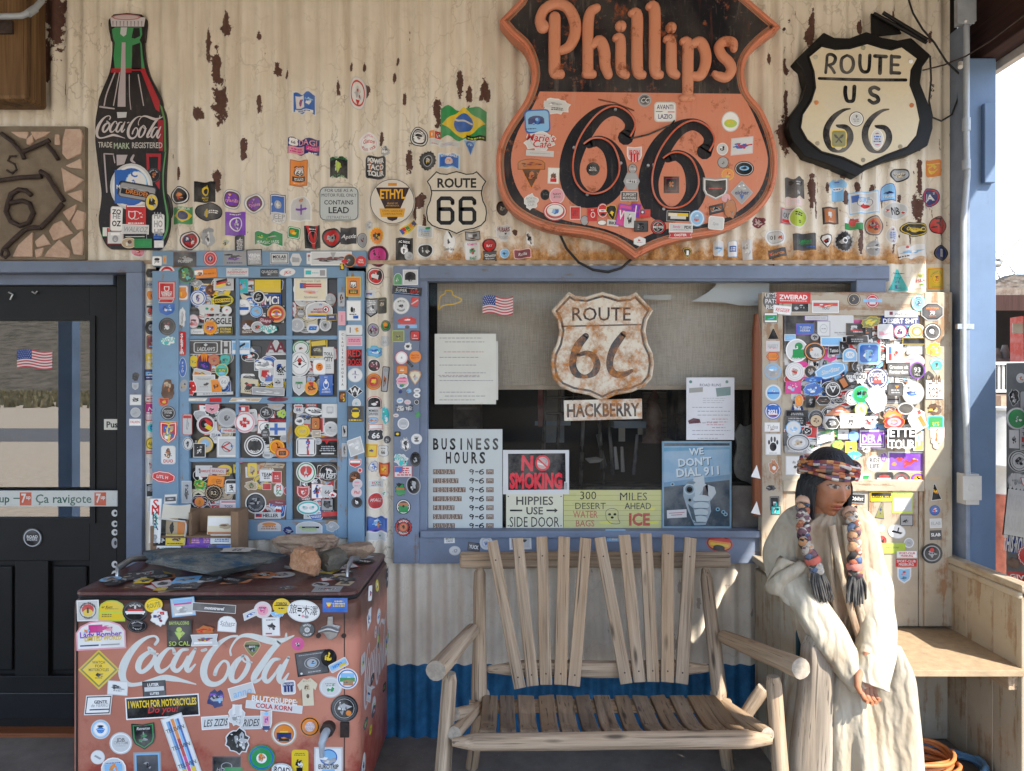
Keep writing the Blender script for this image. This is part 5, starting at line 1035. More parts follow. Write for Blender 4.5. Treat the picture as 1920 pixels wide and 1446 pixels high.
# ================================================================ SEATED PLASTER FIGURE
fig = thing('seated_figure', 'life-size seated figure with black hair, woven headband, wrapped braids and a long cream robe', 'statue', (1.32, -.66, 0))
def mk_robe(name, a, b_, c_):
    n = NT(name); f = n.noise(n.coords((6, 6, 2.2)), 1, 6, .65, .5); g = n.noise(n.coords((1, 1, 1)), 34, 5, .7)
    col = n.ramp(f, [(.30, c_), (.44, b_), (.60, a)]); col = n.mix(n.ramp(g, [(.55, 0), (.75, .35)]), col, b_); w = n.new('ShaderNodeTexWave'); w.inputs['Scale'].default_value = 9; w.inputs['Distortion'].default_value = 9; w.inputs['Detail'].default_value = 3; w.inputs['Detail Scale'].default_value = 1.3; n.link(n.coords((1, 1, .55)), w.inputs['Vector']); n.bump(n.math('ADD', n.math('MULTIPLY', w.outputs['Fac'], 1.0), n.math('MULTIPLY', g, .25)), .38, .012); return n.out(col, .7, spec=.25)
M_robe = mk_robe('painted_plaster_robe', (.38,.34,.27), (.33,.275,.20), (.23,.15,.085))
M_robet = mk_robe('tan_painted_plaster', (.40,.325,.235), (.34,.25,.165), (.24,.135,.08))
M_robew = mk_robe('white_painted_plaster', (.41,.375,.305), (.36,.315,.24), (.27,.20,.13))
M_skin = mk_print('painted_plaster_skin', .12, .38, (.22,.09,.05))
_h = NT('black_painted_hair'); _f = _h.noise(_h.coords((150, 150, 9)), 1, 4, .6); _h.bump(_f, .9, .006); M_hair = _h.out(_h.ramp(_f, [(.35, (.004,.004,.005)), (.7, (.03,.03,.034))]), .5, spec=.3)
def sec(cx, cy, hw, d, hd, lob=None): return cx, cy, hw, d, hd
def loft(name, secs, mat, n=48, fold=None, cols=None, cap0=True, cap1=True, sub=3):
    """secs: (px centre, py, half width px, depth centre, half depth m) -> closed rings, smoothed along"""
    S = smooth_path([Vector(s) for s in secs], sub) if False else None
    dense = []
    for i in range(len(secs) - 1):
        for k in range(sub):
            t = k / sub; a, b_, c, d = secs[max(i - 1, 0)], secs[i], secs[i + 1], secs[min(i + 2, len(secs) - 1)]
            dense.append(tuple(.5 * ((2 * b_[q]) + (c[q] - a[q]) * t + (2 * a[q] - 5 * b_[q] + 4 * c[q] - d[q]) * t * t + (3 * b_[q] - a[q] - 3 * c[q] + d[q]) * t ** 3) for q in range(5)))
    dense.append(secs[-1]); rows = []
    for i, (cx, cy, hw, d, hd) in enumerate(dense):
        t = i / (len(dense) - 1); k = (D - d) / FPX; row = []
        for j in range(n):
            a = 2 * math.pi * j / n; f = 1 + (fold(t, a) if fold else 0); row.append(Vector(((cx - 960) * k + math.cos(a) * hw * k * f, -d - math.sin(a) * hd * f, EYE + (723 - cy) * k)))
        rows.append(row)
    mb = MB(); mb.grid(rows, closed=True)
    if cap0: mb.cap(rows[0], flip=True)
    if cap1: mb.cap(rows[-1])
    return mb.build(name, mat, fig, merge=True)
# torso of the robe, with long folds falling from the neck
def ftor(t, a):
    s = math.sin(a); fr = max(0, s)
    return fr * (.15 * math.sin(a * 17 + t * 2.5) * (.25 + t) + .08 * math.sin(a * 29 - t * 4)) * min(1, t * 3) + .03 * noise.noise((math.cos(a) * 3, s * 3, t * 5))
loft('robe', [(1556,950,24,.60,.045),(1556,958,36,.595,.06),(1555,968,62,.59,.085),(1554,990,84,.585,.105),(1556,1050,88,.575,.12),(1562,1110,84,.56,.125),(1572,1170,84,.54,.125),(1590,1220,88,.54,.13),(1606,1262,90,.56,.13)], M_robet, 96, ftor)
# collar
mb = MB(); rows = []
for j in range(2):
    row = []
    for i in range(40):
        a = 2 * math.pi * i / 40; k = (D - .6) / FPX; x = (1556 - 960) * k + math.cos(a) * (.058 + .018 * j); y = -.60 - math.sin(a) * (.062 + .02 * j); z = EYE + (723 - 954) * k - .035 * j - .02 * max(0, math.sin(a)) * (1 + j); row.append((x, y, z))
    rows.append(row)
mb.grid(rows, closed=True); o = mb.build('collar', M_robew, fig); m = o.modifiers.new('s', 'SOLIDIFY'); m.thickness = .01; m.offset = 0
for nm, secs in (('placket', [(1585,985,.712),(1592,1040,.722),(1606,1110,.722),(1622,1180,.715),(1634,1240,.715)]), ('placket', [(1560,985,.712),(1572,1050,.724),(1592,1130,.724),(1612,1200,.715),(1628,1250,.715)])):
    mb = MB(); mb.tube([W(p.x, p.y, p.z) for p in smooth_path(secs, 4)], .013, 10, squash=.8); mb.build(nm, M_robet if nm == 'placket' else M_robew, fig)
# skirt over the knees: lobes for the thighs, a valley between, folds running down
def skirt():
    rows = []; n = 144; m = 40
    for i in range(m + 1):
        t = i / m; z = .635 - .60 * t - .02 * math.sin(t * 3); row = []
        cx = XW(1628, .7) - .01 * t; aw = .205 + .045 * math.sin(min(1, t * 1.5) * 1.57) - .03 * t; aw *= .74 + .26 * math.sin(min(1, t * 5) * 1.57); bd = .235 + .045 * t; d0 = .52 + .02 * t
        for j in range(n):
            a = 2 * math.pi * j / n; c, s = math.cos(a), math.sin(a); f = 1.0
            if s > 0:
                v = math.exp(-((c - .10 + .1 * t) / (.26 - .12 * min(1, t * 1.6))) ** 2) * max(0, (.40 - .42 * t)); f -= v * s
                f += .17 * s * (math.exp(-((c + .52) / .3) ** 2) + math.exp(-((c - .62) / .3) ** 2)) * (1 - .5 * t)
            fd = (.022 + .085 * min(1, t * 1.5)) * (math.sin(a * 19 + 1.4 * math.sin(t * 2 + a * 2)) * .55 + math.sin(a * 8 + t * 1.4 + .8) * .6) + .035 * noise.noise((c * 4, s * 4, t * 2.2)); f += fd * (.5 + .5 * max(0, s))
            row.append(Vector((cx + c * aw * f, -d0 - s * bd * f, z + .075 * max(0, s) * (1 - t) * (math.exp(-((c + .5) / .3) ** 2) + math.exp(-((c - .6) / .3) ** 2)))))
        rows.append(row)
    top = []
    for q in (.0, .35, .7):
        c0 = sum(rows[0], Vector()) / len(rows[0]); top.append([c0.lerp(p, max(q, .02)) + Vector((0, 0, .035 * (1 - q * q))) for p in rows[0]])
    mb = MB(); mb.grid(top + rows, closed=True); return mb.build('skirt', M_robe, fig, merge=True)
skirt()
# sleeves
def sleeve(name, path, mat, seed, cuff=1.0, squash=.85):
    pts = [Vector(p) for p in path]; P = []; 
    for i in range(len(path) - 1):
        a, b_, c, d = path[max(i - 1, 0)], path[i], path[i + 1], path[min(i + 2, len(path) - 1)]
        for k in range(8):
            t = k / 8; P.append([.5 * ((2 * b_[q]) + (c[q] - a[q]) * t + (2 * a[q] - 5 * b_[q] + 4 * c[q] - d[q]) * t * t + (3 * b_[q] - a[q] - 3 * c[q] + d[q]) * t ** 3) for q in range(4)])
    P.append(list(path[-1])); rows = []; n = 40; up = None; W3 = [W(p[0], p[1], p[2]) for p in P]
    for i, p in enumerate(W3):
        t = (W3[min(i + 1, len(W3) - 1)] - W3[max(i - 1, 0)]).normalized()
        if up is None: up = Vector((0, -1, 0))
        a = t.cross(up).normalized(); u = a.cross(t).normalized(); up = u; r = P[i][3] * (D - P[i][2]) / FPX; q = i / (len(W3) - 1); row = []
        for j in range(n):
            g = 2 * math.pi * j / n; fo = 1 + .13 * noise.noise((math.cos(g) * 1.6 + seed, math.sin(g) * 1.6, q * 6)) + .08 * math.sin(q * 30 + 3.2 * math.cos(g + seed) + 2 * noise.noise((g, q * 4, seed))) * (.25 + .75 * math.sin(q * 3.14)) * max(0, .5 + noise.noise((q * 3, math.cos(g), seed))) + .04 * math.sin(g * 5 + q * 6 + seed)
            row.append(p + a * math.cos(g) * r * fo + u * math.sin(g) * r * fo * squash)
        rows.append(row)
    c = sum(rows[-1], Vector()) / n; ins = [c.lerp(p, .86) for p in rows[-1]]; dp = (W3[-1] - W3[-4]).normalized() * .05; rows += [ins, [c.lerp(p, .8) - dp for p in rows[-1]]]
    mb = MB(); mb.grid(rows, closed=True); mb.cap(rows[0], flip=True); mb.cap(rows[-1]); return mb.build(name, mat, fig, merge=True)
sleeve('sleeve', [(1522,970,.57,26),(1496,990,.575,38),(1478,1036,.58,41),(1476,1072,.60,39),(1496,1104,.645,35),(1526,1150,.70,34),(1560,1202,.745,33),(1594,1252,.765,30),(1614,1280,.77,28)], M_robew, 1.7)
sleeve('sleeve', [(1590,970,.57,26),(1611,990,.58,32),(1622,1056,.60,34),(1632,1110,.64,36),(1640,1160,.69,37),(1642,1210,.74,36),(1636,1254,.785,34),(1629,1284,.80,33)], M_robew, 4.1)
mb = MB()
def drape():
    rows = []
    for i in range(16):
        q = i / 15; p0 = (1466 - 26 * math.sin(q * 2.6), 1046 + 72 * q); row = []
        for j in range(14):
            s = j / 13; row.append(W(p0[0] + 66 * s * (1 - .1 * q) - 6 * q, p0[1] + 16 * s + 8 * math.sin(s * 6 + q * 4) * q, .66 + .03 * math.sin(s * 3) + .012 * math.sin(s * 11 + q * 7) - .02 * q))
        rows.append(row)
    return rows
mb.grid(drape()); o = mb.build('sleeve_drape', M_robew, fig); m = o.modifiers.new('s', 'SOLIDIFY'); m.thickness = .012
# ---- body: head, neck, trunk, legs, arms, hands in one mesh
HK = (D - .63) / FPX; HC = W(1551, 909, .615)
HM = T(HC) @ Matrix.Rotation(R(10), 4, 'Z') @ Matrix.Rotation(R(3), 4, 'X') @ Matrix.Rotation(R(4), 4, 'Y')
G = lambda v, s: math.exp(-(v / s) ** 2)
SK, SKD, LIP = (.34,.135,.065), (.22,.08,.045), (.28,.075,.05)
def face_pt(nx, ny, nz):
    x, y, z = nx * .074, ny * .092, nz * .125
    if z < -.02: j = min(1, (-z - .02) / .10); x *= 1 - .30 * j * j - .08 * j; y *= (1 - .10 * j) if ny < 0 else (1 - .35 * j)
    col = SK
    if ny < -.05:
        fz = min(1, (-ny - .05) / .3); ax = abs(x); f = 0
        f += .002 * G(z - .032, .010) * G(x, .05); f -= .009 * G(ax - .030, .016) * G(z - .010, .012); f += .006 * G(ax - .030, .011) * G(z - .009, .008)
        up = 1 / (1 + math.exp((z - .004) / .008)); ln = .030 * min(1, max(0, (.022 - z) / .060)) ; f += ln * up * G(x, .010 + .006 * max(0, -z) / .04) * (1 / (1 + math.exp(-(z + .046) / .0028)))
        f += .008 * G(ax - .014, .007) * G(z + .040, .006); f += .007 * G(ax - .046, .018) * G(z + .014, .02); f -= .005 * G(ax - .036, .012) * G(z + .055, .018)
        f += .008 * G(x, .024) * G(z + .064, .006) + .009 * G(x, .021) * G(z + .078, .007) - .005 * G(x, .026) * G(z + .0705, .0026) - .004 * G(x, .02) * G(z + .090, .006) + .011 * G(x, .022) * G(z + .108, .014); f -= .003 * G(x, .004) * G(z + .054, .006)
        f -= .003 * G(ax - .020 - (-.04 - z) * .5, .004) * (1 if -.08 < z < -.03 else 0)
        y -= f * fz
        e = ((ax - .030) / .0165) ** 2 + ((z - .0085) / .0078) ** 2
        if e < 1: col = (.30,.24,.19)
        if ((ax - (.030 + (.003 if x > 0 else -.003))) / .0068) ** 2 + ((z - .0088) / .0070) ** 2 < 1: col = (.03,.018,.012)
        if 1 <= e < 1.8 and z > .009: col = (.05,.02,.015)
        if G(z - .030 - .004 * G(ax - .032, .014), .0045) * G(ax - .033, .02) > .42: col = (.05,.025,.018)
        if G(x, .023) * G(z + .064, .006) > .5 or G(x, .020) * G(z + .078, .0065) > .5: col = LIP
        if G(x, .025) * G(z + .0705, .0022) > .4: col = (.06,.02,.015)
        if G(ax - .008, .0035) * G(z + .049, .003) > .5: col = (.07,.025,.018)
    return Vector((x, y, z)), col
bd = MB(); nu, nv = 120, 100; rows = []; cc = []
for i in range(nv + 1):
    th = math.pi * i / nv; row = []; cr = []
    for j in range(nu):
        ph = 2 * math.pi * j / nu; p, c = face_pt(math.sin(th) * math.cos(ph), math.sin(th) * math.sin(ph), math.cos(th)); row.append(HM @ p); cr.append(c)
    rows.append(row); cc.append(cr)
bd.grid(rows, closed=True, colfn=lambda i, j: cc[i][j])
bd.tube([HM @ Vector((0, .01, -.06)), HM @ Vector((0, .02, -.12)), W(1555, 985, .585), W(1558, 1060, .56), W(1570, 1160, .53), W(1600, 1240, .50)], [.055, .052, .075, .12, .12, .13], 20, SK)
for sx in (-1, 1): bd.tube([(1.32 + sx * .08, -.42, .58), (1.31 + sx * .095, -.60, .58), (1.31 + sx * .095, -.625, .53), (1.31 + sx * .09, -.60, .10), (1.31 + sx * .09, -.61, .055)], [.075, .062, .058, .042, .036], 16, SK); bd.tube([(1.31 + sx * .09, -.57, .045), (1.31 + sx * .095, -.72, .04), (1.31 + sx * .10, -.80, .025)], [.040, .043, .03], 14, SKD, squash=.75)
def hand(base, dirv, side, L, seed):
    """palm and five curled fingers; dirv along the fingers, side towards the thumb"""
    dirv = dirv.normalized(); side = (side - dirv * side.dot(dirv)).normalized(); nrm = dirv.cross(side)
    bd.tube([base - dirv * .05, base, base + dirv * L * .25, base + dirv * L * .5], [.024, .031, .041, .037], 16, SK, squash=.5)
    kn = base + dirv * L * .5
    for q, (o, ln, r) in enumerate(((.027, .92, .0095), (.009, 1.0, .0100), (-.009, .95, .0097), (-.026, .78, .0086))):
        a = kn + side * o; f = L * .48 * ln; p1 = a + dirv * f * .42 - nrm * f * .10; p2 = p1 + dirv * f * .26 - nrm * f * .26; p3 = p2 + dirv * f * .04 - nrm * f * .26
        bd.tube([a - dirv * .012, a + nrm * .003, p1, p2, p3], [r * 1.1, r * 1.15, r, r * .95, r * .7], 10, SK)
    t0 = base + dirv * L * .10 + side * .028; bd.tube([t0, t0 + side * .022 + dirv * .02 - nrm * .008, t0 + side * .03 + dirv * .052 - nrm * .018, t0 + side * .022 + dirv * .072 - nrm * .026], [.014, .013, .0115, .008], 10, SK)
bd.tube([W(1505,1000,.575), W(1480,1036,.58), W(1478,1072,.60), W(1498,1104,.645), W(1560,1202,.745), W(1604,1270,.785)], [.034, .034, .032, .03, .028, .024], 14, SK); bd.tube([W(1606,1005,.57), W(1622,1056,.60), W(1634,1120,.65), W(1641,1190,.72), W(1637,1250,.785), W(1632,1272,.80)], [.03, .03, .028, .027, .026, .024], 14, SK)
hand(W(1630, 1250, .80), Vector((-.12, -.08, -1)), Vector((-1, -.25, 0)), .135, 1); hand(W(1618, 1252, .715), Vector((.35, .15, -.5)), Vector((.5, -.5, .6)), .12, 2)
bd.build('body', M_skin, fig)
# ---- hair: cap, bob and fringe
hb = MB(); rows = []; n = 150
for i in range(26):
    q = i / 25; row = []
    if q < .5: th = q / .5 * math.pi / 2; rr = math.sin(th); zz = None; op = .0
    else: t = (q - .5) / .5; rr = 1.0 + .06 * math.sin(t * 3) - .10 * t * t; zz = .008 - .135 * t; op = 1.0
    z0 = zz
    for j in range(n):
        aR, aL = 1.20 * op, .98 * op; a = -math.pi / 2 + aR + (2 * math.pi - aR - aL) * j / (n - 1)
        if z0 is None: zf = .008 + .062 * max(0, -math.sin(a)) ** .6; zz = zf + (.146 - zf) * math.cos(th)
        st = 1 + .035 * noise.noise((a * 9, zz * 6, 2)) + .022 * noise.noise((a * 30, zz * 3, 5)); bulge = 1 + (.10 if math.cos(a) < 0 else -.02) * op * abs(math.cos(a))
        row.append(HM @ Vector((math.cos(a) * .092 * rr * st * bulge, math.sin(a) * .106 * rr * st + .004, zz + .006 * noise.noise((a * 12, 3, 1)) * op)))
    rows.append(row)
hb.grid(rows); o = hb.build('hair', M_hair, fig); m = o.modifiers.new('s', 'SOLIDIFY'); m.thickness = .012; m.offset = 1
# ---- woven headband
BC = [(.20,.035,.03),(.42,.13,.04),(.10,.03,.10),(.02,.015,.02),(.50,.22,.07),(.08,.03,.05),(.50,.45,.40),(.33,.05,.05)]
hb = MB(); rnd = random.Random(3); n = 120
for k in range(9):
    ph = rnd.uniform(0, 6.28); fr_ = rnd.choice((2, 3, 3, 4)); sq = [rnd.randrange(8) for _ in range(40)]; pts = []
    for j in range(n + 1):
        a = 2 * math.pi * j / n; s = .004 + .004 * math.sin(fr_ * a + ph * 2); pts.append(HM @ Vector((math.cos(a) * (.0935 + s), math.sin(a) * (.1085 + s) + .003, .090 - .0062 * k + .006 * math.sin(fr_ * a + ph) + .004 * math.sin(a * 2))))
    hb.tube(pts, .0068, 8, caps=False, colfn=lambda i, j: jit(BC[sq[(i + j // 4) // 4 % 40]], random.Random(i * 9 + j), .2))
hb.build('headband', M_paper, fig)
# ---- wrapped braids with loose black ends
def braid(pts, seed, tassel):
    P = smooth_path([tuple(W(*p)) for p in pts], 22); mb = MB(); pal = [(.006,.006,.008),(.34,.30,.25),(.28,.08,.04),(.006,.006,.008),(.36,.17,.07),(.05,.09,.18),(.38,.34,.29),(.10,.03,.05)]; rnd = random.Random(seed); rr = [.024] * len(P)
    for k in range(3):
        ph = 2 * math.pi * k / 3; sq = [rnd.choice((0, 0, 3, 1, 6) if q % 3 == k else (1, 2, 4, 5, 6, 7, 0)) for q in range(60)]; st = []
        for i, p in enumerate(P): w = i * .20 + ph; st.append(p + Vector((.0105 * math.sin(w), -.008 * math.sin(2 * w), 0)))
        mb.tube(st, [.0145 + .0015 * math.sin(i * .4 + k) for i in range(len(P))], 12, colfn=lambda i, j: jit(pal[sq[int(i / 5 + 3)]] if (i + j // 2) % 5 else pal[sq[int(i / 5) + 4]], random.Random(i * 31 + j), .25))
    o = mb.build('braid', M_paper, fig)
    for k in (.12, .80):
        i = int(k * (len(P) - 1)); mb = MB(); mb.tube([P[i] + (P[i + 1] - P[i]).normalized() * s for s in (-.012, -.004, .004, .012)], [rr[i] * 1.08, rr[i] * 1.2, rr[i] * 1.2, rr[i] * 1.08], 16, (.45, .10, .07) if k > .5 else (.5, .3, .2), twist=.2); mb.build('braid_tie', M_paper, o)
    mb = MB(); rnd = random.Random(seed); e = P[-1]; q = W(*tassel)
    for k in range(46):
        a = rnd.uniform(0, 6.28); r = rnd.uniform(.004, .024); s = Vector((math.cos(a) * r, math.sin(a) * r * .7, 0)); f = rnd.uniform(.8, 1.08); w = rnd.uniform(-.01, .01)
        mb.tube([e + s * .8, e.lerp(q, .45 * f) + s * 1.25 + Vector((w, 0, 0)), e.lerp(q, f) + s * 1.15 + Vector((w * 1.5, 0, 0))], [.0045, .004, .0018], 5, jit((.010, .011, .015), rnd, .6))
    mb.build('braid_end', M_paper, o)
braid([(1507,935,.64),(1506,950,.66),(1506,985,.70),(1510,1020,.715),(1524,1050,.72),(1532,1070,.72)], 1.3, (1548, 1128, .735)); braid([(1593,958,.66),(1596,968,.69),(1600,990,.72),(1602,1030,.73),(1602,1062,.735),(1604,1076,.735)], 5.2, (1604, 1134, .74))
# ================================================================ BEYOND THE RIGHT END OF THE WALL
shed = thing('shop_shed', 'low open-fronted shed with a brown shingle roof beyond the blue post', 'shed', (8.2, 8.6, 0))
def far(px, py, y): k = (D + y) / FPX; return Vector(((px - 960) * k, y, EYE + (723 - py) * k))
SHY = 8.0
mb = MB(); a, c = far(1850, 548, SHY - .6), far(2200, 500, SHY + 2.5)
for i in range(9):
    q0, q1 = i / 9, (i + 1) / 9; p, q = far(1850, 552, SHY - .7).lerp(far(1905, 522, SHY + 2), q0), far(1850, 552, SHY - .7).lerp(far(1905, 522, SHY + 2), q1)
    mb.box((p.x, p.y, p.z - .02), (p.x + 4.5, q.y + .02, q.z + .03), jit((.085,.062,.046), random.Random(i), .4))
mb.build('shingle_roof', M_paper, shed)
mb = MB(); p = far(1846, 560, SHY - .7); mb.box((p.x, p.y - .03, p.z - .18), (p.x + 4.6, p.y + .03, p.z + .05)); mb.build('fascia', M_beam, shed)
mb = MB(); p = far(1846, 700, SHY + 1.6); mb.box((p.x - .4, SHY + 1.6, -.1), (p.x + 4.6, SHY + 1.7, 3.2)); mb.build('back_wall', M_dark, shed)
for x in (1853, 1990): p = far(x, 600, SHY - .6); plank('porch_post', (p.x, p.y, -.1), (p.x, p.y, far(0, 560, SHY - .6).z), .14, .14, M_brownwood, shed)
mb = MB(); p, q = far(1894, 640, SHY + .6), far(1935, 596, SHY + .6); mb.box((p.x, p.y - .3, -.1), (q.x, q.y, q.z), (.38,.06,.04)); r_ = far(1899, 625, SHY + .29); s_ = far(1918, 606, SHY + .29); mb.box((r_.x, r_.y, r_.z), (s_.x, s_.y + .01, s_.z), (.35,.33,.28)); o = mb.build('vending_machine', M_paper); tag(o, 'dim red vending machine under the shed roof', 'vending machine')
for i, (x, y, w, h, c) in enumerate(((1868, 668, 14, 30, (.10,.07,.05)), (1884, 660, 12, 26, (.16,.13,.11)), (1905, 672, 14, 24, (.22,.2,.2)))):
    p = far(x, y + h / 2, SHY + .9); q = far(x + w, y - h / 2, SHY + .9); mb = MB(); mb.tube([(p.x, p.y, p.z), (p.x, p.y, (p.z + q.z) / 2), (p.x, p.y, q.z)], [abs(q.x - p.x) * .5, abs(q.x - p.x) * .62, abs(q.x - p.x) * .35], 14, c); mb.box((p.x - .3, p.y - .15, p.z - .05), (p.x + .3, p.y + .15, p.z), c); o = mb.build('storage_can', M_paper); tag(o, ('dark oil can on the left of the shed shelf', 'brownish can in the middle of the shed shelf', 'greyish can right of the other two on the shed shelf')[i], 'can')
rl = thing('porch_railing', 'white baluster railing in front of the shed', 'railing', far(1880, 735, 6.8))
mb = MB(); p, q = far(1855, 684, 6.8), far(2050, 680, 6.8); mb.box((p.x, p.y - .04, p.z), (q.x, p.y + .04, q.z + .01), PAL['w']); mb.build('handrail', M_white, rl)
mb = MB(); p, q = far(1855, 736, 6.8), far(2050, 732, 6.8); mb.box((p.x, p.y - .03, p.z), (q.x, p.y + .03, q.z + .01), PAL['w']); mb.build('bottom_rail', M_white, rl)
for i in range(22): p = far(1857 + i * 8, 735, 6.8); q = far(1857 + i * 8, 682, 6.8); mb = MB(); mb.box((p.x - .012, p.y - .012, p.z), (p.x + .012, p.y + .012, q.z)); mb.build('baluster', M_white, rl)
mb = MB(); mb.box((far(1855, 760, 7).x, 6.75, -.13), (far(1855, 760, 7).x + 5, 10, far(0, 742, 7).z), (.28,.17,.10)); tag(mb.build('shed_deck', M_paper), 'low brown deck under the white railing', 'deck')
dr = thing('white_drum', 'large whitewashed steel drum seen between the blue post and the grey box', 'drum', far(1885, 920, 3.2))
mb = MB(); p = far(1885, 920, 3.2); q = far(1885, 766, 3.2)
mb.tube([(p.x, p.y, p.z), (p.x, p.y, (p.z * 2 + q.z) / 3 - .01), (p.x, p.y, (p.z * 2 + q.z) / 3), (p.x, p.y, (p.z * 2 + q.z) / 3 + .01), (p.x, p.y, q.z)], [.30, .30, .31, .30, .30], 28, (.58,.55,.5)); mb.build('shell', M_white, dr)
mb = MB(); mb.tube([(p.x, p.y, q.z - .012), (p.x, p.y, q.z + .012)], .315, 28); mb.build('rim', M_white, dr)
rb = thing('iron_stand', 'rusty red iron stand beneath the white drum', 'stand', far(1885, 1000, 3.2)); mb = MB(); z0 = far(0, 1005, 3.2).z; mb.tube([(p.x, p.y, -.12), (p.x, p.y, z0), (p.x, p.y, p.z - .002)], [.33, .31, .31], 28, (.3,.08,.05)); mb.build('skirt', mk_plain('rust_red_iron', (.30,.09,.055), .8, var=.5, scale=12, bump=.4), rb); mb = MB(); mb.tube([(p.x, p.y, -.125), (p.x, p.y, -.09)], .35, 28); mb.build('foot_ring', M_rust, rb)
# bare tree
tree = thing('bare_tree', 'leafless tree with fine bare branches against the sky beyond the shed', 'tree', (17.5, 20, -.13))
TR = MB(); TRK = MB(); rnd = random.Random(11)
def limb(mb, p, d, L, r, lv):
    pts = [p]; q = p.copy(); dd = d.copy()
    for i in range(4): dd = (dd + Vector((rnd.uniform(-.25, .25), rnd.uniform(-.25, .25), rnd.uniform(-.1, .2)))).normalized(); q = q + dd * L / 4; pts.append(q.copy())
    mb.tube(pts, [r, r * .85, r * .7, r * .6, r * .45], 5 if lv else 9, (.14,.11,.09), caps=False)
    if lv < 5:
        for i in range(3 if lv < 4 else 2):
            k = rnd.randint(2, 4); nd = (dd + Vector((rnd.uniform(-.9, .9), rnd.uniform(-.9, .9), rnd.uniform(-.3, .7)))).normalized(); limb(TR, pts[k], nd, L * rnd.uniform(.6, .8), r * .5, lv + 1)
limb(TRK, Vector((17.0, 20, -.13)), Vector((-.05, 0, 1)), 3.0, .16, 0)
M_twig = mk_plain('grey_brown_bark', (.14,.11,.09), .9); TRK.build('trunk', M_twig, tree); TR.build('crown', M_twig, tree)
# white pipe arm
ar = thing('pipe_arm', 'white steel pipe arm with a hinge bolted beyond the blue post', 'pipe', W(1872, 495, -.25))
mb = MB(); mb.tube([W(1869, 496, -.25), W(1895, 470, -.25), W(1935, 432, -.25)], .013, 10, (.6,.6,.58)); mb.build('pipe', M_white, ar)
mb = MB(); mb.tube([W(1862, 495, -.25), W(1872, 495, -.25), W(1874, 488, -.25)], .018, 8); mb.build('hinge', M_steel, ar)
# grey steel box with stickers, turned a little
gb = thing('grey_cabinet', 'grey steel cabinet covered in stickers beyond the right end of the booth', 'cabinet', (3.55, 1.25, 0))
GM = T(far(1887, 1150, 1.0)) @ Matrix.Rotation(R(-48), 4, 'Z'); _z0 = far(1887, 1150, 1.0).z; GH = far(0, 681, 1.0).z
mb = MB(); mb.box((0, 0, -_z0 - .12), (.9, .6, GH - _z0), (.36,.37,.36)); mb.build('case', mk_plain('grey_enamel_steel', (.19,.195,.19), .45, .2, var=.15), gb, GM, bevel=.01)
mb = MB(); mb.box((.10, -.012, GH - _z0 - .52), (.8, -.001, GH - _z0 - .25), (.28,.29,.28)); mb.build('door_panel', mk_plain('grey_enamel_door', (.16,.17,.165), .45, .2), gb, GM, bevel=.008)
_gk = (D + 1.0) / FPX
SG = Surf('gbox', gb, fn=lambda x, y, o: GM @ Vector(((x - 1887) * _gk * 1.25, -.0 - o, (1150 - y) * _gk)))
# freezer-like box added just outside the frame to shade the lower wall
fz = thing('added_sun_blocker', 'white freezer-like box added out of view past the booth to block the sun', 'sun blocker', (2.9, -.5, 0))
mb = MB(); mb.box((2.33, -.74, .06), (3.33, -.2, 1.92)); mb.build('case', M_white, fz, bevel=.02)
for i, x in enumerate((2.36, 2.84)): mb = MB(); mb.box((x, -.765, .42), (x + .45, -.743, 1.8)); mb.build('door', M_steel, fz, bevel=.01)
mb = MB(); mb.tube([(2.77, -.767, .9), (2.77, -.80, .92), (2.77, -.80, 1.2), (2.77, -.767, 1.22)], .012, 8); mb.build('handle', M_rubber, fz)
mb = MB(); mb.box((2.36, -.70, 0), (3.30, -.24, .06)); mb.build('base', M_rubber, fz)

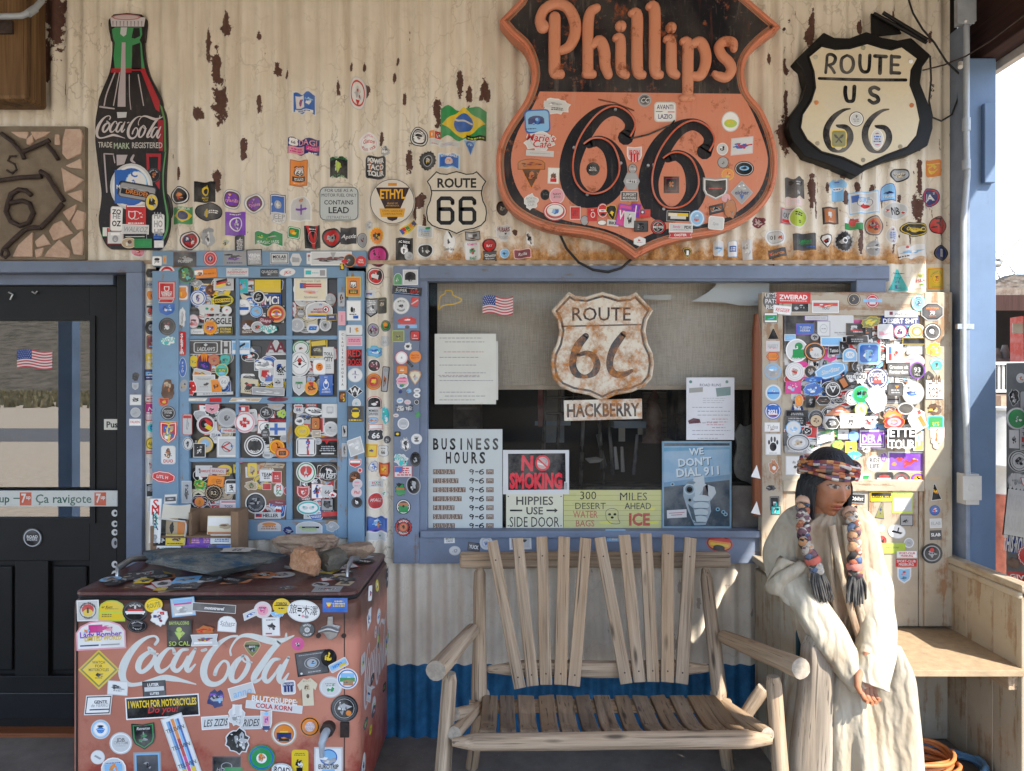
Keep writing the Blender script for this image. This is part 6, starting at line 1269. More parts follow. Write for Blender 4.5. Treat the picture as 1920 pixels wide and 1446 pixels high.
# ================================================================ THINGS AT AND BEHIND THE WINDOW
WD = -.022
def pane_sign(name, label, x0, y0, x1, y1, d, face, polys, th=.004, mat=None, cat='sign', skew=0, edge=None):
    pts = [(x0, y0), (x1, y0 + skew), (x1, y1 + skew), (x0, y1)]; return flat_sign(name, label, pts, d, face, polys, mat=mat or M_paper, th=th, cat=cat, edge=edge)
Zk = lambda x, y: (730 + x / 4.986, 780 + y / 4.986)
bh = []
for i, ch in enumerate('BUSINESS'): x, y = Zk(432 + i * 80, 262); bh += txt(ch, x, y, 20.5, BLK, .03, -11 if ch != 'I' else -5)
for i, ch in enumerate('HOURS'): x, y = Zk(553 + i * 79, 390); bh += txt(ch, x, y, 20.5, BLK, .03, -11)
BR = (.15,.085,.06)
for i, (dn, w) in enumerate((('MONDAY', 205), ('TUESDAY', 238), ('WEDNESDAY', 305), ('THURSDAY', 268), ('FRIDAY', 202), ('SATURDAY', 275), ('SUNDAY', 205))):
    y = 522 + i * 84; c = Zk(408 + w / 2, y); bh.append(([Zk(408, y - 23), Zk(408 + w, y - 23), Zk(408 + w, y + 24), Zk(408, y + 24)], BR, 0))
    n = len(dn)
    for k, ch in enumerate(dn): x, yy = Zk(408 + w * (k + .5) / n, y); bh += txt(ch, x, yy, 8.4, (.50,.45,.38), .0, -w / n / 4.986 * .72, layer=1)
    bh += strokes([[Zk(785, y - 12) + (1.9,), Zk(765, y - 20) + (1.9,), Zk(752, y - 8) + (1.9,), Zk(765, y + 2) + (1.9,), Zk(784, y - 8) + (1.9,), Zk(786, y - 14) + (1.9,), Zk(782, y + 8) + (1.9,), Zk(774, y + 24) + (1.9,)], [Zk(806, y) + (2.2,), Zk(828, y) + (2.2,)], [Zk(876, y - 22) + (1.9,), Zk(850, y - 10) + (2,), Zk(842, y + 8) + (2,), Zk(855, y + 22) + (2,), Zk(876, y + 18) + (2,), Zk(880, y + 6) + (2,), Zk(866, y - 4) + (1.9,), Zk(846, y + 4) + (1.9,)]], BLK, 1)
    bh.append(([Zk(906, y - 23), Zk(975, y - 23), Zk(975, y + 24), Zk(906, y + 24)], BR, 0)); bh += txt('PM', *Zk(941, y), 8, (.5,.45,.38), .0, 10, layer=1)
pane_sign('hours_board', 'white letter board reading BUSINESS HOURS with seven days', 797, 805, 942, 991, WD, (.50,.53,.51), bh, .008)
ns = [([(952.5,851),(1060,850),(1061,918),(953,919)], BLK, 0)] + txt('N', *Zk(1290, 440), 27, (.62,.02,.04), .04, 24, layer=1, rot=-2) + txt('SMOKING', *Zk(1372, 605), 27, (.62,.02,.04), .05, 99, layer=1)
cx, cy = Zk(1432, 440); ns += [([(cx + 14 * math.cos(a), cy + 15 * math.sin(a)) for a in [2 * math.pi * k / 24 for k in range(24)]], (.62,.02,.04), 1), ([(cx + 10.5 * math.cos(a), cy + 11.5 * math.sin(a)) for a in [2 * math.pi * k / 24 for k in range(24)]], (.5,.36,.32), 2), ([(cx - 9, cy - 1), (cx + 7, cy + 4), (cx + 7, cy + 6.5), (cx - 9, cy + 2)], (.7,.7,.66), 3)] + strokes([[(cx + 2, cy - 9, 2), (cx + 8, cy - 4, 2.5), (cx + 5, cy + 1, 1.5)]], (.3,.3,.3), 3) + strokes([[(cx - 10, cy - 9, 3), (cx + 10, cy + 9, 3)]], (.62,.02,.04), 4)
ns += [([Zk(1640 + i * 4, 622), Zk(1642 + i * 4, 622), Zk(1642 + i * 4, 690), Zk(1640 + i * 4, 690)], (.05,.05,.05), 2) for i in range(6)] + [([Zk(1636, 615), Zk(1668, 615), Zk(1668, 700), Zk(1636, 700)], (.6,.6,.58), 1)]
pane_sign('no_smoking_sign', 'black NO SMOKING sign with red letters in a white border', 943, 844, 1067, 927, WD + .004, (.58,.58,.57), ns)
hi = txt('HIPPIES', *Zk(1357, 792), 15.5, BLK, .015, 91) + txt('USE', *Zk(1357, 886), 13.5, BLK, .02, 39) + txt('SIDE DOOR', *Zk(1355, 990), 19, BLK, .0, 94) + [([Zk(1128, 876), Zk(1243, 876), Zk(1243, 892), Zk(1128, 892)], BLK, 0), ([Zk(1468, 876), Zk(1545, 876), Zk(1545, 892), Zk(1468, 892)], BLK, 0), ([Zk(1545, 862), Zk(1575, 884), Zk(1545, 906)], BLK, 0)] + [([(x + 1.3 * math.cos(a), y + 1.3 * math.sin(a)) for a in [k * .785 for k in range(8)]], BLK, 0) for x, y in ((953, 931), (1052, 931), (953, 986), (1052, 986))]
pane_sign('direction_sign', 'cream sign reading HIPPIES USE SIDE DOOR with an arrow', 949, 927, 1056, 990, WD + .002, (.60,.58,.44), hi, .004)
Zl = lambda x, y: (1050 + x / 4.8, 780 + y / 4.8); OLV = (.02,.025,.015)
dw = [([(1057, 919 + i * 9.5), (1240, 919 + i * 9.5), (1240, 919.7 + i * 9.5), (1057, 919.9 + i * 9.5)], (.33,.29,.09), 0) for i in range(1, 7)] + txt('300', *Zl(252, 715), 15, OLV, .0, 40) + txt('MILES', *Zl(660, 725), 15, OLV, .0, 57) + txt('DESERT', *Zl(272, 810), 12, OLV, .0, 64) + txt('AHEAD', *Zl(702, 810), 12, OLV, .012, 50) + txt('WATER', *Zl(228, 885), 13, (.45,.12,.06), .012, 46) + txt('BAGS', *Zl(225, 966), 12, (.45,.12,.06), .012, 36) + txt('ICE', *Zl(712, 930), 22, (.45,.08,.05), .04, 40)
sk = Zl(480, 900); dw += strokes([[(sk[0] - 13, sk[1] + 6, .8), (sk[0] - 14, sk[1] - 8, .8), (sk[0] - 4, sk[1] - 14, .8), (sk[0] + 8, sk[1] - 10, .8), (sk[0] + 9, sk[1] + 4, .8), (sk[0] + 12, sk[1] + 14, .8), (sk[0] - 4, sk[1] + 14, .8), (sk[0] - 13, sk[1] + 6, .8)]], OLV) + [([(sk[0] + x + 3 * math.cos(a), sk[1] + y + 2.2 * math.sin(a)) for a in [k * .6 for k in range(10)]], OLV, 0) for x, y in ((-7, -3), (3, -3), (-2, 3))]
for i, (x, y, w) in enumerate(((60, 700, 90), (350, 950, 120), (100, 780, 200), (700, 830, 160), (560, 990, 160), (800, 950, 90))): dw.append(([Zl(x, y), Zl(x + w, y - 6), Zl(x + w * .9, y + 26), Zl(x + w * .1, y + 20)], (.62,.58,.10) if i % 2 else (.46,.45,.19), -.5))
pane_sign('desert_sign', 'yellow-green painted board reading 300 MILES DESERT AHEAD, WATER BAGS, ICE', 1057, 919, 1241, 991, WD, (.50,.48,.20), dw, .006)
# poster: a hand aiming a revolver straight out
PB, PL, PD = (.20,.32,.42), (.42,.50,.55), (.03,.045,.06); po = [([Zl(918, 272), Zl(1540, 268), Zl(1536, 525), Zl(930, 600)], (.22,.34,.44), 0), ([Zl(930, 600), Zl(1536, 525), Zl(1536, 575), Zl(930, 640)], (.10,.22,.33), 1), ([Zl(935, 285), Zl(1530, 280), Zl(1530, 300), Zl(935, 320)], (.10,.26,.38), 1)]
for s, x, y, h, w in (('WE', 1228, 318, 12, 40), ('DON\'T', 1210, 412, 14, 86), ('DIAL 911', 1245, 500, 15, 108)):
    xx, yy = Zl(x, y); po += txt(s, xx + 1.3, yy + 1.3, h, (.05,.08,.10), .03, w, layer=2, rot=4) + txt(s, xx, yy, h, (.50,.56,.58), .03, w, layer=3, rot=4)
ell = lambda x, y, rx, ry, n=20: [(Zl(x, y)[0] + rx / 4.8 * math.cos(2 * math.pi * k / n), Zl(x, y)[1] + ry / 4.8 * math.sin(2 * math.pi * k / n)) for k in range(n)]
po += [([Zl(1110, 640), Zl(1180, 590), Zl(1295, 530), Zl(1310, 640), Zl(1390, 640), Zl(1405, 700), Zl(1350, 770), Zl(1360, 860), Zl(1310, 980), Zl(1210, 985), Zl(1150, 850), Zl(1110, 720)], (.25,.32,.36), 2), ([Zl(1200, 560), Zl(1295, 535), Zl(1300, 640), Zl(1220, 760)], (.40,.46,.48), 3), ([Zl(1290, 640), Zl(1330, 610), Zl(1335, 740), Zl(1280, 720)], (.04,.04,.05), 4), ([Zl(1300, 610), Zl(1390, 640), Zl(1405, 690), Zl(1360, 750), Zl(1330, 700)], (.42,.46,.47), 4)]
po += [(ell(1165, 660, 52, 52), (.34,.42,.46), 4), (ell(1165, 660, 38, 38), (.12,.17,.2), 5), (ell(1165, 662, 26, 26), (.008,.01,.012), 6), (ell(1170, 755, 26, 24), (.22,.28,.31), 4), (ell(1168, 757, 13, 13), (.01,.012,.014), 5), (ell(1180, 600, 40, 14), (.10,.16,.2), 5)]
for i in range(4): po += [(ell(1275 - i * 4, 745 + i * 62, 78 - i * 5, 34), (.40,.46,.48), 5 + i * .3), (ell(1270 - i * 4, 772 + i * 62, 72 - i * 5, 6), (.10,.14,.17), 5.2 + i * .3)]
po += [([Zl(1150, 790), Zl(1200, 830), Zl(1230, 960), Zl(1190, 930)], (.07,.10,.12), 6)]
for x, y in ((1012, 615), (1420, 840), (1470, 865), (1490, 885)): po += [(ell(x, y, 20, 18, 9), (.20,.36,.45), 4), (ell(x, y, 9, 8), (.005,.006,.008), 5)]
po += [([Zl(962, 850), Zl(1138, 840), Zl(1140, 912), Zl(964, 922)], (.55,.54,.54), 5), ([Zl(980, 872), Zl(1120, 864), Zl(1120, 872), Zl(980, 880)], (.35,.15,.18), 6), ([Zl(1000, 890), Zl(1100, 884), Zl(1100, 892), Zl(1000, 898)], (.35,.15,.18), 6)]
po += ring([(1241, 827), (1372, 827), (1372, 991), (1241, 991)], .5, 4, (.16,.28,.36), 7)
pane_sign('warning_poster', 'blue-grey metal poster reading WE DON\'T DIAL 911 with a hand aiming a revolver', 1241, 827, 1372, 991, WD + .004, (.045,.065,.085), po, .006, M_enamel)
def lines(x0, x1, y0, y1, n, col, seed, skip=()):
    rnd = random.Random(seed); r = []
    for i in range(n):
        if i in skip: continue
        y = y0 + (y1 - y0) * i / (n - 1); x = x0 + rnd.choice((0, 0, 10)); e = x1 - rnd.uniform(0, (x1 - x0) * .35)
        while x < e: l = rnd.uniform(3, 9); r.append(([(x, y - .7), (min(x + l, e), y - .7), (min(x + l, e), y + .7), (x, y + .7)], col, 0)); x += l + 1.6
    return r
pane_sign('typed_notice', 'white typed sheet taped inside the left of the window', 815, 626, 930, 758, WD + .004, (.60,.59,.52), lines(824, 925, 634, 750, 17, (.25,.25,.25), 3, (2, 3, 4, 6, 8, 12, 13)) + lines(822, 915, 660, 704, 4, (.5,.2,.2), 5, (1, 2)), .001, cat='notice')
pane_sign('typed_notice', 'second plain white sheet showing behind the edge of the left typed sheet', 840, 640, 934, 750, WD + .001, (.55,.54,.49), [], .001, cat='notice')
rn = txt('ROAD RUNS', 1332, 722, 5, (.15,.16,.18), .012, 42) + lines(1318, 1366, 747, 755, 3, (.4,.4,.42), 8) + lines(1298, 1370, 764, 822, 9, (.3,.3,.32), 9, (3, 5)) + lines(1325, 1365, 786, 802, 4, (.45,.2,.22), 10)
rn += [([(1292, 728), (1318, 726), (1318, 735), (1292, 737)], (.30,.30,.27), 0), ([(1342, 728), (1370, 725), (1370, 741), (1344, 744)], (.16,.24,.23), 0), ([(1290, 789), (1300, 784), (1312, 786), (1314, 793), (1292, 795)], (.12,.05,.06), 0)] + [([(x + 3 * math.cos(k * .6), 716 + 3 * math.sin(k * .6)) for k in range(10)], (.1,.22,.18), 0) for x in (1295, 1363)]
pane_sign('flyer', 'white printed flyer with small photographs at the right of the window', 1287, 708, 1377, 825, WD + .004, (.60,.60,.62), rn, .001, cat='flyer')
# stickers on the glass
SGL = Surf('glass', win, .0312 - .06, base=.0015)
def usflag(x0, y0, x1, y1, wave, amp):
    P = []; n = 14
    for i in range(13):
        for k in range(n):
            f = lambda t, v: (x0 + (x1 - x0) * t, y0 + (y1 - y0) * v + amp * math.sin(t * wave)); v0, v1 = i / 13, (i + 1) / 13; P.append(([f(k / n, v0), f((k + 1) / n, v0), f((k + 1) / n, v1), f(k / n, v1)], (.42,.06,.07) if i % 2 == 0 else (.62,.55,.52), 0))
    for k in range(5): t0, t1 = k / 5 * .42, (k + 1) / 5 * .42; P.append(([f(t0, 0), f(t1, 0), f(t1, .54), f(t0, .54)], (.02,.05,.20), 1))
    for i in range(5):
        for k in range(6): q = f(.03 + .065 * k + (.03 if i % 2 else 0), .05 + .105 * i); P.append(([(q[0] - .8, q[1]), (q[0], q[1] - .9), (q[0] + .8, q[1]), (q[0], q[1] + .9)], (.6,.6,.6), 2))
    return P
printed('flag_sticker', SGL, usflag(905, 556, 962, 590, 6.5, -3), win, M_print, .0008)
printed('outline_sticker', SGL, strokes([[(x, y, 1.7) for x, y in ((822,581),(824,566),(826,556),(834,551),(836,545),(847,546),(850,554),(864,560),(864,565),(852,570),(832,573),(826,578),(822,581))]], (.68,.42,.02)), win, M_print, .0008)
SDG = Surf('dglass', door, DD - .015, base=.001); printed('flag_sticker', SDG, usflag(32, 657, 98, 691, 6, -2.5), door, M_print, .0008)
# push bar with lettering
zplank('push_bar', -240, 920, 220, 950, DD + .045, DD + .038, M_enamel, door, False); SBR = Surf('bar', door, DD + .0455)
GN = (.03,.10,.07)
def sevn(x): return [([(x - 11, 922), (x + 11, 922), (x + 11, 948), (x - 11, 948)], (.50,.09,.04), 1), ([(x - 11, 922), (x + 11, 922), (x + 11, 923.2), (x - 11, 923.2)], (.6,.6,.56), 2)] + txt('7', x - 4, 934, 16, (.6,.58,.54), .03, 9, layer=2) + txt('up', x + 5, 932, 7, (.6,.58,.54), .03, 9, layer=2)
printed('bar_print', SBR, [([(-240, 920.5), (219, 920.5), (219, 949.5), (-240, 949.5)], (.50,.51,.47), 0)] + txt('up', 8, 935, 14, GN, .02, 24, layer=1) + [([(25, 933.5), (37, 933.5), (37, 935.5), (25, 935.5)], GN, 1)] + sevn(48) + txt('Ça ravigote', 119, 935, 16, GN, .012, 106, layer=1) + sevn(188), door, M_enamel)
for x in (214,): mb = MB(); mb.tube([W(x, 935, DD + .045), W(x + 4, 935, DD)], .008, 8); mb.build('bar_bracket', M_steel, door)
SDL = Surf('dleaf', door, DD, base=.0045); SDF = Surf('dframe', door, .030, base=.0006)
pl = [([(195, 786), (222, 786), (222, 806), (195, 806)], (.62,.60,.52), 0)] + txt('Pus', 210, 796, 11, BLK, .03, 24, layer=1); printed('push_label', SDL, pl, door, M_paper, .0005)
# shop things in the dim room
ins = [('floor_lamp', 'brown turned wooden lamp stand inside the shop', 'lamp', [(1227,712,3),(1227,735,4),(1227,745,10),(1222,752,9),(1227,775,14),(1227,812,16),(1225,830,22)], .5, (.075,.028,.018))]
for nm, lb, ct, pr, y, c in ins:
    k = (D + y) / FPX; t = thing(nm, lb, ct, far(pr[-1][0], pr[-1][1], y)); rows = []
    for px, py, r in pr: p = far(px, py, y); rows.append([(p.x + math.cos(a) * r * k, p.y + math.sin(a) * r * k, p.z) for a in [2 * math.pi * j / 14 for j in range(14)]])
    mb = MB(); mb.grid(rows, c, closed=True); mb.build('stem', M_enamel, t); p = far(pr[0][0], pr[0][1], y); mb = MB(); mb.tube([p, p + Vector((0, 0, .03))], .012, 8, (.3,.3,.3)); mb.build('socket', M_steel, t)
ch = thing('ladder_chair', 'dark ladder-back chair inside the shop window', 'chair', far(1030, 830, .55))
for x0, x1 in ((1023, 1016), (1050, 1042), (1096, 1088), (1120, 1132)):
    mb = MB(); mb.tube([far(x0, 728, .5), far(x1, 925, .55)], .009, 8, (.02,.018,.018)); mb.build('upright', M_enamel, ch)
for y in (745, 775): mb = MB(); mb.tube([far(1022, y, .5), far(1126, y, .5)], .008, 8, (.02,.018,.018)); mb.build('rung', M_enamel, ch)
def inbox(name, label, cat, x0, y0, x1, y1, y, col, dep=.1, mat=None, kids=()):
    t = thing(name, label, cat, far((x0 + x1) / 2, y1, y)); a, c = far(x0, y1, y), far(x1, y0, y); mb = MB(); mb.box((a.x, y, a.z), (c.x, y + dep, c.z), col); mb.build('body', mat or M_paper, t, bevel=.004)
    for kn, u0, v0, u1, v1, kc in kids: mb = MB(); a, c = far(u0, v1, y - .004), far(u1, v0, y - .004); mb.box((a.x, y - .006, a.z), (c.x, y - .001, c.z), kc); mb.build(kn, M_paper, t)
inbox('leaning_board', 'grey board leaning behind the ladder-back chair', 'board', 1024, 722, 1058, 830, .9, (.20,.20,.21), .02, None, (('shelf_edge', 1003, 790, 1070, 798, (.22,.30,.38)),))
inbox('red_sign', 'narrow dark red board inside the shop left of the chair', 'board', 1009, 726, 1018, 800, .8, (.22,.03,.04), .02, None, (('batten', 1008, 760, 1019, 764, (.10,.02,.02)),))
inbox('louvred_panel', 'beige louvred panel behind the lamp stand', 'panel', 1206, 735, 1272, 828, 1.3, (.24,.19,.16), .03, None, tuple(('slat', 1207, 738 + i * 9, 1271, 740 + i * 9, (.16,.12,.10)) for i in range(10)))
inbox('blue_shelf', 'pale blue shelf board seen under the name plate', 'shelf', 1152, 790, 1212, 803, .7, (.24,.33,.42), .2, None, (('bracket', 1160, 803, 1172, 828, (.4,.38,.33)), ('bracket', 1196, 803, 1205, 815, (.35,.33,.28))))
inbox('dark_cupboard', 'dark blue-black cupboard beside the flyer', 'cupboard', 1272, 728, 1290, 828, .6, (.025,.03,.045), .3, None, (('hinge', 1268, 776, 1276, 796, (.03,.025,.025)),))
inbox('shop_counter', 'dark counter running along the foot of the window room', 'counter', 800, 918, 1640, 1010, .35, (.012,.01,.01), .3, None, (('top', 800, 913, 1640, 919, (.03,.022,.02)),))
inbox('dim_cabinet', 'dark cabinet with a framed front left of the ladder-back chair', 'cabinet', 850, 758, 900, 830, .8, (.06,.05,.055), .3, None, (('frame', 856, 764, 894, 768, (.12,.11,.12)), ('frame', 856, 800, 894, 803, (.10,.09,.10))))
o = rock('cloth_heap', 'small pale rumpled cloth on the dark counter', far(1113, 868, .5), (.055, .04, .02), 55, mk_plain('pale_cloth', (.34,.31,.27), .9), None, .4, 2.4, 0, 0, 'cloth')
for i, (x0, y0, x1, y1, c) in enumerate(((1153, 838, 1157, 880, (.40,.38,.37)), (1166, 838, 1168, 885, (.40,.37,.34)), (1195, 815, 1188, 890, (.10,.10,.12)), (1142, 800, 1150, 890, (.05,.05,.055)), (1120, 815, 1136, 880, (.045,.04,.045)))):
    mb = MB(); mb.tube([far(x0, y0, .55), far(x1, y1, .55)], [.008, .011], 8, c); tag(mb.build('hand_tool', M_enamel), ('slim pale brush handle standing on the dark counter', 'pale pointed brush standing right of the slim pale brush', 'thick dark blue-grey handle rightmost of the tools on the counter', 'thin black handle just left of the pale brushes', 'slanted black handle leftmost of the tools on the counter')[i], 'tool')
gs_ = cen('s', 1412, 853, 72, 116); flat_sign('pressed_metal_shield', 'bare pressed metal shield leaning inside the window beside the poster', gs_, -.14, (.20,.17,.15), ring(gs_, 3, 6, (.30,.26,.23)) + strokes([[(1396,808,2.5),(1400,830,2.5)],[(1400,830,2.5),(1406,806,2.5)],[(1409,806,2.5),(1410,832,2.5)]], (.30,.26,.23)), mat=M_steel)
inbox('metal_plate', 'plain grey metal plate standing below the pressed shield', 'plate', 1373, 911, 1426, 990, .05, (.19,.16,.145), .01, M_paper, (('edge', 1373, 988, 1426, 990, (.3,.28,.26)),))
tb_ = slab('torn_poster', zoomed([(1465,198),(1880,196),(1880,395),(1640,395),(1530,372),(1260,362),(1300,345),(1400,285),(1450,240)], 1000, 480, 4.252), -.055, -.057, M_paper, None, (.50,.53,.54)); tag(tb_, 'torn blue-white poster paper stuck at the top right of the window', 'torn poster')
tb_ = slab('torn_poster', zoomed([(880,315),(1100,310),(1095,350),(985,352),(880,345)], 1000, 480, 4.252), -.056, -.058, M_paper, None, (.46,.46,.44)); tag(tb_, 'small torn strip of white paper right of the rusty 66 shield', 'torn paper')

# ---------------------------------------------------------------- stone mosaic board and wooden bracket at the upper left
mo = thing('mosaic_board', 'concrete panel set with pink stone pieces, horseshoes and rusty iron bars', 'mosaic panel', W(60, 485, .02))
CONC = mk_plain('brown_mortar', (.20,.155,.105), .9, var=.35, scale=9, bump=.6)
mb = MB(); fbox(mb, -140, 237, 159, 487, .03, 0); mb.build('panel', CONC, mo, bevel=.006)
Z5 = lambda x, y: (x / 4.52, 300 + y / 4.52); Z1 = lambda x, y: (x / 3.994, y / 3.994)
PINK = [(.48,.33,.24), (.50,.37,.27), (.42,.24,.19), (.52,.41,.29), (.44,.28,.22)]
STN_ = [[Z1(*p) for p in L] for L in (((485,965),(600,965),(615,1010),(600,1150),(500,1195),(462,1150),(465,1050)), ((75,985),(210,985),(195,1040),(140,1030)), ((225,985),(375,985),(330,1020),(260,1050)), ((195,1040),(240,1000),(250,1060),(225,1085),(195,1080)), ((408,1005),(440,1005),(447,1085),(405,1085)), ((485,1240),(600,1185),(610,1265),(520,1255)))] + [[Z5(*p) for p in L] for L in (((515,60),(600,110),(705,165),(620,240),(545,272),(530,180)), ((565,285),(690,252),(690,360),(620,325)), ((525,440),(645,372),(625,450),(580,520)), ((600,520),(650,420),(710,440),(705,580),(650,595)), ((410,600),(450,540),(520,510),(612,620),(450,685)), ((100,820),(150,720),(270,610),(270,820)), ((290,690),(365,625),(425,715),(310,740)), ((370,820),(400,770),(500,672),(590,770),(580,830)), ((592,680),(690,595),(700,700),(690,805),(620,800)), ((290,760),(365,740),(350,810),(300,830)))]
M_stone = mk_rock('pale_pink_stone', [(.3, (.35,.22,.16)), (.5, (.50,.35,.26)), (.72, (.58,.46,.35))], 8, .5)
for i, P in enumerate(STN_): slab('stone_piece', P, .040, .02, M_stone, mo, PINK[i % 5], bevel=.004)
IR = [[Z1(10,1000),Z1(90,1060),Z1(165,1150),Z1(180,1190)],[Z1(170,1140),Z1(260,1100),Z1(370,1050)],[Z1(350,1085),Z1(400,1140),Z1(435,1195)]] + [[Z5(-300,160),Z5(0,175),Z5(160,150),Z5(350,140)],[Z5(340,95),Z5(400,130),Z5(460,230),Z5(540,350)],[Z5(530,370),Z5(450,470),Z5(350,570)],[Z5(350,575),Z5(260,575),Z5(200,600),Z5(100,690),Z5(30,760)]]
for i, L in enumerate(IR): mb = MB(); mb.tube([W(p[0], p[1], .045) for p in L], .011 if i > 2 else .010, 8); mb.build('iron_bar', M_rust, mo)
mb = MB(); mb.tube([W(*Z1(x, y), .042) for x, y in ((120,1170),(75,1170),(60,1205),(110,1230),(125,1270),(90,1300),(50,1275))], .005, 6); mb.build('bent_wire', M_rust, mo)
mb = MB(); mb.tube([W(*Z5(x, y), .042) for x, y in ((265,300),(220,260),(160,250),(95,290),(70,360),(50,440),(90,520),(170,560),(245,530),(280,450),(250,370),(190,345),(90,365))], .011, 8, (.05,.05,.06)); mb.build('iron_six', M_rust, mo)
mb = MB(); mb.tube([W(*Z5(x, y), .05) for x, y in ((20,760),(60,760),(75,800),(45,830),(10,810),(20,760))], .007, 8); mb.build('bolt_ring', M_rust, mo)
wb = thing('timber_end', 'honey brown timber end hanging at the top left corner of the wall', 'timber', W(20, 200, .1))
plank('timber', W(10, 198, .10), W(10, -160, .10), .30, .14, M_bark, wb, bevel=.02, nseg=5, warp=.006, seed=5); mb = MB(); fbox(mb, -40, 38, 22, 62, .185, .17); mb.build('metal_strap', M_rust, wb)
cd2 = thing('wall_conduit', 'grey conduit bending across the timber end at the top left', 'pipe', W(20, 32, .25)); mb = MB(); mb.tube([W(-60, 30, .26), W(0, 31, .26), W(40, 30, .25), W(62, 20, .22), W(78, 2, .17), W(82, -30, .12)], .0125, 10); mb.build('pipe', M_galv, cd2); mb = MB(); mb.tube([W(52, 26, .235), W(66, 16, .21)], .016, 10); mb.build('coupling', M_galv, cd2)
# ================================================================ STICKERS, sheet by sheet
SW = Surf('wall', wall, 0, True)
sheet(SW, 480, 0, 3.994, '''
360 772 172 186 0 w wb *rb@0,0,100,70;*rw@-40,10,42,55,4;%rb@-38,10,28,40,7;%wlb@45,15,45,35,7;*rw@0,-72,86,12;=n1@0,-72,70,8
762 700 136 250 0 c iw Or@78,12;%irs@0,0,45,55,9;*vr@0,-62,22,20
358 1098 238 134 -2 w n Tp@22,45,42,70:DAGI;*sw@-66,45,26,45;Tk@-66,42,22,30:66;*rp@-44,-45,50,42;=m2@-44,-45,42,26;*rm@58,-20,40,26;=p2@58,-20,34,16;=w1@60,-70,36,12
324 1298 134 196 -1 r uo *sk@0,18,66,44;*sw@0,16,56,37;Tk@0,4,28,80:66;Tr@0,40,10,50:ROUTE;*rk@0,-50,80,20;=w2@0,-50,66,12;=w1@0,-84,80,5
616 1254 132 168 0 w k Tg@0,82,18,92:BAYFALCONS;%jkw@0,8,42,50,12;*cj@-2,30,20,16;*cj@0,0,26,22;*vj@0,-34,24,24;Tg@0,-78,18,80:SO CAL
842 1072 148 152 0 c ww Op@88,3;TrI@0,18,30,70:Gatos;_r:ROUTE STOP;^p:NEVADA
966 1136 78 80 0 x s %wxd@0,0,80,80,12
898 1256 154 172 0 R dkd *ru@-62,0,14,55;*ru@62,0,14,55;Tw@0,74,16,82:BLACKROSE;TwB@0,4,105,100:POWER/TACO/TOUR;=w1@0,-86,80,7
1220 1028 138 146 0 c kwk Ow@72,20;^k@72:ROAD HEAVY RIDER;*cw@0,-4,66,58;*ck@0,16,50,20;%kdw@0,-22,28,28,10
1318 1010 40 56 0 r o %wo@0,0,60,60,4
1362 1012 42 56 0 r r %wkr
1340 1065 90 50 -3 r wi =r1@0,-60,70,20
1554 926 344 262 -1 w g *dy@0,0,96,90;*cb@0,0,42,54;*ri@0,12,40,5,-14;*cb@0,-6,34,8,-16;*rk@56,-84,42,14;=j1@56,-84,38,7
1448 1082 150 44 3 w wi =r1@-20,20,60,12;=b1@10,-40,50,12
1604 1110 100 118 3 v wl *cb@0,45,64,50;*cl@0,40,40,34;%wbl@0,40,26,26,8;*vb@0,-25,48,60
1286 1204 132 150 0 g dkd Os@66,10;*ck@0,0,58,58;%yws@0,4,34,40,12
1444 1204 166 130 -1 w wlb TwB@0,80,24,90:HYPERBALL;*8q@0,-8,42,52;%of@0,0,26,34,10;=l1@0,-88,88,8
''')
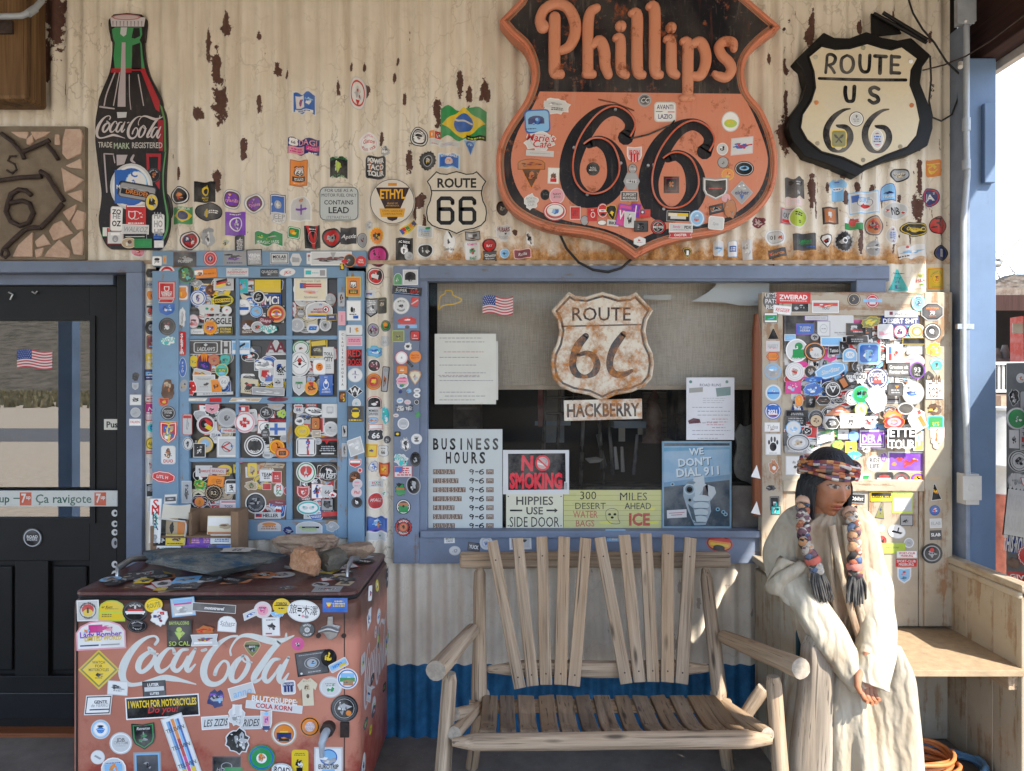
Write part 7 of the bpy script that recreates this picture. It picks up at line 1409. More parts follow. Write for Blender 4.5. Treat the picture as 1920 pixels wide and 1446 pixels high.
sheet(SW, 240, 300, 3.84, '''
284 330 66 190 8 c kd ^w:RIDERS;%kxw@0,0,50,60,8
370 258 132 132 0 c kwk %ruo@0,-6,62,50,10;*co@0,10,50,26;^k@82:ARIZONA;_k@82:ROUTE
394 400 146 124 0 r g *dy@0,0,92,80;*cn@0,0,44,50;%dn@0,0,28,28,6;TwB@0,82,18,70:TAURUS
556 232 150 148 0 r k %yjk@0,14,44,66,8;*cy@0,14,36,46;*ck@0,10,22,28;Ty@0,-66,22,80:MOTO/CAFE
582 374 186 134 0 c kd %ykx@-20,0,34,60,10;*ry@-22,-10,10,50;=w2@38,0,40,24
748 284 142 146 0 c swe *cv@0,0,82,82;%vdp@0,-8,60,46,10;Tp@0,-12,28,80:cyanea;*vy@-20,50,16,14
912 314 146 146 0 c swe *cv@0,0,82,82;%vdp@0,-8,60,46,10;Tp@0,-12,28,80:cyanea;*vy@-20,50,16,14
1076 320 112 142 0 r nwb *cs@10,-6,48,52;%wix@10,-6,34,40,9;*rw@-86,0,14,14;=n1@0,86,80,8
1086 424 110 84 4 S iw TxB@0,40,60,80:JEEP;=x3@0,-30,60,40
1246 350 152 184 0 k wi %uo@0,74,40,18,7;*rv@-4,-6,54,9;*rv@-4,-6,9,44;*dv@52,-6,24,12;Oi@70,3
778 462 146 168 0 r v *cw@4,0,64,62;*cv@4,0,54,52;%wsv@4,-4,42,48,12;=w1@0,82,80,7
450 580 142 138 0 c kwr *rn@-50,20,30,40;%wn@-50,20,26,34,8;%kwr@14,0,50,50,12;=w2@30,-30,40,24;Ok@84,10
578 560 116 150 0 x s *kx@0,70,76,22;%wdk@0,-10,60,60,13
706 592 90 84 -6 q f %sej@0,0,80,60,9
806 600 80 118 0 R d Ow@40,8;%wk@0,50,30,30,8;=w7@0,-20,74,66
1010 566 210 116 0 w wgg *cg@-56,24,32,44;Oj@20,4;%jk@-56,24,22,34,6;Tw@0,-56,30,92:MAGIC PASS;*ji@30,30,40,12
1194 526 84 86 -5 R gwg *co@-10,10,64,50,-30;*dy@10,-6,50,36,30;*cg@40,40,24,24
1330 556 112 164 3 r kdk TrB@0,0,150,80:V;Os@64,4;=w1@0,84,70,8
1470 560 140 142 0 c kdr %wkrs@0,0,80,80,18;*cx@0,-6,36,46;*ck@0,0,14,14
1590 548 116 118 0 r d TwI@0,-4,34,90:Apexis
1686 576 74 106 0 c dsx %dxs@0,10,60,50,9;=r1@0,6,60,8
1736 472 74 72 10 x i %ixs@0,0,70,70,9
1792 546 98 128 0 g yo %kdy@0,0,70,70,14;*co@0,50,30,20
1802 692 152 156 0 c akm %mkm@0,0,80,80,14;TmI@0,28,40,80:Corn;TmI@0,-34,40,70:Fest
1684 730 82 84 0 c rr Tw@0,0,60,80:ALPINE/STOP
72 655 104 100 0 c iwp %rwp@0,0,60,40,8;_r:DINER
350 1200 2 2 0 c w
''')
sheet(SW, 660, 220, 5.163, '''
1456 880 118 140 0 c ekd %xkf@0,4,56,60,12;Oe@84,8
1468 1110 166 190 0 x wi TaB@0,30,32,80:HUBARIS;%ikd@0,-12,48,22,8;Tx@0,-60,20,60:RODEO
1250 920 60 60 10 x wi %rg@0,0,80,80,8
548 1070 196 84 36 b wy *rr@-50,10,20,60;*rb@-80,0,14,70;*rg@-10,0,18,64;*ro@30,10,18,60;*rn@70,0,20,70;=y1@0,-30,70,20
712 1110 150 120 -3 r wi *cg@30,70,40,26;*rl@-10,40,70,12;=x3@0,-20,80,50;*rl@-86,10,8,22
504 1284 168 232 0 r kdk TwB@0,78,14,80:AC RIDE;%wxi@0,0,60,60,12;*cw@0,-10,44,36;%kx@0,-10,30,24,6
552 1346 84 96 20 c si %sxi@0,0,70,70,8
712 1290 170 150 0 c iwk %kdwi@0,0,78,70,18
940 1210 130 230 0 x iw %kdx@-10,0,34,28,8;*qk@20,70,14,34,30;TkI@0,-62,16,80:Lonely Cabin
1170 1150 146 86 3 r kdx *ri@-40,20,30,40;*rd@30,20,34,40;%ku@0,-60,60,30,8
1168 1296 150 184 4 R iw TmB@0,82,16,70:ROMEO'S;%gkrx@0,4,56,50,14;TgB@0,-78,22,50:PART
1330 1240 138 140 0 c akr %rak@0,0,80,80,10;*cr@0,20,60,44;Tw@0,-2,28,60:BAY
1336 1346 134 100 0 b kd TwI@0,20,44,90:Ghetto;=w1@0,-50,80,14
1478 1316 104 104 0 c swl %kdl@0,0,50,50,8
''')
sheet(SW, 920, 160, 3.429, '''
204 1084 112 60 4 R wra TwI@0,0,56,84:Rolla
252 990 60 110 10 x iw %kdw@0,0,70,80,9
1264 1080 68 74 0 G kyk *qw@0,0,36,50
1466 1050 70 100 0 R wi *rl@0,0,90,22;=k1@0,0,80,12;%li@0,-40,60,40,6
1556 1054 60 104 0 R lw *rb@0,0,80,40;=w2@0,0,66,26
1650 1060 66 130 6 q i %xwi@0,0,70,80,10
1828 978 144 106 0 c iwi Tk@-30,0,44,60:101;%ru@50,0,26,44,8;Ok@88,3
1846 1078 120 54 12 r kd To@0,0,60,90:Garcas;*vr@-80,0,14,40
1722 880 90 80 10 x a %qak@0,0,70,70,9
''')
sheet(SW, 1400, 300, 4.8, '''
436 250 176 204 2 w d %dk@0,0,70,80,6;=s2@30,40,34,20;%sd@36,-40,30,34,6
432 378 150 60 -4 r q %qi@0,0,80,60,6
816 274 176 200 0 T l *rl@0,-20,46,70;*cw@0,10,46,18;=b1@0,10,36,8;*rb@0,74,20,6
366 506 146 152 -3 r srx %xis@0,10,70,50,9;Tk@0,14,50,70:CAIR;*rr@0,-70,90,22
466 520 164 184 -6 c wj *ck@20,-40,20,18;*cj@20,-40,10,9;=k2@0,44,60,24
756 502 142 154 2 r kdu %xsw@-10,10,60,60,9;*ri@-20,20,36,30;=w1@0,-86,70,6
1060 384 270 198 4 r lwi *rb@-70,50,24,40;*cw@6,0,66,90;On@62,3;TlB@0,34,40,48:SURF;%rw@0,-36,40,34,9;*cr@0,-44,44,24
1282 290 140 154 0 k bl *cl@0,40,80,50;%nkl@0,-10,80,26,8;TwB@0,-58,22,80:TRAVEL
1336 460 216 166 8 c wi Tk@0,0,64,50:NB;%rw@-72,20,18,24,9;%rw@72,-30,18,22,9
1370 136 180 122 0 c kds %ksf@0,0,70,62,12;TfB@0,20,32,60:ROAD;Tf@0,-30,28,50:CREW
1676 76 134 152 0 R o %yo@0,0,80,80,6;*ry@0,50,80,6
1650 336 154 172 2 c nrn TwB@0,0,54,70:JA;Tw@60,50,18,20:2
1730 590 156 164 0 c kr *vk@-10,60,50,30;TrB@0,0,90,70:58;%kr@0,-10,80,80,5;TrB@0,0,90,76:58
960 570 176 116 2 w w *rg@0,-50,100,50;%ra@0,8,50,70,12;*cr@-10,10,30,40;*vr@30,30,20,30
1152 594 172 182 0 c exu %karx@0,0,80,80,16;TrB@0,-12,26,80:MONSTER
1312 680 118 162 0 c wi %rb@0,70,40,14,6;=b4@0,0,70,44;%rb@0,-70,40,14,6
1508 624 250 132 -2 c kyk %yk@0,0,84,60,14;TyI@-10,0,44,66:Genuine;*cy@66,0,20,36;*ck@66,0,14,24
520 738 210 152 2 r d %gd@0,0,70,30,9;TgI@0,14,28,86:Ladies;=g1@0,-20,70,8;=b1@50,-60,34,10
720 730 106 128 0 G kdw %kdri@0,0,70,70,14
882 734 174 200 0 g sk %dks@0,0,80,78,18;*cw@0,10,36,30;%kd@0,6,30,26,8
1146 796 126 140 0 c sx %dsx@0,10,80,70,8;*rw@0,10,96,10;=x1@0,10,80,6
1490 826 230 130 8 w w %lwi@0,0,80,50,10;*cr@-40,70,14,18;=k1@-70,-50,40,14
1752 838 134 146 0 c kdn *ri@0,0,36,60;=s3@0,0,28,40
1360 1080 176 196 -2 A c =n1@0,60,60,6;Tn@0,0,30,60:CITY/LIFE;%nc@0,-60,60,20,7
1562 1080 110 156 5 A fw %jy@0,50,60,30,7;Tr@0,-10,24,70:ISLA;%jg@0,-60,50,20,6
1708 1068 150 200 0 r yoy *cy@0,0,60,66;Oo@52,5;%oye@0,0,34,40,8;^h@72:FIELD TEAM;=h1@0,-90,80,4
''')
sheet(SW, 240, 460, 4.819, '''
216 254 102 80 0 h kdk %dxk@0,0,70,60,6
206 356 100 66 0 R xs Tn@0,0,60,80:HK
222 456 106 110 0 x wo *cr@20,0,40,50;%yow@10,10,50,50,8
210 592 128 132 0 c wi %rkgx@0,0,66,66,13;*kk@0,60,56,16
218 746 118 128 0 c kdk *cs@0,0,50,60;%sxd@0,-10,40,40,8
228 878 102 126 0 R kua %uakl@0,0,70,70,10;*rl@-20,-70,50,10
218 1010 116 72 0 k ty Tw@0,-20,40,80:BUFF
222 1080 114 90 0 c yf %ysg@0,0,70,60,9
214 1170 128 96 0 b kn *rl@0,20,80,40;%wn@0,10,60,40,8;=w1@0,-60,60,14
220 1310 122 180 0 R wi *cw@0,10,70,60;%xiw@0,10,40,40,8;%ru@0,-76,60,20,7
''')
sheet(SW, 240, 740, 4.819, '''
218 40 130 50 0 r rw %ruw
218 152 130 168 0 R rq *rm@0,30,90,60;TwI@0,30,30,70:Nr;=w2@0,-30,80,30
226 300 116 126 0 c wi *cc@0,0,76,66;*cb@10,6,50,40;%cg@0,-10,40,36,6
224 440 114 116 0 c yky TkI@0,0,44,80:Alpine;Oy@80,5
226 520 120 36 0 b qr =w1@0,0,80,30
226 640 124 180 3 w wi %rsi@-30,0,30,40,9;%ris@30,0,30,40,9
230 860 134 142 2 r iwk *rx@0,26,84,40;%ukx@0,0,80,40,8;%kw@0,70,80,14,6;*cw@0,-70,12,10
232 1000 90 110 2 q wi %xi@0,0,60,60,5
''')
sheet(SW, 480, 460, 4.819, '''
1082 280 154 156 0 c ewr %rkw@0,0,76,76,12;*ck@50,20,40,70;*rw@-10,0,44,30,-12
1024 438 110 66 0 b wi %rb@0,0,80,50,8;Tb@0,-20,44,80:Rose
1040 564 130 180 0 S kdx =w3@0,60,80,30;%xwk@0,0,66,40,12;=w3@0,-40,80,26
1140 546 92 148 0 R hk %tfk@0,10,60,50,9;=t1@0,70,70,7
1060 766 114 134 0 c wex %avkx@0,0,80,80,12
1172 730 88 104 0 c exg *co@0,30,60,44;%ukg@0,-30,70,40,7
1164 870 80 100 0 s ii Tx@0,-10,40,70:66
1078 965 166 116 0 x cl %bcwl@0,0,80,70,14
1068 1086 112 118 0 c wk %aqkp@0,0,80,80,12
1064 1232 138 150 0 c uou *cr@0,0,70,70;%ygo@0,0,44,50,10;*ry@0,10,30,26
1168 1210 66 230 -5 R eks *cx@0,76,60,16;%uexk@0,-10,70,70,8
1070 1420 134 110 0 c kwr %rkw@0,0,70,70,12
''')
sheet(SW, 480, 740, 4.819, '''
1070 70 130 110 0 k rwk %krw@0,-10,60,60,10;*cw@0,-40,34,30
1062 160 104 80 -3 r wi Tk@0,0,80,80:MEMBER/DRIVER
1170 190 74 180 5 x lc %cwl@0,0,70,80,12
1058 232 90 60 0 c ul %uoi@0,0,80,70,9
1086 290 130 42 0 b rw Tw@0,0,60,80:LIEGE
1082 368 150 110 0 s wkd TwB@0,-6,76,80:66
1188 406 66 76 0 c wkd %xkw
1040 506 108 120 -4 r yoy %vek@10,0,50,40,9;*ro@-80,0,10,80
1150 510 104 110 0 s xw TkB@0,-20,40,80:66;=k1@0,50,60,10
1064 650 92 110 0 x bi %bwi@0,0,70,70,10
1158 690 104 160 0 S ur *ro@0,20,80,60;%yor@0,20,50,44,10;*cw@0,-80,60,20
1086 806 132 70 0 r wi TrB@-40,30,44,30:H;TgB@0,30,44,30:X;TxB@40,30,44,40:M;=a1@0,-40,80,16
1082 962 148 156 0 c wrr TwI@0,14,30,84:PFALZ;Ta@0,-46,22,50:CLUB;Oa@80,4
1160 890 66 60 10 x iw %giw
1094 1170 190 150 0 w bnb %lbwn@0,16,80,60,16;%uo@10,-20,26,40,7;*rv@0,-84,90,12
1092 1280 180 88 0 w wi *vg@30,0,14,30
''')
# stickers on the soda bottle cut-out
sheet(SB, 0, 0, 3.994, '''
1150 1312 108 118 0 c kdk %uek@0,0,60,60,8;^s:DREAM FAB
985 1400 320 350 0 c iwb *rb@-60,0,40,90;*cl@30,20,66,66;*cw@30,20,60,60;TbB@-20,72,26,70:1.FC;%bwn@10,20,24,26,10;*cb@-10,-56,80,40;Tw@-66,0,14,40:MA
1030 1440 290 130 -10 R kdx %xsk@0,30,90,40,10;*rk@0,-20,92,40;To@6,-14,40,84:DRESDEN
''')
sheet(SB, 0, 300, 4.52, '''
960 520 60 130 0 r r *rw@0,60,60,20
990 500 104 210 -2 R iw TkB@0,60,26,80:ZO;TxB@0,20,26,80:HE;TkB@0,-40,30,80:OZ
1155 470 170 170 0 r r *rw@0,90,90,6;*cr@-40,0,30,40;Ow@40,6;*Sw@-40,0,36,44;*Sr@-40,0,26,34;%rw@44,0,30,36,9;=w1@0,-80,80,10
900 610 62 80 0 r gw *rr@60,0,30,90
980 660 140 110 0 r ri *rw@0,60,60,20;*cx@0,-20,40,60;%sxw@0,-20,30,40,8
1150 590 230 80 -2 r wi TxI@0,0,80,92:WALKOZ
1150 652 200 52 0 r sk *ri@0,0,84,14
1290 360 116 150 0 c ksy Oy@60,14;%yk@0,0,40,40,8;%ks@0,0,90,90,4
1100 706 130 90 0 c ft %sft@0,0,70,70,8;*ce@10,20,30,40
1220 710 150 78 0 r g *cg@0,0,80,60
''')
sheet(SB, 240, 300, 3.84, '''
218 460 90 140 0 R iw TxB@0,0,140,80:HA/HO/HE
216 552 70 36 0 r nb %bn
222 606 74 58 0 r nw *rw@40,-30,40,50
''')
# the great shield
sheet(SP, 920, 160, 3.429, '''
420 136 190 118 -4 x wi *ri@-30,20,60,40;%xwi@0,30,60,20,6;=k2@10,-30,50,20
990 96 88 86 0 c xsd TwI@0,0,60,80:CC;Os@86,6
1122 172 142 130 0 R iw Tn@0,56,34,84:AVANTI;*rg@-60,4,34,5;*rr@60,0,34,5;Tn@0,-50,34,74:LAZIO
1542 234 116 132 0 c iw *cj@0,-20,80,44;%jy@0,-10,60,40,7
300 232 164 150 3 R bl *kn@-10,14,70,40;%nbl@0,0,66,50,9;=n1@-60,-70,50,8
318 358 222 150 -4 x wi TrI@0,30,46,90:Marie's;TrI@10,-30,46,70:Cafe;Or@60,2
316 440 180 38 -3 r qi =x1@0,0,88,20
262 576 186 186 0 v oe %uea@0,10,60,60,16;*ce@0,0,44,50;%ua@0,0,30,40,10
262 508 176 70 0 k eu %uea@0,0,90,60,14
404 582 74 104 -2 r fw %ekr@0,0,60,60,9;*rr@0,-60,60,24
1490 410 74 80 0 c wi %kxw@0,0,60,60,6;=k1@0,0,50,8
1494 496 72 76 0 c kx ^s:GARAGE;%xk@0,0,50,50,9
1616 390 160 110 6 q qi %bwr@0,0,80,50,10;*rb@-20,6,60,8,8;*rr@30,0,60,8,4
1630 536 126 98 0 c ksk %klx@0,0,70,60,9;*cl@0,6,60,40;%kd@0,10,44,34,7
1524 574 84 80 0 g yo %oyr@0,0,60,60,9
1446 666 164 146 0 S xwk TkB@0,40,34,70:ROAD;=r1@0,4,70,10;TkB@0,-40,28,70:RADIOS
1614 690 146 156 0 d sx TnB@0,0,24,90:eicher;%sw@0,50,40,30,7;*vb@0,-44,24,22
1512 726 56 56 0 c qp %pq
658 538 86 86 0 c kk Tw@0,0,40,70:ROLL/MOTEL;Od@90,5
924 446 96 104 0 S wq TrB@0,30,46,80:IRON;*rr@-44,-40,14,60;*rr@0,-46,14,60;*rr@44,-40,14,60
912 536 58 62 0 c kx Tw@0,-10,30,80:CLUB;%xk@0,40,30,30,5
906 618 106 112 0 h xs TwB@0,0,28,90:ELITE;%kx@0,0,80,30,6;TiB@0,0,28,90:ELITE
1162 640 100 108 0 r ekak %ue@-20,20,40,40,12;*du@-24,34,22,22;*du@24,34,22,22;*du@-24,-20,22,22;*du@24,-20,22,22
892 714 112 60 -1 r wk Tw@0,0,86,80:SUPPORT/MOUNTAINS
260 748 100 110 0 x wi Tx@0,0,60,76:NORTH/SIBER/CUP
350 704 62 70 0 c dk *cx@0,10,30,30;%kd
426 712 98 104 0 c qp Tk@0,6,40,80:NAVY/ZOO;%xp@0,-20,40,20,6
414 812 150 120 0 c rwr *cw@0,12,84,80;%blw@0,0,60,50,10;*cl@-14,0,16,30;*cb@20,0,16,30;*rw@0,40,70,8
544 822 68 84 0 r wr *rr@0,0,84,86;=a3@0,0,60,50
604 870 54 64 0 c kx Ts@0,0,50,70:HD/CREW
654 834 64 84 0 r rr *cw@10,0,50,50;*cr@10,0,36,36;Tw@0,80,16,70:EST
720 808 74 96 0 c rwr *rr@0,40,80,40;*rw@0,0,84,20;*ck@0,-60,50,20;%kw@0,0,50,16,6
716 884 60 34 0 c kw *cw@0,20,40,20
778 822 72 104 10 G yk *Gk@0,0,50,60;*Gy@0,-10,26,36;*ry@0,0,40,8
784 888 74 40 -6 r wi TkB@0,0,70,90:BIKE
868 842 112 140 -12 r vm TwB@0,0,60,90:VVA;*rv@0,60,80,10
930 810 60 90 -8 r mv %vm;*rw@0,0,14,80
892 868 72 102 -4 R wi %kxw@0,0,66,80,14
988 828 72 54 0 r r *rn@-40,30,40,50;*cw@-40,30,20,28
964 910 90 70 0 r kd *rx@-40,-20,14,50;%dk
1078 912 100 100 0 c krk Ow@84,6;*rk@0,0,80,30;TwB@0,0,26,84:MOTEL;%rw@0,44,40,20,6;%xk@0,-44,50,26,8
1206 842 150 70 -2 r sk *rf@0,30,90,34;*ri@0,-30,70,30;*ry@40,30,50,30
1326 856 98 106 0 c lwl %ruo@0,-20,60,40,10;*cl@0,30,60,40;%wl@0,40,40,20,7
1222 918 152 56 -2 r wi TmI@-40,30,40,46:Sandy;TkB@60,20,50,30:PDX;=x1@0,-50,70,16
1218 964 150 40 0 b wr TwB@0,0,60,90:OASTER
1450 796 104 56 14 q kd =u3@0,0,80,60;%xk
1540 796 86 142 0 x eu %ukx@0,0,70,80,12;*cu@0,20,40,40
1448 888 102 86 -5 R wi TxI@-10,-10,34,60:Spa;=i2@0,50,80,24
958 1004 78 66 0 6 iw %rk@-10,20,26,30,5;=x1@0,-20,70,14
''')
sheet(SU, 1440, 0, 3.994, '''
662 892 110 112 0 c kwi %kxk@0,40,26,26,6;=x2@0,-20,60,34
530 1040 116 132 0 R yh *rk@0,-4,10,60,40;*rk@0,-4,10,60,-40;*ck@-44,30,16,30,40;*ck@44,30,16,30,-40;=h1@0,84,80,10
818 1042 96 146 0 c wi %rb@0,60,50,12,5;=b3@0,0,70,40;%rb@0,-64,50,12,5
''')
SK_ = Surf('cab', booth, .0625); SKR = Surf('cabrail', booth, .0605); SKP = Surf('cabpanel', booth, .0455); SKL = Surf('caplank', booth, .0525)
SH1 = Surf('bhead', bw, .0325); SH2 = Surf('bhead2', bw, .0225); SS = Surf('bside', bw, .0305); SST = Surf('bstile', bw, .0185); SPN = Surf('bpane', bw, -.0055); SRL = Surf('brail', bw, .0185); SMN = Surf('bmunt', bw, .0165)
def fill(surf, x0, y0, x1, y1, n, lo, hi, seed, pal):
    rnd = random.Random(seed)
    for i in range(n):
        w, hh = rnd.uniform(lo, hi), rnd.uniform(lo, hi) * .8; x, y = rnd.uniform(x0 + w * .4, x1 - w * .4), rnd.uniform(y0 + hh * .4, y1 - hh * .4); c = rnd.choice(pal); d = 'k' if c[-1] in 'wiftylqjs' else 'w'
        sticker(surf, x, y, w, hh, rnd.uniform(-8, 8), rnd.choice('rrrRccxkhS'), c, ['%' + rnd.choice([d + 'xs', d + 'r', d + 'b', d + 'sge', d + 'ul']) + '@0,0,70,60,7', rnd.choice(['=' + d + '2@0,-60,70,20', '=' + d + '1@0,60,70,12', 'O' + d + '@84,5'])], filler=True)
for k_, (x0, y0, x1, y1, o) in enumerate(PANES): fill(SPN, x0 + 3, y0 + 3, x1 - 3, y1 - 3, 15 if k_ != 10 else 6, 22, 40, 70 + k_, ['wi', 'iw', 'w', 'i', 'kd', 'wr', 'k', 'f', 'rw', 'wb', 's', 't', 'wk', 'e', 'y'])
fill(SKP, 1470, 594, 1732, 850, 125, 22, 44, 200, ['wi', 'iw', 'kd', 'k', 'd', 'wb', 'w', 'i', 'n', 's', 'wk', 'wr', 'l', 'x', 'kw', 'e', 'm'])
sheet(SH1, 240, 460, 4.819, '''
262 142 92 88 0 R iw Tk@0,-10,40,84:JFB;*ck@0,40,60,30
332 132 36 80 0 R xt *co@0,0,60,50
514 128 208 132 0 r ed %xedk@0,0,84,80,18;Ti@0,-30,30,60:FOREST
744 120 128 140 0 c rir Oi@60,4;*cn@0,0,44,40;*ri@0,0,10,30;*ri@0,6,24,6
964 118 212 120 0 r x %dxkv@0,20,84,60,14;=n1@0,-70,80,12
1142 110 140 146 2 r kx TwB@0,30,30,84:VERENA;Tw@0,-20,30,84:NIEDER;=i2@0,-66,80,16
''')
sheet(SH1, 480, 460, 4.819, '''
212 118 168 102 0 r iki TkB@0,34,46,84:MOLAR;Tk@0,-26,22,80:IS TOO HARD;=x1@0,-64,80,14
360 130 110 110 0 h i %xf@0,0,60,40,8;=x1
478 120 44 104 0 R iw Tk@0,0,60,60:T;*rr@0,60,60,14
680 120 370 124 0 r wi *ri@0,40,98,50;%exka@0,-10,92,60,26;*vx@10,40,14,60;*cr@70,-50,18,30
846 140 110 120 0 c ok %kx@0,0,60,60,6
948 144 94 92 0 c rr Tw@0,0,50,70:FIRE/TRAIL
780 196 40 60 0 R e %y
''')
sheet(SH2, 240, 460, 4.819, '''
352 250 148 146 0 c iwr *ci@0,-10,84,70;^r@80:BIERMEISTER;*rk@0,-34,60,20;%exs@0,0,40,30,8
522 262 156 160 0 c gk %gcjk@0,0,80,80,18;*vg@0,30,30,50
706 254 200 86 4 r uo *rw@-70,30,40,50;%ukw@-60,0,30,60,9;=u1@30,-10,60,30
988 244 200 76 0 r i TxB@0,60,28,90:SUPPORT;Tr@0,0,34,90:INDEPENDENT;=x1@0,-60,80,14
''')
sheet(SH2, 480, 460, 4.819, '''
122 248 166 72 0 r d Ti@0,24,44,88:QUADDIES;Ti@0,-40,30,40:MC
284 244 146 74 6 c iw TrI@0,0,60,80:JKit
536 250 206 82 0 r iw *rc@-64,10,26,50;=c1@0,0,40,14;*rx@66,0,24,70
''')
sheet(SS, 240, 460, 4.819, '''
350 408 158 162 0 r rir *Sw@0,20,40,40;*Sr@0,20,26,28;TwB@0,-30,22,80:BARBAROS;=w2@0,-66,80,22
346 502 140 34 0 q wr =r1
350 580 142 110 0 S b %bnwl@0,0,80,80,14
354 734 154 160 0 c kdk %akr@0,20,70,50,10;%wxi@0,-14,56,40,9
360 864 156 90 8 x cw TcB@0,20,60,90:DIVOLA;*cc@-20,-40,30,40
320 1420 84 80 0 S or %yo@0,0,60,60,8
362 1310 130 200 0 x e %eut@0,0,70,90,10
''')
sheet(SS, 240, 740, 4.819, '''
328 66 82 70 0 S or %yo@0,0,60,60,8
364 166 134 130 0 c ksk Tw@0,20,36,80:AGAINST/SYSTEM;=s1@0,-50,50,12
368 262 156 40 0 R y =k1
366 344 156 200 0 S rwr *Sb@-40,40,34,34;*St@40,40,34,34;*Sb@40,-30,34,30;*St@-40,-30,34,30;%ybgw@0,0,70,80,16
364 546 132 168 0 R iw %eukf@0,20,80,60,16;TrB@0,-70,24,80:DUO
320 745 210 104 -8 8 rwr TwB@-10,0,44,70:LITL H
384 944 130 90 3 q xw *rk@0,0,80,50;=w1@0,0,60,20
''')
sheet(SS, 480, 460, 4.819, '''
880 374 132 180 0 r yo *sk@0,22,54,44;*sw@0,20,44,34;Tk@0,10,26,70:66;*rk@0,-56,70,22;=y2@0,-56,60,16
884 590 132 184 0 r iw %xk@0,0,40,34,7;=k1@-10,-40,60,8;*ck@-30,10,20,30;*rb@30,-70,40,16
886 766 150 92 0 R iw Tk@-50,0,80,30:I;%yo@36,4,40,60,10
888 866 144 88 0 r wp *rp@0,20,90,60;=m2@0,20,80,40
888 1016 142 152 0 r rk Tr@0,0,116,96:RED/DOGS
896 1174 136 130 0 c iw *rv@0,10,8,60;%sw@0,10,60,30,8
894 1320 150 118 0 d wk TwB@0,0,80,80:W;%dk@0,-40,50,30,6
772 490 60 130 0 R xs %esx
776 660 64 126 0 r qp *rm@0,0,10,50
''')
sheet(SS, 480, 740, 4.819, '''
908 80 78 90 0 c wi %clw@0,0,50,50,7
900 174 152 140 0 r d *cy@0,36,50,40;*cy@0,-10,44,40;*rd@0,40,44,18;=y1@0,-80,80,14
900 470 150 150 20 q wi %iw
896 620 110 80 0 S wr *rw@0,40,90,30;*ri@0,10,80,10
940 684 52 56 0 c rq *cr@0,0,60,60
894 742 100 100 0 k e %eku@0,0,80,70,12
918 806 90 90 0 c qi =p2
910 882 98 92 0 c iq TrI@0,0,50,60:Phil
914 972 98 96 0 c kdk %wkx@0,0,60,70,10
''')
SS2 = Surf('bdoorstrip', bw, .0185)
sheet(SS2, 240, 460, 4.819, '''
492 430 104 136 0 R ow *ro@0,40,70,40;*co@0,-20,90,64;*co@0,-20,76,50;%oy@0,-20,50,40,6
490 650 70 200 0 x iw %xi@0,0,50,80,12
486 888 76 216 0 R rr TwB@0,70,22,70:S;TwB@0,44,22,50:i;TwB@0,20,22,70:k;TwB@0,-4,22,70:e;TwB@0,-28,22,70:r;TwB@0,-52,22,70:e;TwB@0,-76,22,70:m
494 1104 70 176 0 c wbb Tw@0,50,18,60:F;Tw@0,20,18,60:o;Tw@0,-10,18,60:r;Tw@0,-40,18,60:D
502 1268 76 116 -15 c xs %tsd@0,0,70,70,8
''')
sheet(SS2, 240, 740, 4.819, '''
536 270 90 190 0 R ri *ri@0,0,60,90;%xsi@0,0,50,80,12;*rr@0,76,90,14
542 444 96 118 0 c iki %ks@0,0,60,60,8;*vk@0,0,30,40
530 880 90 200 0 r is %ks@0,60,50,26,6;TkB@0,20,22,70:K;TkB@0,-4,22,70:H;%kd@0,-40,60,34,10
''')
sheet(SS2, 480, 460, 4.819, '''
782 1040 70 540 0 r iw Tk@0,88,5,60:C;Tk@0,75,5,60:L;Tk@0,62,5,60:A;Tk@0,49,5,60:U;Tk@0,36,5,60:S;Tk@0,23,5,60:T;Tk@0,10,5,60:R;Tk@0,-3,5,60:O;Tk@0,-16,5,60:P;Tk@0,-29,5,60:H;Tk@0,-42,5,60:O;Tk@0,-55,5,60:B;Tk@0,-68,5,60:I;Tk@0,-82,5,60:A
780 1370 60 100 0 R e %uey
''')
sheet(SS2, 480, 740, 4.819, '''
800 330 50 110 0 r ki %kxs@0,0,80,80,10
800 500 50 120 0 r is %kwx@0,0,80,80,10
''')
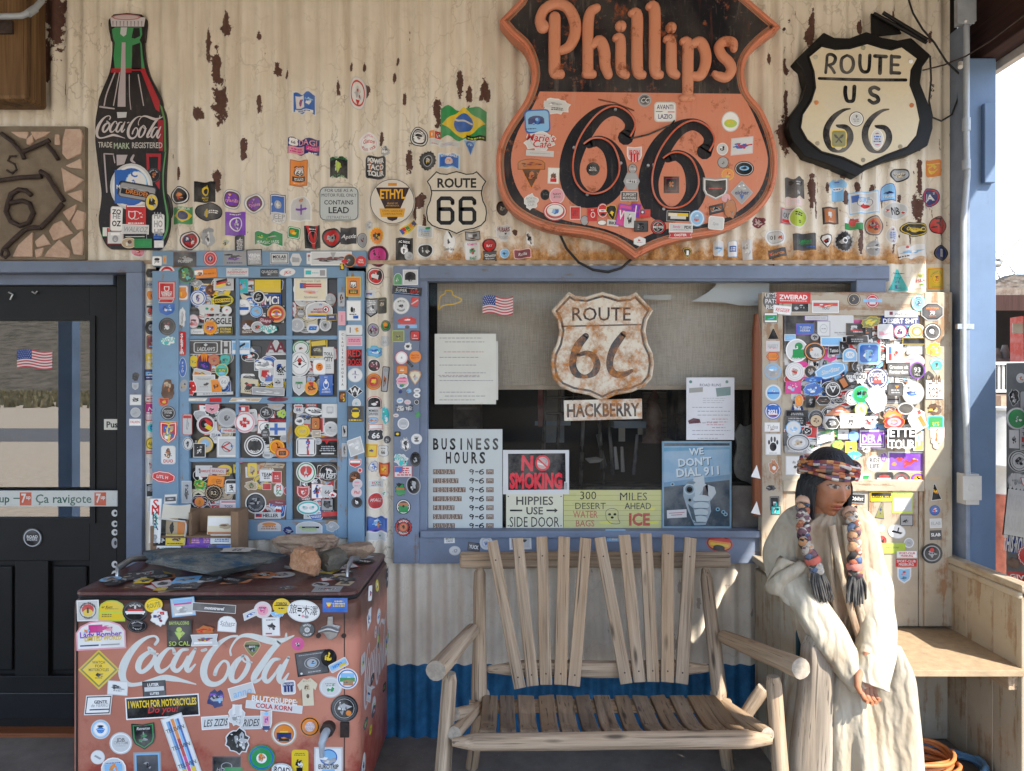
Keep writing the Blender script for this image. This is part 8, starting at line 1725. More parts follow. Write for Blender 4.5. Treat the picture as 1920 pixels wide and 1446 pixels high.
sheet(SPN, 240, 460, 4.819, '''
625 345 120 80 0 x ws %xw
750 405 96 100 0 c ue %uek@0,0,60,60,7
870 355 180 110 0 r wi *rk@-20,60,60,26,14;*rr@-20,20,60,26,14;*ry@-20,-20,60,26,14;%exw@50,0,40,60,10
640 480 154 154 0 c bwbw *rb@0,0,20,60;%bnw@0,0,60,50,10;*rr@0,0,6,50
860 500 200 110 4 c yjk *ry@0,0,96,40;TkB@0,0,32,86:DEAD KINGS;Ok@88,4
740 580 190 80 0 r wi %gc@-20,10,24,60,8;%uo@30,0,24,60,8
900 590 90 80 0 c iw %pk@0,0,40,40,5
600 600 110 80 0 k d =x1@0,20,70,20;*rk@0,30,80,30
820 690 250 90 0 r i TkB@0,10,80,96:GOGGLE
600 690 110 130 0 c xq %aqk@0,10,60,50,10;TrB@0,-40,30,80:MRO
625 780 130 50 0 r iw TxI@0,0,70,90:Attym
750 745 136 140 0 g oyo %bkwv@0,-6,70,56,14;*ro@0,70,60,20
888 770 130 70 0 R hk TyB@0,0,80,84:STURGIS/BROTHERS
712 925 300 130 0 r ik *Ri@0,0,76,80;*Rk@0,0,70,70;TiBI@0,-24,40,56:LAIDLAW'S;*di@0,40,14,26
894 925 92 116 0 r wi TkB@0,0,130,90:H
600 1050 100 110 0 c xy %ytg@0,0,60,60,9
700 1070 140 190 0 k oa *vo@-30,50,20,50;*vo@0,60,20,50;*vo@30,50,20,50;*rn@0,-20,80,40;%vnd@0,-20,70,40,8
790 1035 110 100 0 c ru %rua@0,0,60,60,8
890 1050 100 130 0 G gc %cgk@0,0,70,70,10
860 1130 120 120 0 c yc *rg@0,0,90,34;TyI@0,0,26,70:SUN;*cl@0,-50,50,24
680 1165 160 80 -14 R wi *ro@-10,-20,80,40;%yku@0,10,60,40,8
700 1250 200 160 0 r wi =x2@0,60,80,16;%ke@20,-10,30,30,6;=x1@0,-40,60,8
590 1290 90 140 0 x wr %rwk@0,0,70,80,10
810 1270 90 120 6 r yo %eo@0,0,60,70,9
880 1240 110 130 0 G iw Tx@0,10,40,70:66;Ox@80,4
800 1340 330 30 2 r xi =x1
''')
sheet(SPN, 480, 460, 4.819, '''
-120 370 110 130 0 r lc %lobp@0,0,80,80,14
110 370 250 130 0 r ky TyB@10,30,60,96:swiat/tocykli
140 500 180 110 0 r bn TwB@10,0,100,80:MCi;%rp@-80,-20,20,70,7
30 470 120 120 0 c swk %xks@0,0,76,76,14
-110 560 140 150 0 c iw *rb@0,-20,80,20;Tx@0,20,30,60:H1
10 600 120 110 0 c ibl %tlx@0,0,60,60,10
190 620 190 180 0 c ktor *cy@0,0,70,66;*cr@0,0,54,50;*rw@0,-10,70,14;%ob@0,0,40,40,8
90 680 160 90 -6 x ka TqI@0,0,50,90:Shape
20 740 110 100 0 c ws %rgk@0,0,60,60,10
130 760 170 90 0 x cw TcB@0,20,60,90:SIVOLA;*cc@0,-40,26,40
500 400 300 210 0 r wf TxI@0,80,14,84:American Trails;*rb@-50,34,20,26;*rr@10,46,60,8;*rr@10,26,60,8;%pow@10,-24,60,24,10;TxI@0,-76,14,80:Northwest
680 490 92 90 0 c is %xi
580 590 240 150 0 k wi Tb@10,76,20,30:W;*cr@52,10,26,44;*cw@52,10,18,32;%kr@52,10,16,26,6;Tr@-10,-6,36,60:MAJEST/MOVEMENT;*ry@-10,-60,80,12;*rb@-10,-80,80,12
340 580 70 140 0 x rw %rqw@0,0,60,80,10
412 620 80 90 0 x dx Tw@0,0,40,70:Brave
380 724 136 130 0 c sis Ox@70,5;%ixs@0,0,50,50,9
515 750 120 90 0 c iw *qb@0,0,70,44;%lb@0,0,50,30,5
630 725 110 110 0 c sws %kx@0,0,60,60,9
690 655 100 60 4 r yn *rn@0,30,90,60;TwB@0,20,40,80:2026
-130 925 170 130 0 r lw *rl@0,20,96,60;*qk@10,30,50,16,30;TwI@40,-10,30,50:Adria
-230 950 2 2 0 c w
180 920 190 140 0 A wi TaB@0,0,100,120:AA;=x1@0,-80,80,10
75 1080 180 120 0 x sw %xswk@0,0,76,76,16
110 1180 160 160 0 S wi *qr@-30,30,50,40;*qb@20,-30,50,40;%rbw@0,0,60,60,12
235 1120 130 170 0 R wi %nb@-30,40,50,40,8;TkB@0,0,40,84:&K;=k2@0,-50,60,22
210 1240 90 90 0 r wi %kxs@0,0,70,70,9
120 1320 300 76 -3 r kws %xws@0,0,90,80,18
410 930 160 140 0 c gwgw ^w@72:STEINFURTH;%uek@0,-4,40,40,8
400 1070 190 230 0 c wiw *cr@0,30,26,24;*ck@0,-4,20,14;*qk@-50,20,44,3,28;*qk@50,20,44,3,-28;*qk@-50,-20,44,3,-34;*qk@50,-20,44,3,34;*qk@-40,50,44,3,56;*qk@40,50,44,3,-56
570 930 160 160 0 r yk *ry@0,60,90,30,6;%hek@0,-30,70,40,10;Tw@-20,-20,20,50:GTX
660 1040 100 240 0 r iw TkB@0,50,16,90:TOLL;TkB@0,10,24,90:CITY;=x3@0,-50,60,20
580 1100 120 140 0 R iw *co@0,0,60,56;*ck@0,0,30,28;%or@0,0,50,40,6
640 1260 120 180 0 r b Tw@0,74,10,70:WC;*cw@0,20,20,14;Ow@36,9;*rw@0,34,14,20;Tw@0,-60,24,80:MERITS/ZAMBRI
395 1270 120 180 0 S wi *rg@0,34,60,10;Ok@30,6;=x1@0,20,70,8
505 1290 120 130 0 c yo %keo@0,0,70,70,12;*cr@0,70,40,24
500 1210 90 60 0 x ul %luo
''')
sheet(SPN, 240, 740, 4.819, '''
660 200 120 120 0 G ws %xs
770 130 120 90 0 S qp %aq@0,0,50,50,8
905 210 190 180 0 c sis Ox@74,5;Ox@58,4;%dxs@0,0,50,50,12
715 270 170 170 0 c iwa *qr@20,20,60,40,-30;*qy@40,-40,50,30,-30;*ck@-30,10,40,50;*cs@0,0,20,20
920 325 150 40 -2 r wi TrB@0,0,80,90:WHEELIE
805 380 110 116 0 c wi Tn@0,30,34,84:TEAM;TxB@0,-10,30,84:TROUP;=b1@0,-50,40,8
710 450 160 160 0 c kyt *cl@0,10,60,60;*cl@0,30,40,30;%dtl@0,-20,50,34,9
660 500 110 130 0 r wk %kxw@0,0,80,80,12
910 470 190 190 0 r iwi *rr@-20,20,60,8,30;*rr@-20,-20,60,8,-30;Ok@60,6;=b1@60,10,20,20
690 690 150 100 0 r wi %xe@-50,0,20,70,7;TrB@20,0,30,60:HARLEY
820 690 150 60 -3 r ri Tr@0,0,60,80:BRANDL
985 670 70 80 0 r hy *ck@0,10,60,60;%hj@0,0,50,60,7
660 810 120 110 0 x jg *qo@30,10,30,40;%jgr@0,0,70,60,9
800 780 150 100 -8 r uo *co@-20,0,40,50;=e3@40,0,40,50
940 790 130 160 0 A d *rd@0,-40,80,40;%d
945 830 120 130 0 R wk *rw@0,-20,90,70;%kw@0,0,60,40,8;%kxw@0,-50,60,30,8
785 885 170 160 0 g ktek TtB@0,0,44,70:R2;Ot@70,5
660 965 96 96 0 c rto %uo@0,0,60,50,7
730 1035 200 90 0 A wk TkI@0,-30,40,120:BOUNDLESS
920 1000 170 110 0 r xq *rw@0,50,80,20;*rr@0,70,80,12;Tn@0,-10,30,60:TODI;*vb@0,-70,30,20
''')
sheet(SPN, 480, 740, 4.819, '''
-110 130 120 60 0 r wr *rn@-50,20,40,50;*rr@40,0,40,50;*rw@10,0,30,60
-90 250 190 190 0 c qpw *rr@0,0,22,60;*rr@0,0,60,22;%rq@0,0,60,60,8
100 160 130 120 0 c kxk %sxd@0,0,76,76,14
190 100 170 80 0 x ts %st@0,0,60,60,9
245 170 100 90 0 x sj %jgs@0,0,60,60,8
205 232 170 40 -2 R ka TrI@0,0,80,80:LA PEDRERA
205 310 160 120 0 r iw *rb@-20,0,20,96;*rb@0,0,96,24
95 350 80 86 0 c kd =x2
0 460 190 190 0 c wkwk Tk@0,-4,36,60:66;Ok@54,5;^w@84:ROUTE;_w@84:AMERICA
265 395 76 66 0 c is =x1
200 470 140 130 0 c oyo *qk@10,10,30,60,40;%ko@0,0,50,50,7;*co@-30,20,40,40
250 525 130 100 0 c uro *rk@0,0,60,50;=u2@0,0,50,36
120 545 100 60 0 c si =x1
-110 590 120 50 0 x mp %mp
390 130 90 90 0 s wi TnB@0,-10,50,80:66;*rr@0,60,80,14
500 95 100 46 0 r rr TwB@0,0,70,90:HONDA
530 150 180 90 -8 c kxw %kxws@0,0,80,80,18
675 145 150 130 0 r iw Ri@0,0;*rs@0,14,44,50;*ri@0,14,36,40;=s2@0,-30,30,20
545 260 90 120 0 R eku *cy@0,-40,20,20;%eut@0,10,60,60,9
425 330 140 120 0 c yy *ry@40,60,40,40;Tx@0,0,30,50:SCP;Oh@80,4
680 310 140 140 0 c iwi %kx@-10,20,30,26,7;Tx@0,-20,30,76:SAY HELLO
460 470 180 170 0 R wk *rw@0,0,90,90;TrB@20,0,120,40:1;*rb@20,50,24,20;%rbw@20,0,20,60,8
655 470 210 170 0 r dk *rr@0,84,98,12;*vr@-10,50,20,20;=s3@0,-20,84,36;*rw@0,-80,60,8
570 420 60 60 0 c is %xi
400 240 90 80 0 c xw %dx
550 350 80 60 0 r wt %xwt
460 700 180 190 0 c wgw *cr@-24,20,50,56;*cr@24,20,50,56;*vr@0,-26,80,60;*Aw@0,-10,16,70;%irw@0,-20,30,40,7
660 700 190 170 0 c ek Ow@88,4;%wqk@0,20,44,44,10;TwB@-10,-40,40,90:SW DEPT
790 660 70 110 0 r dk *Os@0,0,60,60;%dsx
770 800 110 110 0 k xe %ext@0,0,70,60,9
435 880 120 120 0 S rwr *cw@0,0,40,40;*cg@0,0,22,22;%rw@0,20,70,40,8
560 870 110 140 0 r rw *rb@0,0,20,90;%rbkw@0,0,80,80,14
650 870 120 120 0 s wi Tk@0,-10,44,80:66
700 900 80 60 0 x rw %rwb
480 1020 210 130 0 c wccw *ci@-34,0,30,36;*ci@34,0,30,36;*cc@-50,20,14,20;*cc@50,20,14,20
650 990 110 110 0 r kx *Sk@0,0,60,70;%dk
785 970 90 150 0 r xs Os@60,5;%kxs@0,0,40,40,9
680 1075 170 46 4 R ar TrB@0,0,70,90:SURFLIF
50 660 160 60 0 q ut %uts
170 640 200 50 -4 q dt %xd
100 730 130 110 0 r iw TkB@0,20,40,80:TEAM;=k2@0,-40,60,30
190 745 90 110 0 r wr *rr@0,0,90,50;=q2@0,0,60,40
100 830 80 60 0 r wr Tr@0,0,50,70:IRISH
205 860 90 120 0 8 iw TrB@0,40,50,60:PI;TgB@0,-40,50,60:SC
280 870 70 80 0 c rwr *cg@0,0,30,34
0 980 190 190 0 c wkd %kdxs@0,20,80,50,14;_s@82:BROTHERHOOD
210 975 200 50 -4 c ra TqI@0,0,40,70:Firethorn
110 1090 240 60 0 r iw *rr@-70,0,24,60;*rn@-76,20,14,40;TkB@20,0,80,60:HELLER
-30 680 90 130 0 R ty %te@0,0,80,80,11
-40 820 130 100 0 x wt %etg@0,0,70,60,9
''')
sheet(SMN, 240, 740, 4.819, '''
620 46 200 30 0 q tw %wt
790 50 110 36 0 r r Tr
1060 48 300 36 0 q wt %wt
''')
sheet(SMN, 480, 740, 4.819, '''
195 42 190 40 0 c ka TaI@0,0,60,70:LA PERRERA
380 40 110 36 0 x c %c
''')
sheet(SRL, 480, 740, 4.819, '''
120 1190 220 100 0 k ui *ri@0,-30,94,40;=u2@0,-30,86,40;*co@0,40,60,40
480 1200 240 110 0 k wi *rk@10,0,70,16;*rj@0,-40,60,16;=x1@10,0,60,12;*cj@-70,0,14,20
690 1190 130 110 0 x is %sxi@0,0,70,70,12
290 1230 110 90 0 x xn %xnis@0,0,80,60,12
''')
# door frame, leaf
sheet(SDF, 240, 740, 4.819, '''
68 48 104 96 0 r iw %kxk@0,0,70,70,14
68 162 92 90 0 c is %sx@0,0,60,60,8
64 250 108 64 0 r iw Tr@0,10,50,84:FALKEN
''')
sheet(SDF, 240, 460, 4.819, '''
68 1186 80 86 0 x d Ok@60,8;%dk
66 1275 56 66 0 S is Sx@0;*Sx@0,0,50,50
''')
sheet(SDL, 0, 960, 2.975, '''
183 144 110 110 0 c ksk *rk@0,0,86,50;TiB@0,16,24,80:ROAD;Ti@0,-20,20,80:RIDERS;^d@84:GARAGE
''')
for i, (y, h) in enumerate(((962, 13), (982, 12), (998, 12), (1018, 20), (1058, 13), (1076, 13))): sticker(SDL, 219 - 3, y, 12, h, 0, 'c', 'i' if h < 20 else 'x', ['*ck@20,0,44,44'], 'letter_decal', 'worn pale letter decal on the door edge')
# main window frame
SFB = Surf('fboard', win, .0345)
sheet(SFB, 720, 480, 4.253, '''
112 186 70 96 0 k wg %gwx@0,-10,60,60,8
210 170 120 122 0 r wi *kk@0,20,80,60;*cw@0,0,20,10;%dx@0,-50,50,20,8;*rk@0,0,60,14
184 278 238 70 -5 r nk Ti@-40,0,50,54:SUPER;TrI@50,6,60,54:Sally;=i1@0,70,90,12;=l1@0,-70,90,12
137 398 134 134 0 c iwi %kdx@0,0,40,40,12;^d@76:MORITZ;_d@76:BREWERY
246 368 64 76 -8 R ar *ri@0,0,16,90,-50
186 530 160 106 0 x r %rw@0,20,60,40,9;*rl@0,-60,96,26;*cd@0,-70,24,26
114 640 94 90 0 r jh %khj@0,0,50,60,10
248 636 84 84 0 R akr %rwp@0,10,60,40,9;=w1@0,-70,70,12
190 722 72 74 0 x iw %kd@0,0,60,60,8
206 860 70 22 -46 R k =d1
140 812 108 112 0 c riqw %xwi@0,0,40,30,6
250 804 94 94 0 c oo Tr@0,0,50,80:WOW/WITTY
144 908 88 64 0 R ro %oy@0,0,50,50,5;*cw@-20,20,8,10;*cw@20,20,8,10;*rw@0,-20,40,8
248 970 104 120 0 G utf *rf@0,40,70,20;%lut@0,0,60,50,9
146 1000 110 120 0 x wi %mr@0,40,70,30,8;*rp@0,0,90,40;=m1@0,0,70,10;%gb@0,-60,80,24,7
200 1076 44 40 0 x l %lb
130 1082 34 32 10 x n %n
264 1074 56 40 6 c iw =x1
262 1112 56 40 -4 c iw =x1
128 1154 54 44 10 c iw =l1
188 1166 54 40 -6 c qi =p1
260 1166 46 46 0 c kwd Ok@50,9
130 1216 76 50 4 x i TkB@0,0,150,120:みっ
200 1214 60 44 0 x i TkB@0,0,150,120:け旅
96 1272 44 30 0 c iq =x1
270 1266 44 40 30 q g %g
154 1338 92 92 0 c wis *ri@0,-50,60,14;=x2@0,10,60,24
108 1420 50 40 0 R k *cy@0,0,50,50
406 146 80 72 0 s wan *rr@0,50,80,30;Ts@0,-10,50,80:35
''')
SFB2 = Surf('fbead', win, .0225)
sheet(SFB, 730, 780, 4.986, '''
255 216 104 100 0 c iw %kd@0,10,60,30,8;*ck@0,-40,50,16;Tk@0,40,20,60:FIDO
150 268 96 140 8 x ikw %kd@0,20,70,60,9;*Ak@0,-40,30,40
112 412 150 130 -30 x wi TcB@0,10,60,100:SIVOLA;*cc@20,-40,30,40;*cr@60,10,12,20
244 405 98 138 0 c kdk %xsk@0,0,50,66,8;*rk@0,60,80,30
130 520 170 110 0 r ri *rb@-50,44,48,50;=r4@10,0,84,84;*rb@-56,40,40,50
105 690 110 140 0 x kg *ru@0,0,80,26;*rg@0,-34,80,30;*vk@-30,60,60,30
226 650 134 170 8 c sdk %skxi@0,0,84,84,18
132 850 138 140 0 c kwk *ru@0,24,84,46;*rw@0,4,90,10;*rg@0,-40,80,56;*ck@0,10,20,20
132 1040 168 176 0 g krk *cr@0,0,70,66;*cu@0,0,52,50;%kru@0,0,40,40,9;^w@86:RACEWAY;_w@86:RENTALS
''')
SSB = Surf('sill', win, .0345)
sheet(SSB, 730, 780, 4.986, '''
562 1160 100 60 2 r iw Tk@0,0,84,90:MOTO/CREW
612 1260 110 90 0 c si %xi
790 1225 116 82 -8 r kd TwB@0,0,60,80:YUCK
905 1185 120 130 0 c ii Ob@70,5;%bs@0,0,50,50,9
1225 1182 208 136 2 r iw *ri@0,0,90,84;*Gk@40,20,26,24
610 1092 180 26 2 c wr =r1
850 1092 90 20 0 c i
1165 1086 250 24 0 c i =k1
''')
sheet(SSB, 1050, 780, 4.8, '''
1436 1150 240 150 -8 c rko *rr@0,50,90,40;*ro@0,10,90,26;*ry@0,-14,80,20;*kk@0,-60,50,40
500 1035 180 24 0 r il =c2
480 1110 120 40 0 r l =i1
''')
# booth back: stiles and rail
sheet(SKR, 1400, 520, 4.8, '''
590 110 2 2 0 c w
480 270 160 90 0 r ik %ksx@0,0,80,70,10
710 265 240 110 0 r wi *rr@0,40,96,30;%row@0,20,80,50,10;Tk@0,-30,30,40:YOU
966 200 120 118 0 c dtd Od@60,6;%dt@0,0,46,46,8
1132 215 120 124 0 c rir *ri@0,0,60,60
1132 210 170 30 0 r l Tx@0,0,80,90:EUROPE
1390 330 300 60 0 r w Tk@0,0,50,80:roadtrip;*ra@-60,20,10,50
''')
sheet(SK_, 1400, 520, 4.8, '''
222 215 150 160 0 c kd Tw@0,0,110,84:UPPER/PATS/Ride;%dk@0,70,50,20,5
320 295 160 80 -6 r iw TrI@0,0,60,84:REGESER
420 186 308 100 -1 r rr TwB@0,16,60,92:ZWEIRAD;=w1@0,-60,84,14
216 365 120 90 0 r dw *rg@0,0,96,60;%gcl@0,0,80,50,8
240 510 110 104 0 A tk *vk@0,10,10,30;*rk@0,-50,60,10
236 620 124 96 0 r qi Tx@0,0,60,84:HARRY;%rq@0,-40,80,20,6
234 712 120 76 0 h ruo *ru@0,0,84,50;=o2@0,0,70,40
236 846 148 146 0 c lsx *cl@0,40,70,40;%wls@0,20,70,26,8;%xt@0,-40,80,40,9
240 1040 150 154 0 c iwl *cl@0,20,70,50;%ow@0,20,30,30,6;*rb@0,-4,90,14;=l1@0,-50,60,14
236 1206 150 150 0 c bwb *rb@0,40,90,50;TwB@0,-4,36,84:2021;*rr@0,-60,60,16;*rw@0,-44,70,10
1546 230 130 150 0 c cwl %kls@0,0,50,50,10;Ok@50,6;^b@80:MICKY
1670 310 200 160 0 8 skd To@0,50,24,70:ARIZONA;Tr@0,20,18,40:ROUTE;TwB@0,-16,34,60:70;=o1@0,-60,50,8
1672 492 156 156 0 c kwd *ck@-10,20,50,50;*cw@-10,10,36,34;%kx@20,-40,40,30,7
1684 650 180 150 0 x sy %yfos@0,0,80,70,14
1710 800 130 150 0 G ci *cc@0,10,84,70;%cgl@0,0,60,60,9;*vk@0,10,24,30
1636 905 80 130 0 6 kdk %ti@0,0,50,50,7
1690 1010 160 170 0 r iw Te@0,40,150,84:LAIA/ROBY;Tx@0,-76,20,80:USA TOUR
1690 1190 140 110 0 x ke %etyk@0,0,80,70,12
1700 1310 150 130 0 R lcg TjB@0,0,50,80:art;%cgy@0,-40,60,30,6
''')
sheet(SK_, 1400, 780, 4.52, '''
216 95 130 80 0 r iw TxI@0,10,60,90:Tulsa;%ut@0,-60,30,30,5
224 240 130 180 0 r iw *ck@0,-26,50,44;*ck@-60,20,16,24;*ck@-24,50,16,28;*ck@24,50,16,28;*ck@60,20,16,24;=x1@0,-90,80,6
230 430 90 130 10 x iu %uke@0,20,50,60,9;*cw@0,-20,40,30
206 610 90 50 0 x d %kx
236 740 76 116 2 r kx *rk@0,0,90,90;*cc@40,-20,30,40;%kwc@0,0,60,70,9
246 800 80 70 0 r kc %ckw
1594 530 90 30 0 r t
1600 645 90 140 8 A ik %yok@0,10,60,40,8;Tk@0,-70,16,80:NEZ
1594 800 92 90 0 c bdb %rwl@0,0,70,70,12
1602 910 100 80 2 r wi Tx@0,0,50,90:ELAB
1602 1010 98 80 2 r kd TwB@0,10,50,90:SLAB
1570 1165 180 172 0 c kkxk %xsk@0,-10,66,66,14;*cr@0,50,30,30;*vs@0,-40,30,30;*ck@-16,0,10,12;*ck@16,0,10,12
1615 140 120 90 0 r qi %rq@0,20,40,50,7
1615 200 110 160 0 x f %fu@0,0,60,80,7
''')
sheet(SKP, 1400, 520, 4.8, '''
400 395 120 120 0 c rir *rs@10,0,40,60;%iw@0,0,40,50,6
470 480 280 330 0 r dk *rk@0,0,96,96
800 440 300 200 0 r i =x1@30,-60,60,10;Tx@30,-70,18,60:LALANDS/DORRETS
615 370 210 44 0 r vi Tx@0,0,60,90:ANGERHOF BAR
515 468 160 100 0 r vb Ti@0,0,60,80:TUSSEN/HERMA
680 465 120 140 0 r xi Ox@60,6;=x1@0,0,50,14
380 545 100 60 0 r wl %l
970 470 180 110 0 r ek *si@-20,20,36,50;Tk@-20,20,30,36:66;%rka@0,-20,90,40,9;=w1@20,-50,60,14
1100 410 200 110 14 x yh %yjh@0,0,90,60,14
1370 390 340 90 0 r n TwB@0,-10,60,92:DESERT SHIT;=w1@0,80,60,14
1230 490 140 130 0 R wi *rp@0,-30,90,30;%wq@0,0,60,50,7
1370 490 130 130 0 c nrw %nrkw@0,0,76,76,12
1520 490 150 140 0 c foio *co@0,0,80,80;*cf@0,0,60,60;*rf@10,0,8,60
1490 575 200 60 0 r yk TkB@0,0,80,92:BEMC/SUPPORT
440 660 200 210 0 c wi *cg@20,40,40,36;*rg@20,-30,60,40;Tg@0,-60,24,60:AUG;%gw@20,40,30,30,6
600 670 200 180 0 c kok *ci@10,-10,66,66;*si@20,-30,60,60;Tx@20,-40,30,60:66;%ok@-40,30,30,30,8
600 540 80 70 0 c kx %kxs
750 580 200 80 0 r iwl TlB@0,0,80,80:PORT
770 660 100 80 4 r sk Tw@0,0,60,84:Tattoo
860 640 90 130 0 S xk %kx@0,0,70,80,9
910 700 130 120 0 k wl *cw@0,0,70,60;Tl@0,0,40,60:UK
975 570 190 80 0 R ek =x2@0,0,80,50
1080 690 210 200 0 R xlb %lbwxc@0,0,86,80,20;*rb@0,60,70,14
1310 690 150 170 0 r wi *rb@-60,40,20,40;*rr@-60,-40,20,40;%xtr@10,0,50,70,10
1510 650 150 90 0 r iw =x1
1490 760 180 130 0 c qp %pqx@0,0,70,60,9
425 850 170 170 0 c wiw Ox@80,4;%rxt@0,0,50,60,10
570 850 120 120 0 c tk %xte@0,0,70,70,9
745 840 280 130 16 8 lwl TiBI@0,0,50,88:SingStar
590 920 180 60 4 x b %bl@0,0,90,70,9
920 910 190 130 0 x kd TwB@0,20,40,90:SUPERBIKE;%wxk@0,-30,80,40,12
1000 890 120 150 0 x wi TkB@0,30,80,84:ARE/YOU
1150 910 190 190 0 c nwn %rnw@0,0,80,80,16;TwB@0,10,66,84:AVOID/LATE;*rr@0,-40,50,20
1345 830 200 120 0 r kd TiB@0,0,80,90:Groeten uit/Rotterdam
1510 840 140 150 0 c vdk TsB@0,10,50,60:93;Ti@0,-60,24,60:HLL
410 990 140 110 0 r m %mlqw@0,0,80,80,14
590 1010 190 130 0 x lb *qb@0,0,60,60,20;%blw@0,0,70,60,10
755 1010 150 150 0 c kwk *vw@0,0,50,50;^w@80:ROAD RUNNERS;*vk@0,10,26,26
850 950 90 110 30 r ek *ru@0,0,60,80
925 1080 130 140 0 c wkw %xwk@0,0,70,70,10
1005 1055 160 160 0 c cg %cgk@0,0,70,70,10;*ck@-36,10,20,20;*ck@30,10,20,20
1140 1100 200 260 0 x wi %iwx@0,20,60,60,10;*cx@-20,30,5,5;*cx@20,30,5,5
1310 1010 140 120 0 R kd *vo@20,40,30,26;=s2@0,-30,80,40
1310 1100 140 60 0 r wx *re@0,0,90,30
1480 1040 200 210 0 c xi *ri@0,0,80,60;%bnl@-10,-10,50,40,10;Tx@0,50,20,60:MR CREW
460 1110 76 110 0 c fuo *vy@0,0,24,40;%yo@0,0,40,50,6
560 1120 90 110 0 R dk %xdk@0,0,70,70,9
670 1110 150 90 0 h kwk %ekx@0,0,80,60,9
810 1110 150 60 -3 x wk TxB@0,0,60,90:TUCSON
830 1200 280 90 0 A ru %rsui@0,0,70,60,12
1000 1190 110 130 0 c jx %jxi@0,0,60,70,9
1290 1270 210 180 0 x ro *co@0,0,70,70;*cp@0,0,50,50;%pm@0,0,30,30,6
1400 1180 150 110 0 c sik Ok@60,8;*ck@0,0,30,30
1500 1260 170 160 20 x wi *qr@40,0,20,80;%wi
450 1250 200 110 0 r dk =s2@0,40,80,26;=x2@0,-30,80,40
620 1260 140 140 0 c skd %tuk@0,0,56,56,9;Os@70,6
740 1310 140 120 0 h iw *hx@0,0,60,50;=i1@0,0,40,20
920 1285 220 120 0 r wi TkBI@0,20,60,70:PJ;=x1@0,-60,60,10
1090 1310 100 100 0 x sa %aqk
''')
sheet(SKP, 1400, 780, 4.52, '''
410 40 180 80 0 r dk =x3
390 105 130 130 0 c li %lwi@0,0,70,70,9
500 130 90 80 10 x ik %kwi@0,0,80,70,12
430 225 200 150 0 c iks *ci@0,0,70,70;%tsk@0,0,60,50,10
580 40 110 110 0 c kt %tke@0,0,60,60,10
700 60 130 90 0 h wk %xw
850 55 170 90 0 r wi TkBI@0,20,60,70:PJ;=x1@0,-60,60,10
1010 50 150 110 0 x ws %arsw@0,0,60,70,10
1220 50 210 120 0 x or *cp@0,0,60,70;*cm@0,0,30,40;%po@0,0,40,50,7
1420 60 130 120 30 r wi *ro@60,0,30,90
700 150 170 80 -4 x g *co@20,0,30,40;%jgy@0,0,80,60,10
660 185 170 70 16 q iw =x3
810 155 90 80 0 r wi *vx@0,20,40,40;=x1@0,-40,60,20
897 170 96 96 0 c bl *ql@0,0,40,20
1050 190 220 160 0 r vi *rv@0,10,94,70;TiB@0,0,60,84:DER A;*rv@0,-84,90,8
1280 185 240 160 0 r wk TwB@0,0,140,96:ETTE/TOUR
1445 210 90 170 0 r lf *ry@0,-50,90,50;%lfy@0,0,70,70,8
770 245 110 90 0 x gj %jgy@0,0,70,60,8
872 262 96 96 0 r yy *ce@0,20,20,26;*cf@0,10,16,20;*rk@0,-30,30,20
900 330 130 80 0 x lc %clw@0,0,80,70,12
1000 280 80 60 0 x w %kw
400 420 140 160 0 r iw TkI@0,40,20,50:Ila;%kx@20,-20,40,20,9
1085 400 140 140 0 c iw TkB@0,0,80,70:RIDE/LIFE;Ox@90,4
1160 350 70 90 0 x qv %vq
1350 390 304 170 -1 r wv *rv@0,0,94,90;*co@-70,-26,14,20;*qr@-10,10,50,18,-24;*qr@20,-14,40,14,30;%rv@-30,20,30,30,6;%ry@50,20,30,26,6
910 430 110 100 0 c ksk Tw@0,0,50,60:MC
1010 520 90 70 0 r iw *qg@0,0,70,50
1165 540 160 130 0 R dk *cr@0,50,60,20;*ri@0,16,80,10;*vi@0,-40,16,40
1310 540 150 130 0 c kd Or@70,9;%wxr@0,0,50,50,10
1450 530 140 100 0 c yv *co@0,10,60,50;%kyo@0,10,50,40,9
''')
sheet(SKL, 1400, 780, 4.52, '''
1140 685 190 90 0 r ky *rk@0,50,94,34;TkB@0,0,36,90:KANAKA MUZIK;*ry@0,-50,90,20
1320 730 170 190 0 r j =h2@0,70,60,14;*rs@0,-20,90,60;=i4@0,-20,30,50
1135 800 80 140 -8 A nh *ch@0,30,30,30;%nh
1355 885 110 96 0 r kx *cx@-30,0,30,40;*cx@30,0,30,40;%xk
1142 952 66 66 0 c ci =i1
1272 980 150 120 -14 c iw *qk@0,-10,70,16;*rk@10,30,8,40
1146 1060 78 88 0 c kr TkB@0,0,60,60:M
1372 1075 90 90 0 c sws *rx@0,0,50,10,30;*rx@0,0,50,10,-30
1230 1120 220 90 0 r j Th@0,20,30,60:west buer
1352 1172 172 60 0 r iw TrB@0,0,84,94:SPORT-CLUB/FREIBURG
1352 1245 178 66 0 r r TiB@0,0,84,90:SPORT-CLUB/FREIBURG
1335 1352 122 140 0 S iwl *cr@0,50,30,16;%rp@-20,20,40,16,6;%bgn@0,-40,60,30,9
930 700 150 80 -2 r sk TwI@0,0,60,90:Oblist
930 790 160 90 0 x of %ofu@0,0,80,60,10
''')
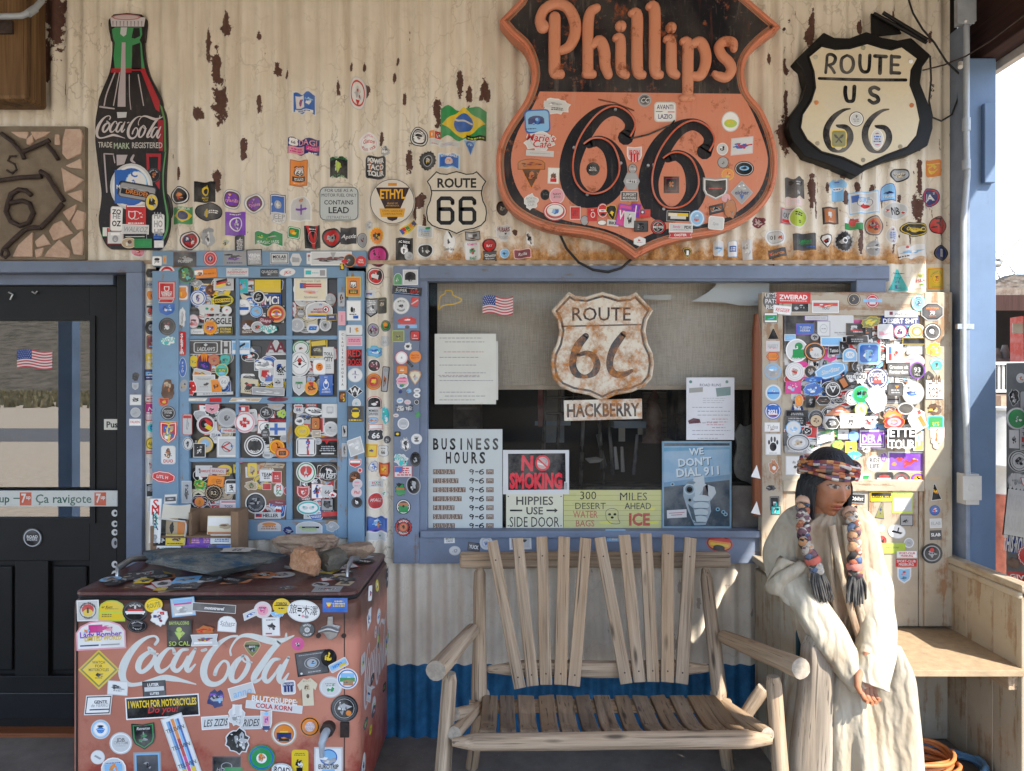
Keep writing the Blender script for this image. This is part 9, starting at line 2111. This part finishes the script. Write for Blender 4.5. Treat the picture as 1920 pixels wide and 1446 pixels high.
# cooler front
sheet(SCF, 120, 1000, 6, '''
270 870 250 236 2 r wi *ck@0,0,84,84;*ci@0,0,76,76;*cr@0,12,60,56;*cy@0,-24,50,40;*rk@0,4,10,30;^k@80:BACK TRACK;_k@80:TEXAS
540 870 300 240 0 k jy TkI@-40,40,18,60:er Kurt;=h1@0,20,70,6;*rj@0,-16,96,8;=h2@-40,-50,50,20
806 880 290 240 0 c kdk *rw@0,-4,94,12;*rr@0,20,70,14;*rw@0,-24,84,8;TwB@0,56,24,30:8;*rk@0,-50,70,24;^w@84:RACING
830 1040 220 150 0 c kdk ^w:HERITAGE;_w@60:PIRELLI;*rd@0,10,60,20
1015 806 206 160 12 c yy Th@0,0,50,80:ROUTE;Oh@80,4
1080 940 210 240 0 x iw *rr@20,50,40,8;*rr@20,34,40,8;%wanx@10,0,50,60,14;*rn@-50,10,20,14
1340 830 270 210 6 r li *rl@0,70,90,24;*rm@0,40,80,10;%xswi@0,-30,80,50,12;*rw@0,-80,80,12
1690 840 490 96 -4 r wd TwBI@0,-4,54,90:mototravel
420 1140 560 330 3 k pw %mpq@20,50,40,30,10;*rm@-20,50,30,30;TvB@0,6,30,90:Lady Bomber;TyB@10,-24,24,80:LIMITED WORLD;*rn@-50,-76,40,5;*rx@40,-76,40,5;%olmy@-60,30,20,24,6
1306 1122 280 304 1 r k Tj@0,78,16,80:BAYFALCONS;%jdg@0,0,40,50,12;*cj@0,30,22,18;*vj@0,-20,30,30;Tj@0,-72,22,84:SO CAL
1590 1194 310 130 2 b wi %rygnb@0,10,80,50,16;*rw@-10,-50,70,20
1600 1080 220 110 4 x u %ru@0,0,80,60,10
1836 1020 210 180 -4 k iw TxI@0,10,40,90:Schatz;=x1@0,-30,70,10
''')
sheet(SCF, 430, 1000, 6, '''
376 862 200 190 0 c iq *cp@0,-6,70,66;%mpx@0,0,60,50,10;=n1@0,30,50,12
240 910 190 80 24 q wi %bw@0,0,80,60,7
540 910 170 70 -6 x wl %lw
590 818 200 176 0 c yy TkB@0,34,30,70:CORROSA;*rk@0,10,90,5;=k1@0,-30,40,14
838 872 370 250 -6 c iw TkB@0,10,50,94:旅=木澤;=s1@0,50,60,6;*cp@0,-50,10,14;*cx@24,-54,14,16;*ck@-24,-46,8,8
1190 808 280 160 0 r b *vy@-50,-6,24,40;*rr@-50,-30,24,10;=y3@30,20,50,50;*rb@0,-60,94,6
472 1048 200 214 2 r iw %kd@6,4,60,50,12;=k1@0,80,70,8;*rr@-30,-80,40,8
880 1082 180 172 0 c kd *cw@0,0,36,36;*cs@0,0,26,26;^w@76:ROUTES;_w@76:FLORIDA
770 1245 150 150 0 c mm %kwd@0,-4,46,50,8
258 1300 200 190 0 G th *rk@0,40,90,16;%kngs@0,0,70,50,12;Tw@0,30,16,50:DEPT
''')
sheet(SCF, 120, 1220, 6, '''
392 215 466 450 0 d yhy Te@0,48,12,40:WATCH;Te@0,24,12,40:FOR;Te@0,0,12,62:MOTORCYCLES;%kd@0,-32,30,14,9;=e1@0,-52,28,4
606 420 230 160 -4 r iw %xkd@0,10,80,46,14;=x1@0,-40,60,16
1016 430 264 180 4 r kd TwB@-10,60,26,80:LUTER;*ri@0,0,90,30;TwB@0,-64,22,70:LUTES
1110 630 830 250 3.5 r wk TyB@0,40,46,96:I WATCH FOR MOTORCYCLES;TrI@0,-24,44,60:Do you!
390 608 330 220 2 q wkw TkB@20,40,26,60:GENTE;TxI@10,-4,30,70:de FIERRO;*rk@10,-60,80,8
412 886 220 220 0 c iliw *ck@0,50,50,14;*cb@0,-10,56,50;*rl@0,0,70,12;Tl@0,-40,20,50:VINYL
642 1040 258 250 0 c iwi Tk@0,40,28,60:JDB;Tx@0,6,24,80:CUSTOM;=x1@0,-30,60,6
900 960 260 300 4 S kgk *rk@0,74,90,24;TwI@0,74,18,80:Reverse;%kgdx@0,-10,70,60,16
1330 1090 250 760 19 r iw *rl@-56,0,12,90;*rb@-36,0,10,90;*rl@36,0,12,90;*rb@56,0,10,90;*ro@0,60,16,34;*rr@0,0,16,30;*rm@0,-60,16,34;Tk@0,62,8,96:TELEVEN;Tk@0,6,8,96:TELEVEN;Tk@0,-52,8,96:TELEVEN;*ry@-46,-80,20,16;*ry@46,-80,20,16
940 1320 310 360 2 r xld %dkx@0,10,40,40,10;*rx@0,-60,90,30
380 1200 160 160 0 c iw *qx@0,0,60,16,-30
560 1330 280 260 4 k wi *rl@0,-10,80,60;%oxl@0,0,60,60,10;=b1@0,60,70,8
1710 540 230 210 0 x n %snlvk@0,0,90,70,18
1700 810 310 150 4 r wi TkI@0,0,80,92:LES ZIZIS
''')
sheet(SCF, 430, 1220, 6, '''
140 460 290 150 16 r wi TlI@0,-10,80,80:anno
510 555 630 100 -6 r u TwB@0,0,80,98:BLUTGRUPPE:
506 630 640 90 -6 r wi TrB@0,0,84,96:COLA KORN
665 415 160 160 3 R wi *rn@0,50,86,30;Tw@0,50,20,80:BROTHERS;*rn@-50,-20,20,50;*rn@0,-20,16,50;*rn@50,-20,20,50
885 460 230 310 3 T f %te@0,30,36,30,9;*ce@0,-30,14,16;=t1@0,80,40,8
1140 410 260 240 0 c iwi %wg@0,0,60,60,8;*rg@10,-40,8,14;=x2@0,30,60,24
1330 316 240 236 0 c wbw *rl@0,40,80,30;%wol@0,10,60,30,9;*rg@0,-10,90,24;*ru@10,-50,60,30;%ugd@0,-40,70,24,8
930 140 360 270 8 r kd Os@50,5;*cs@0,0,34,40;%lsk@0,0,30,34,8;=s1@0,84,90,6;=s1@10,-80,60,8;*cw@-80,-84,8,10
1120 80 180 200 0 c kk %yk@-10,0,60,70,10
1230 160 220 100 28 R wi *rl@0,10,96,60;TbB@-10,10,40,80:NITRO;*ry@40,-40,40,30
1296 648 310 306 0 c kdk %sxwk@-6,10,70,70,16;*co@40,-44,26,26;Ow@90,3
906 856 230 230 0 c oko *ru@0,0,84,20,45;*cq@0,0,62,60;TxI@0,0,50,60:ROUTE/ROYAL
615 935 290 280 0 c twuo *cy@0,10,50,46;*ro@0,44,60,10;*rn@0,-26,84,40;*rk@0,-66,60,24;%uo@0,-50,60,10,6
240 810 240 150 2 r wi TkI@0,0,80,80:RIDES
420 790 130 240 0 S wi *cl@0,76,40,18;*rp@0,10,60,44;%vp@0,10,50,40,7;*rn@0,-66,70,20
90 730 200 260 0 x wi *rw@-40,60,16,50;*rw@50,60,16,50;%xws@0,-20,60,50,14
100 1010 300 330 0 x wk %kwsx@0,0,90,80,22
370 1196 300 290 0 c gbg *cg@0,0,84,84;*cw@0,-4,50,50;%uot@0,0,44,50,10
795 1260 190 290 0 R yy =h2@0,70,80,14;%kwd@-6,-10,60,50,14;*rk@-6,-70,40,30
1115 1240 320 310 0 r iw *cb@0,30,70,66;*cl@0,36,60,50;%xws@0,0,80,40,14;TkB@0,-46,24,80:EUROTRIP;*rl@0,-80,50,12
600 1330 240 160 -6 k xw TkB@0,0,60,80:ROAD;Ok@90,4
-30 1300 320 220 0 r dk Os@40,6;TsI@0,-40,30,80:HONEST
50 1340 200 60 0 r g
''')
# cooler lid and side
rl_ = random.Random(9)
for i in range(46):
    x = 150 + rl_.random() * 490; y = 200 + rl_.random() * 112
    if i > 37: x, y = (560 + (i - 38) * 11, 60 + (i % 4) * 40)
    sh_ = rl_.choice('rrrcqR'); c2 = rl_.choice(['t', 'x', 's', 'e', 'i', 'd', 'wi', 'k', 'y', 'l', 'u', 'ri']); sticker(SCT, x, y, rl_.uniform(28, 62), rl_.uniform(26, 50), rl_.uniform(-40, 40), sh_, c2, ['%' + rl_.choice(['kxe', 'dst', 'wxr', 'eut', 'kds']) + '@0,0,80,70,9', '=' + rl_.choice('kwxd') + '2@0,0,70,30'])
for i in range(22):
    x = 20 + rl_.random() * 290; y = 12 + rl_.random() * 330; sticker(SCS, x, y, rl_.uniform(22, 48), rl_.uniform(18, 46), rl_.uniform(-30, 30), rl_.choice('crRxc'), rl_.choice(['wi', 'b', 'kd', 'iw', 'jy', 'w', 'l', 'qi', 'd']), ['%' + rl_.choice(['kwx', 'rwb', 'gjy', 'nlw']) + '@0,0,70,60,9'])
# grey cabinet beyond the booth
sheet(SG, 1740, 480, 2.333, '''
385 535 26 42 0 c wi %uw
410 540 24 46 0 S vy %y
366 620 34 80 0 x wk %kwx@0,0,60,80,12
402 630 40 80 0 R kx
375 710 66 96 0 c iwg %gw@0,0,60,50,8
366 800 30 80 0 r iw %kx@0,0,50,70,9
404 800 40 90 0 r wi TkB@0,60,20,80:THE;*rr@0,0,90,26;TkB@0,-60,26,90:HOME
380 895 64 96 0 c iki %kx@0,0,56,64,12;Ok@80,5
376 980 60 70 0 c si %xsi@0,0,60,60,9
408 985 40 50 10 S rw *cr@0,0,40,40
376 1120 76 210 -4 r kw TwB@0,0,180,96:SUBSET/SKERTS/ASULT/THIS ROY
366 1260 52 70 0 c bn *ci@20,0,20,30
402 1300 56 90 0 g rwr TrB@0,0,30,80:NOMAD
364 1340 40 50 0 x e
380 1395 66 40 4 r rr TwB@0,0,70,90:GIVE
412 1400 30 50 0 r rw Tw@0,0,60,80:IT
''')
stick_all()
for o in list(COL.objects):
    k = o.name.split('.')[0]
    gname = dict(booklet='booklets and leaflets in the brochure box', hand_tool='tools standing on the dark counter', storage_can='cans on the shed shelf', granite_rock='granite rocks on the cooler lid', highway_sign='66 shields', paper_scrap='paper scraps on the brown paddle', hanging_wire='wires holding the name plate', typed_notice='typed sheets in the window', torn_poster='torn papers in the window', power_cable='black power cables by the cream shield').get(k)
    if gname and o.parent is None: o['group'] = gname
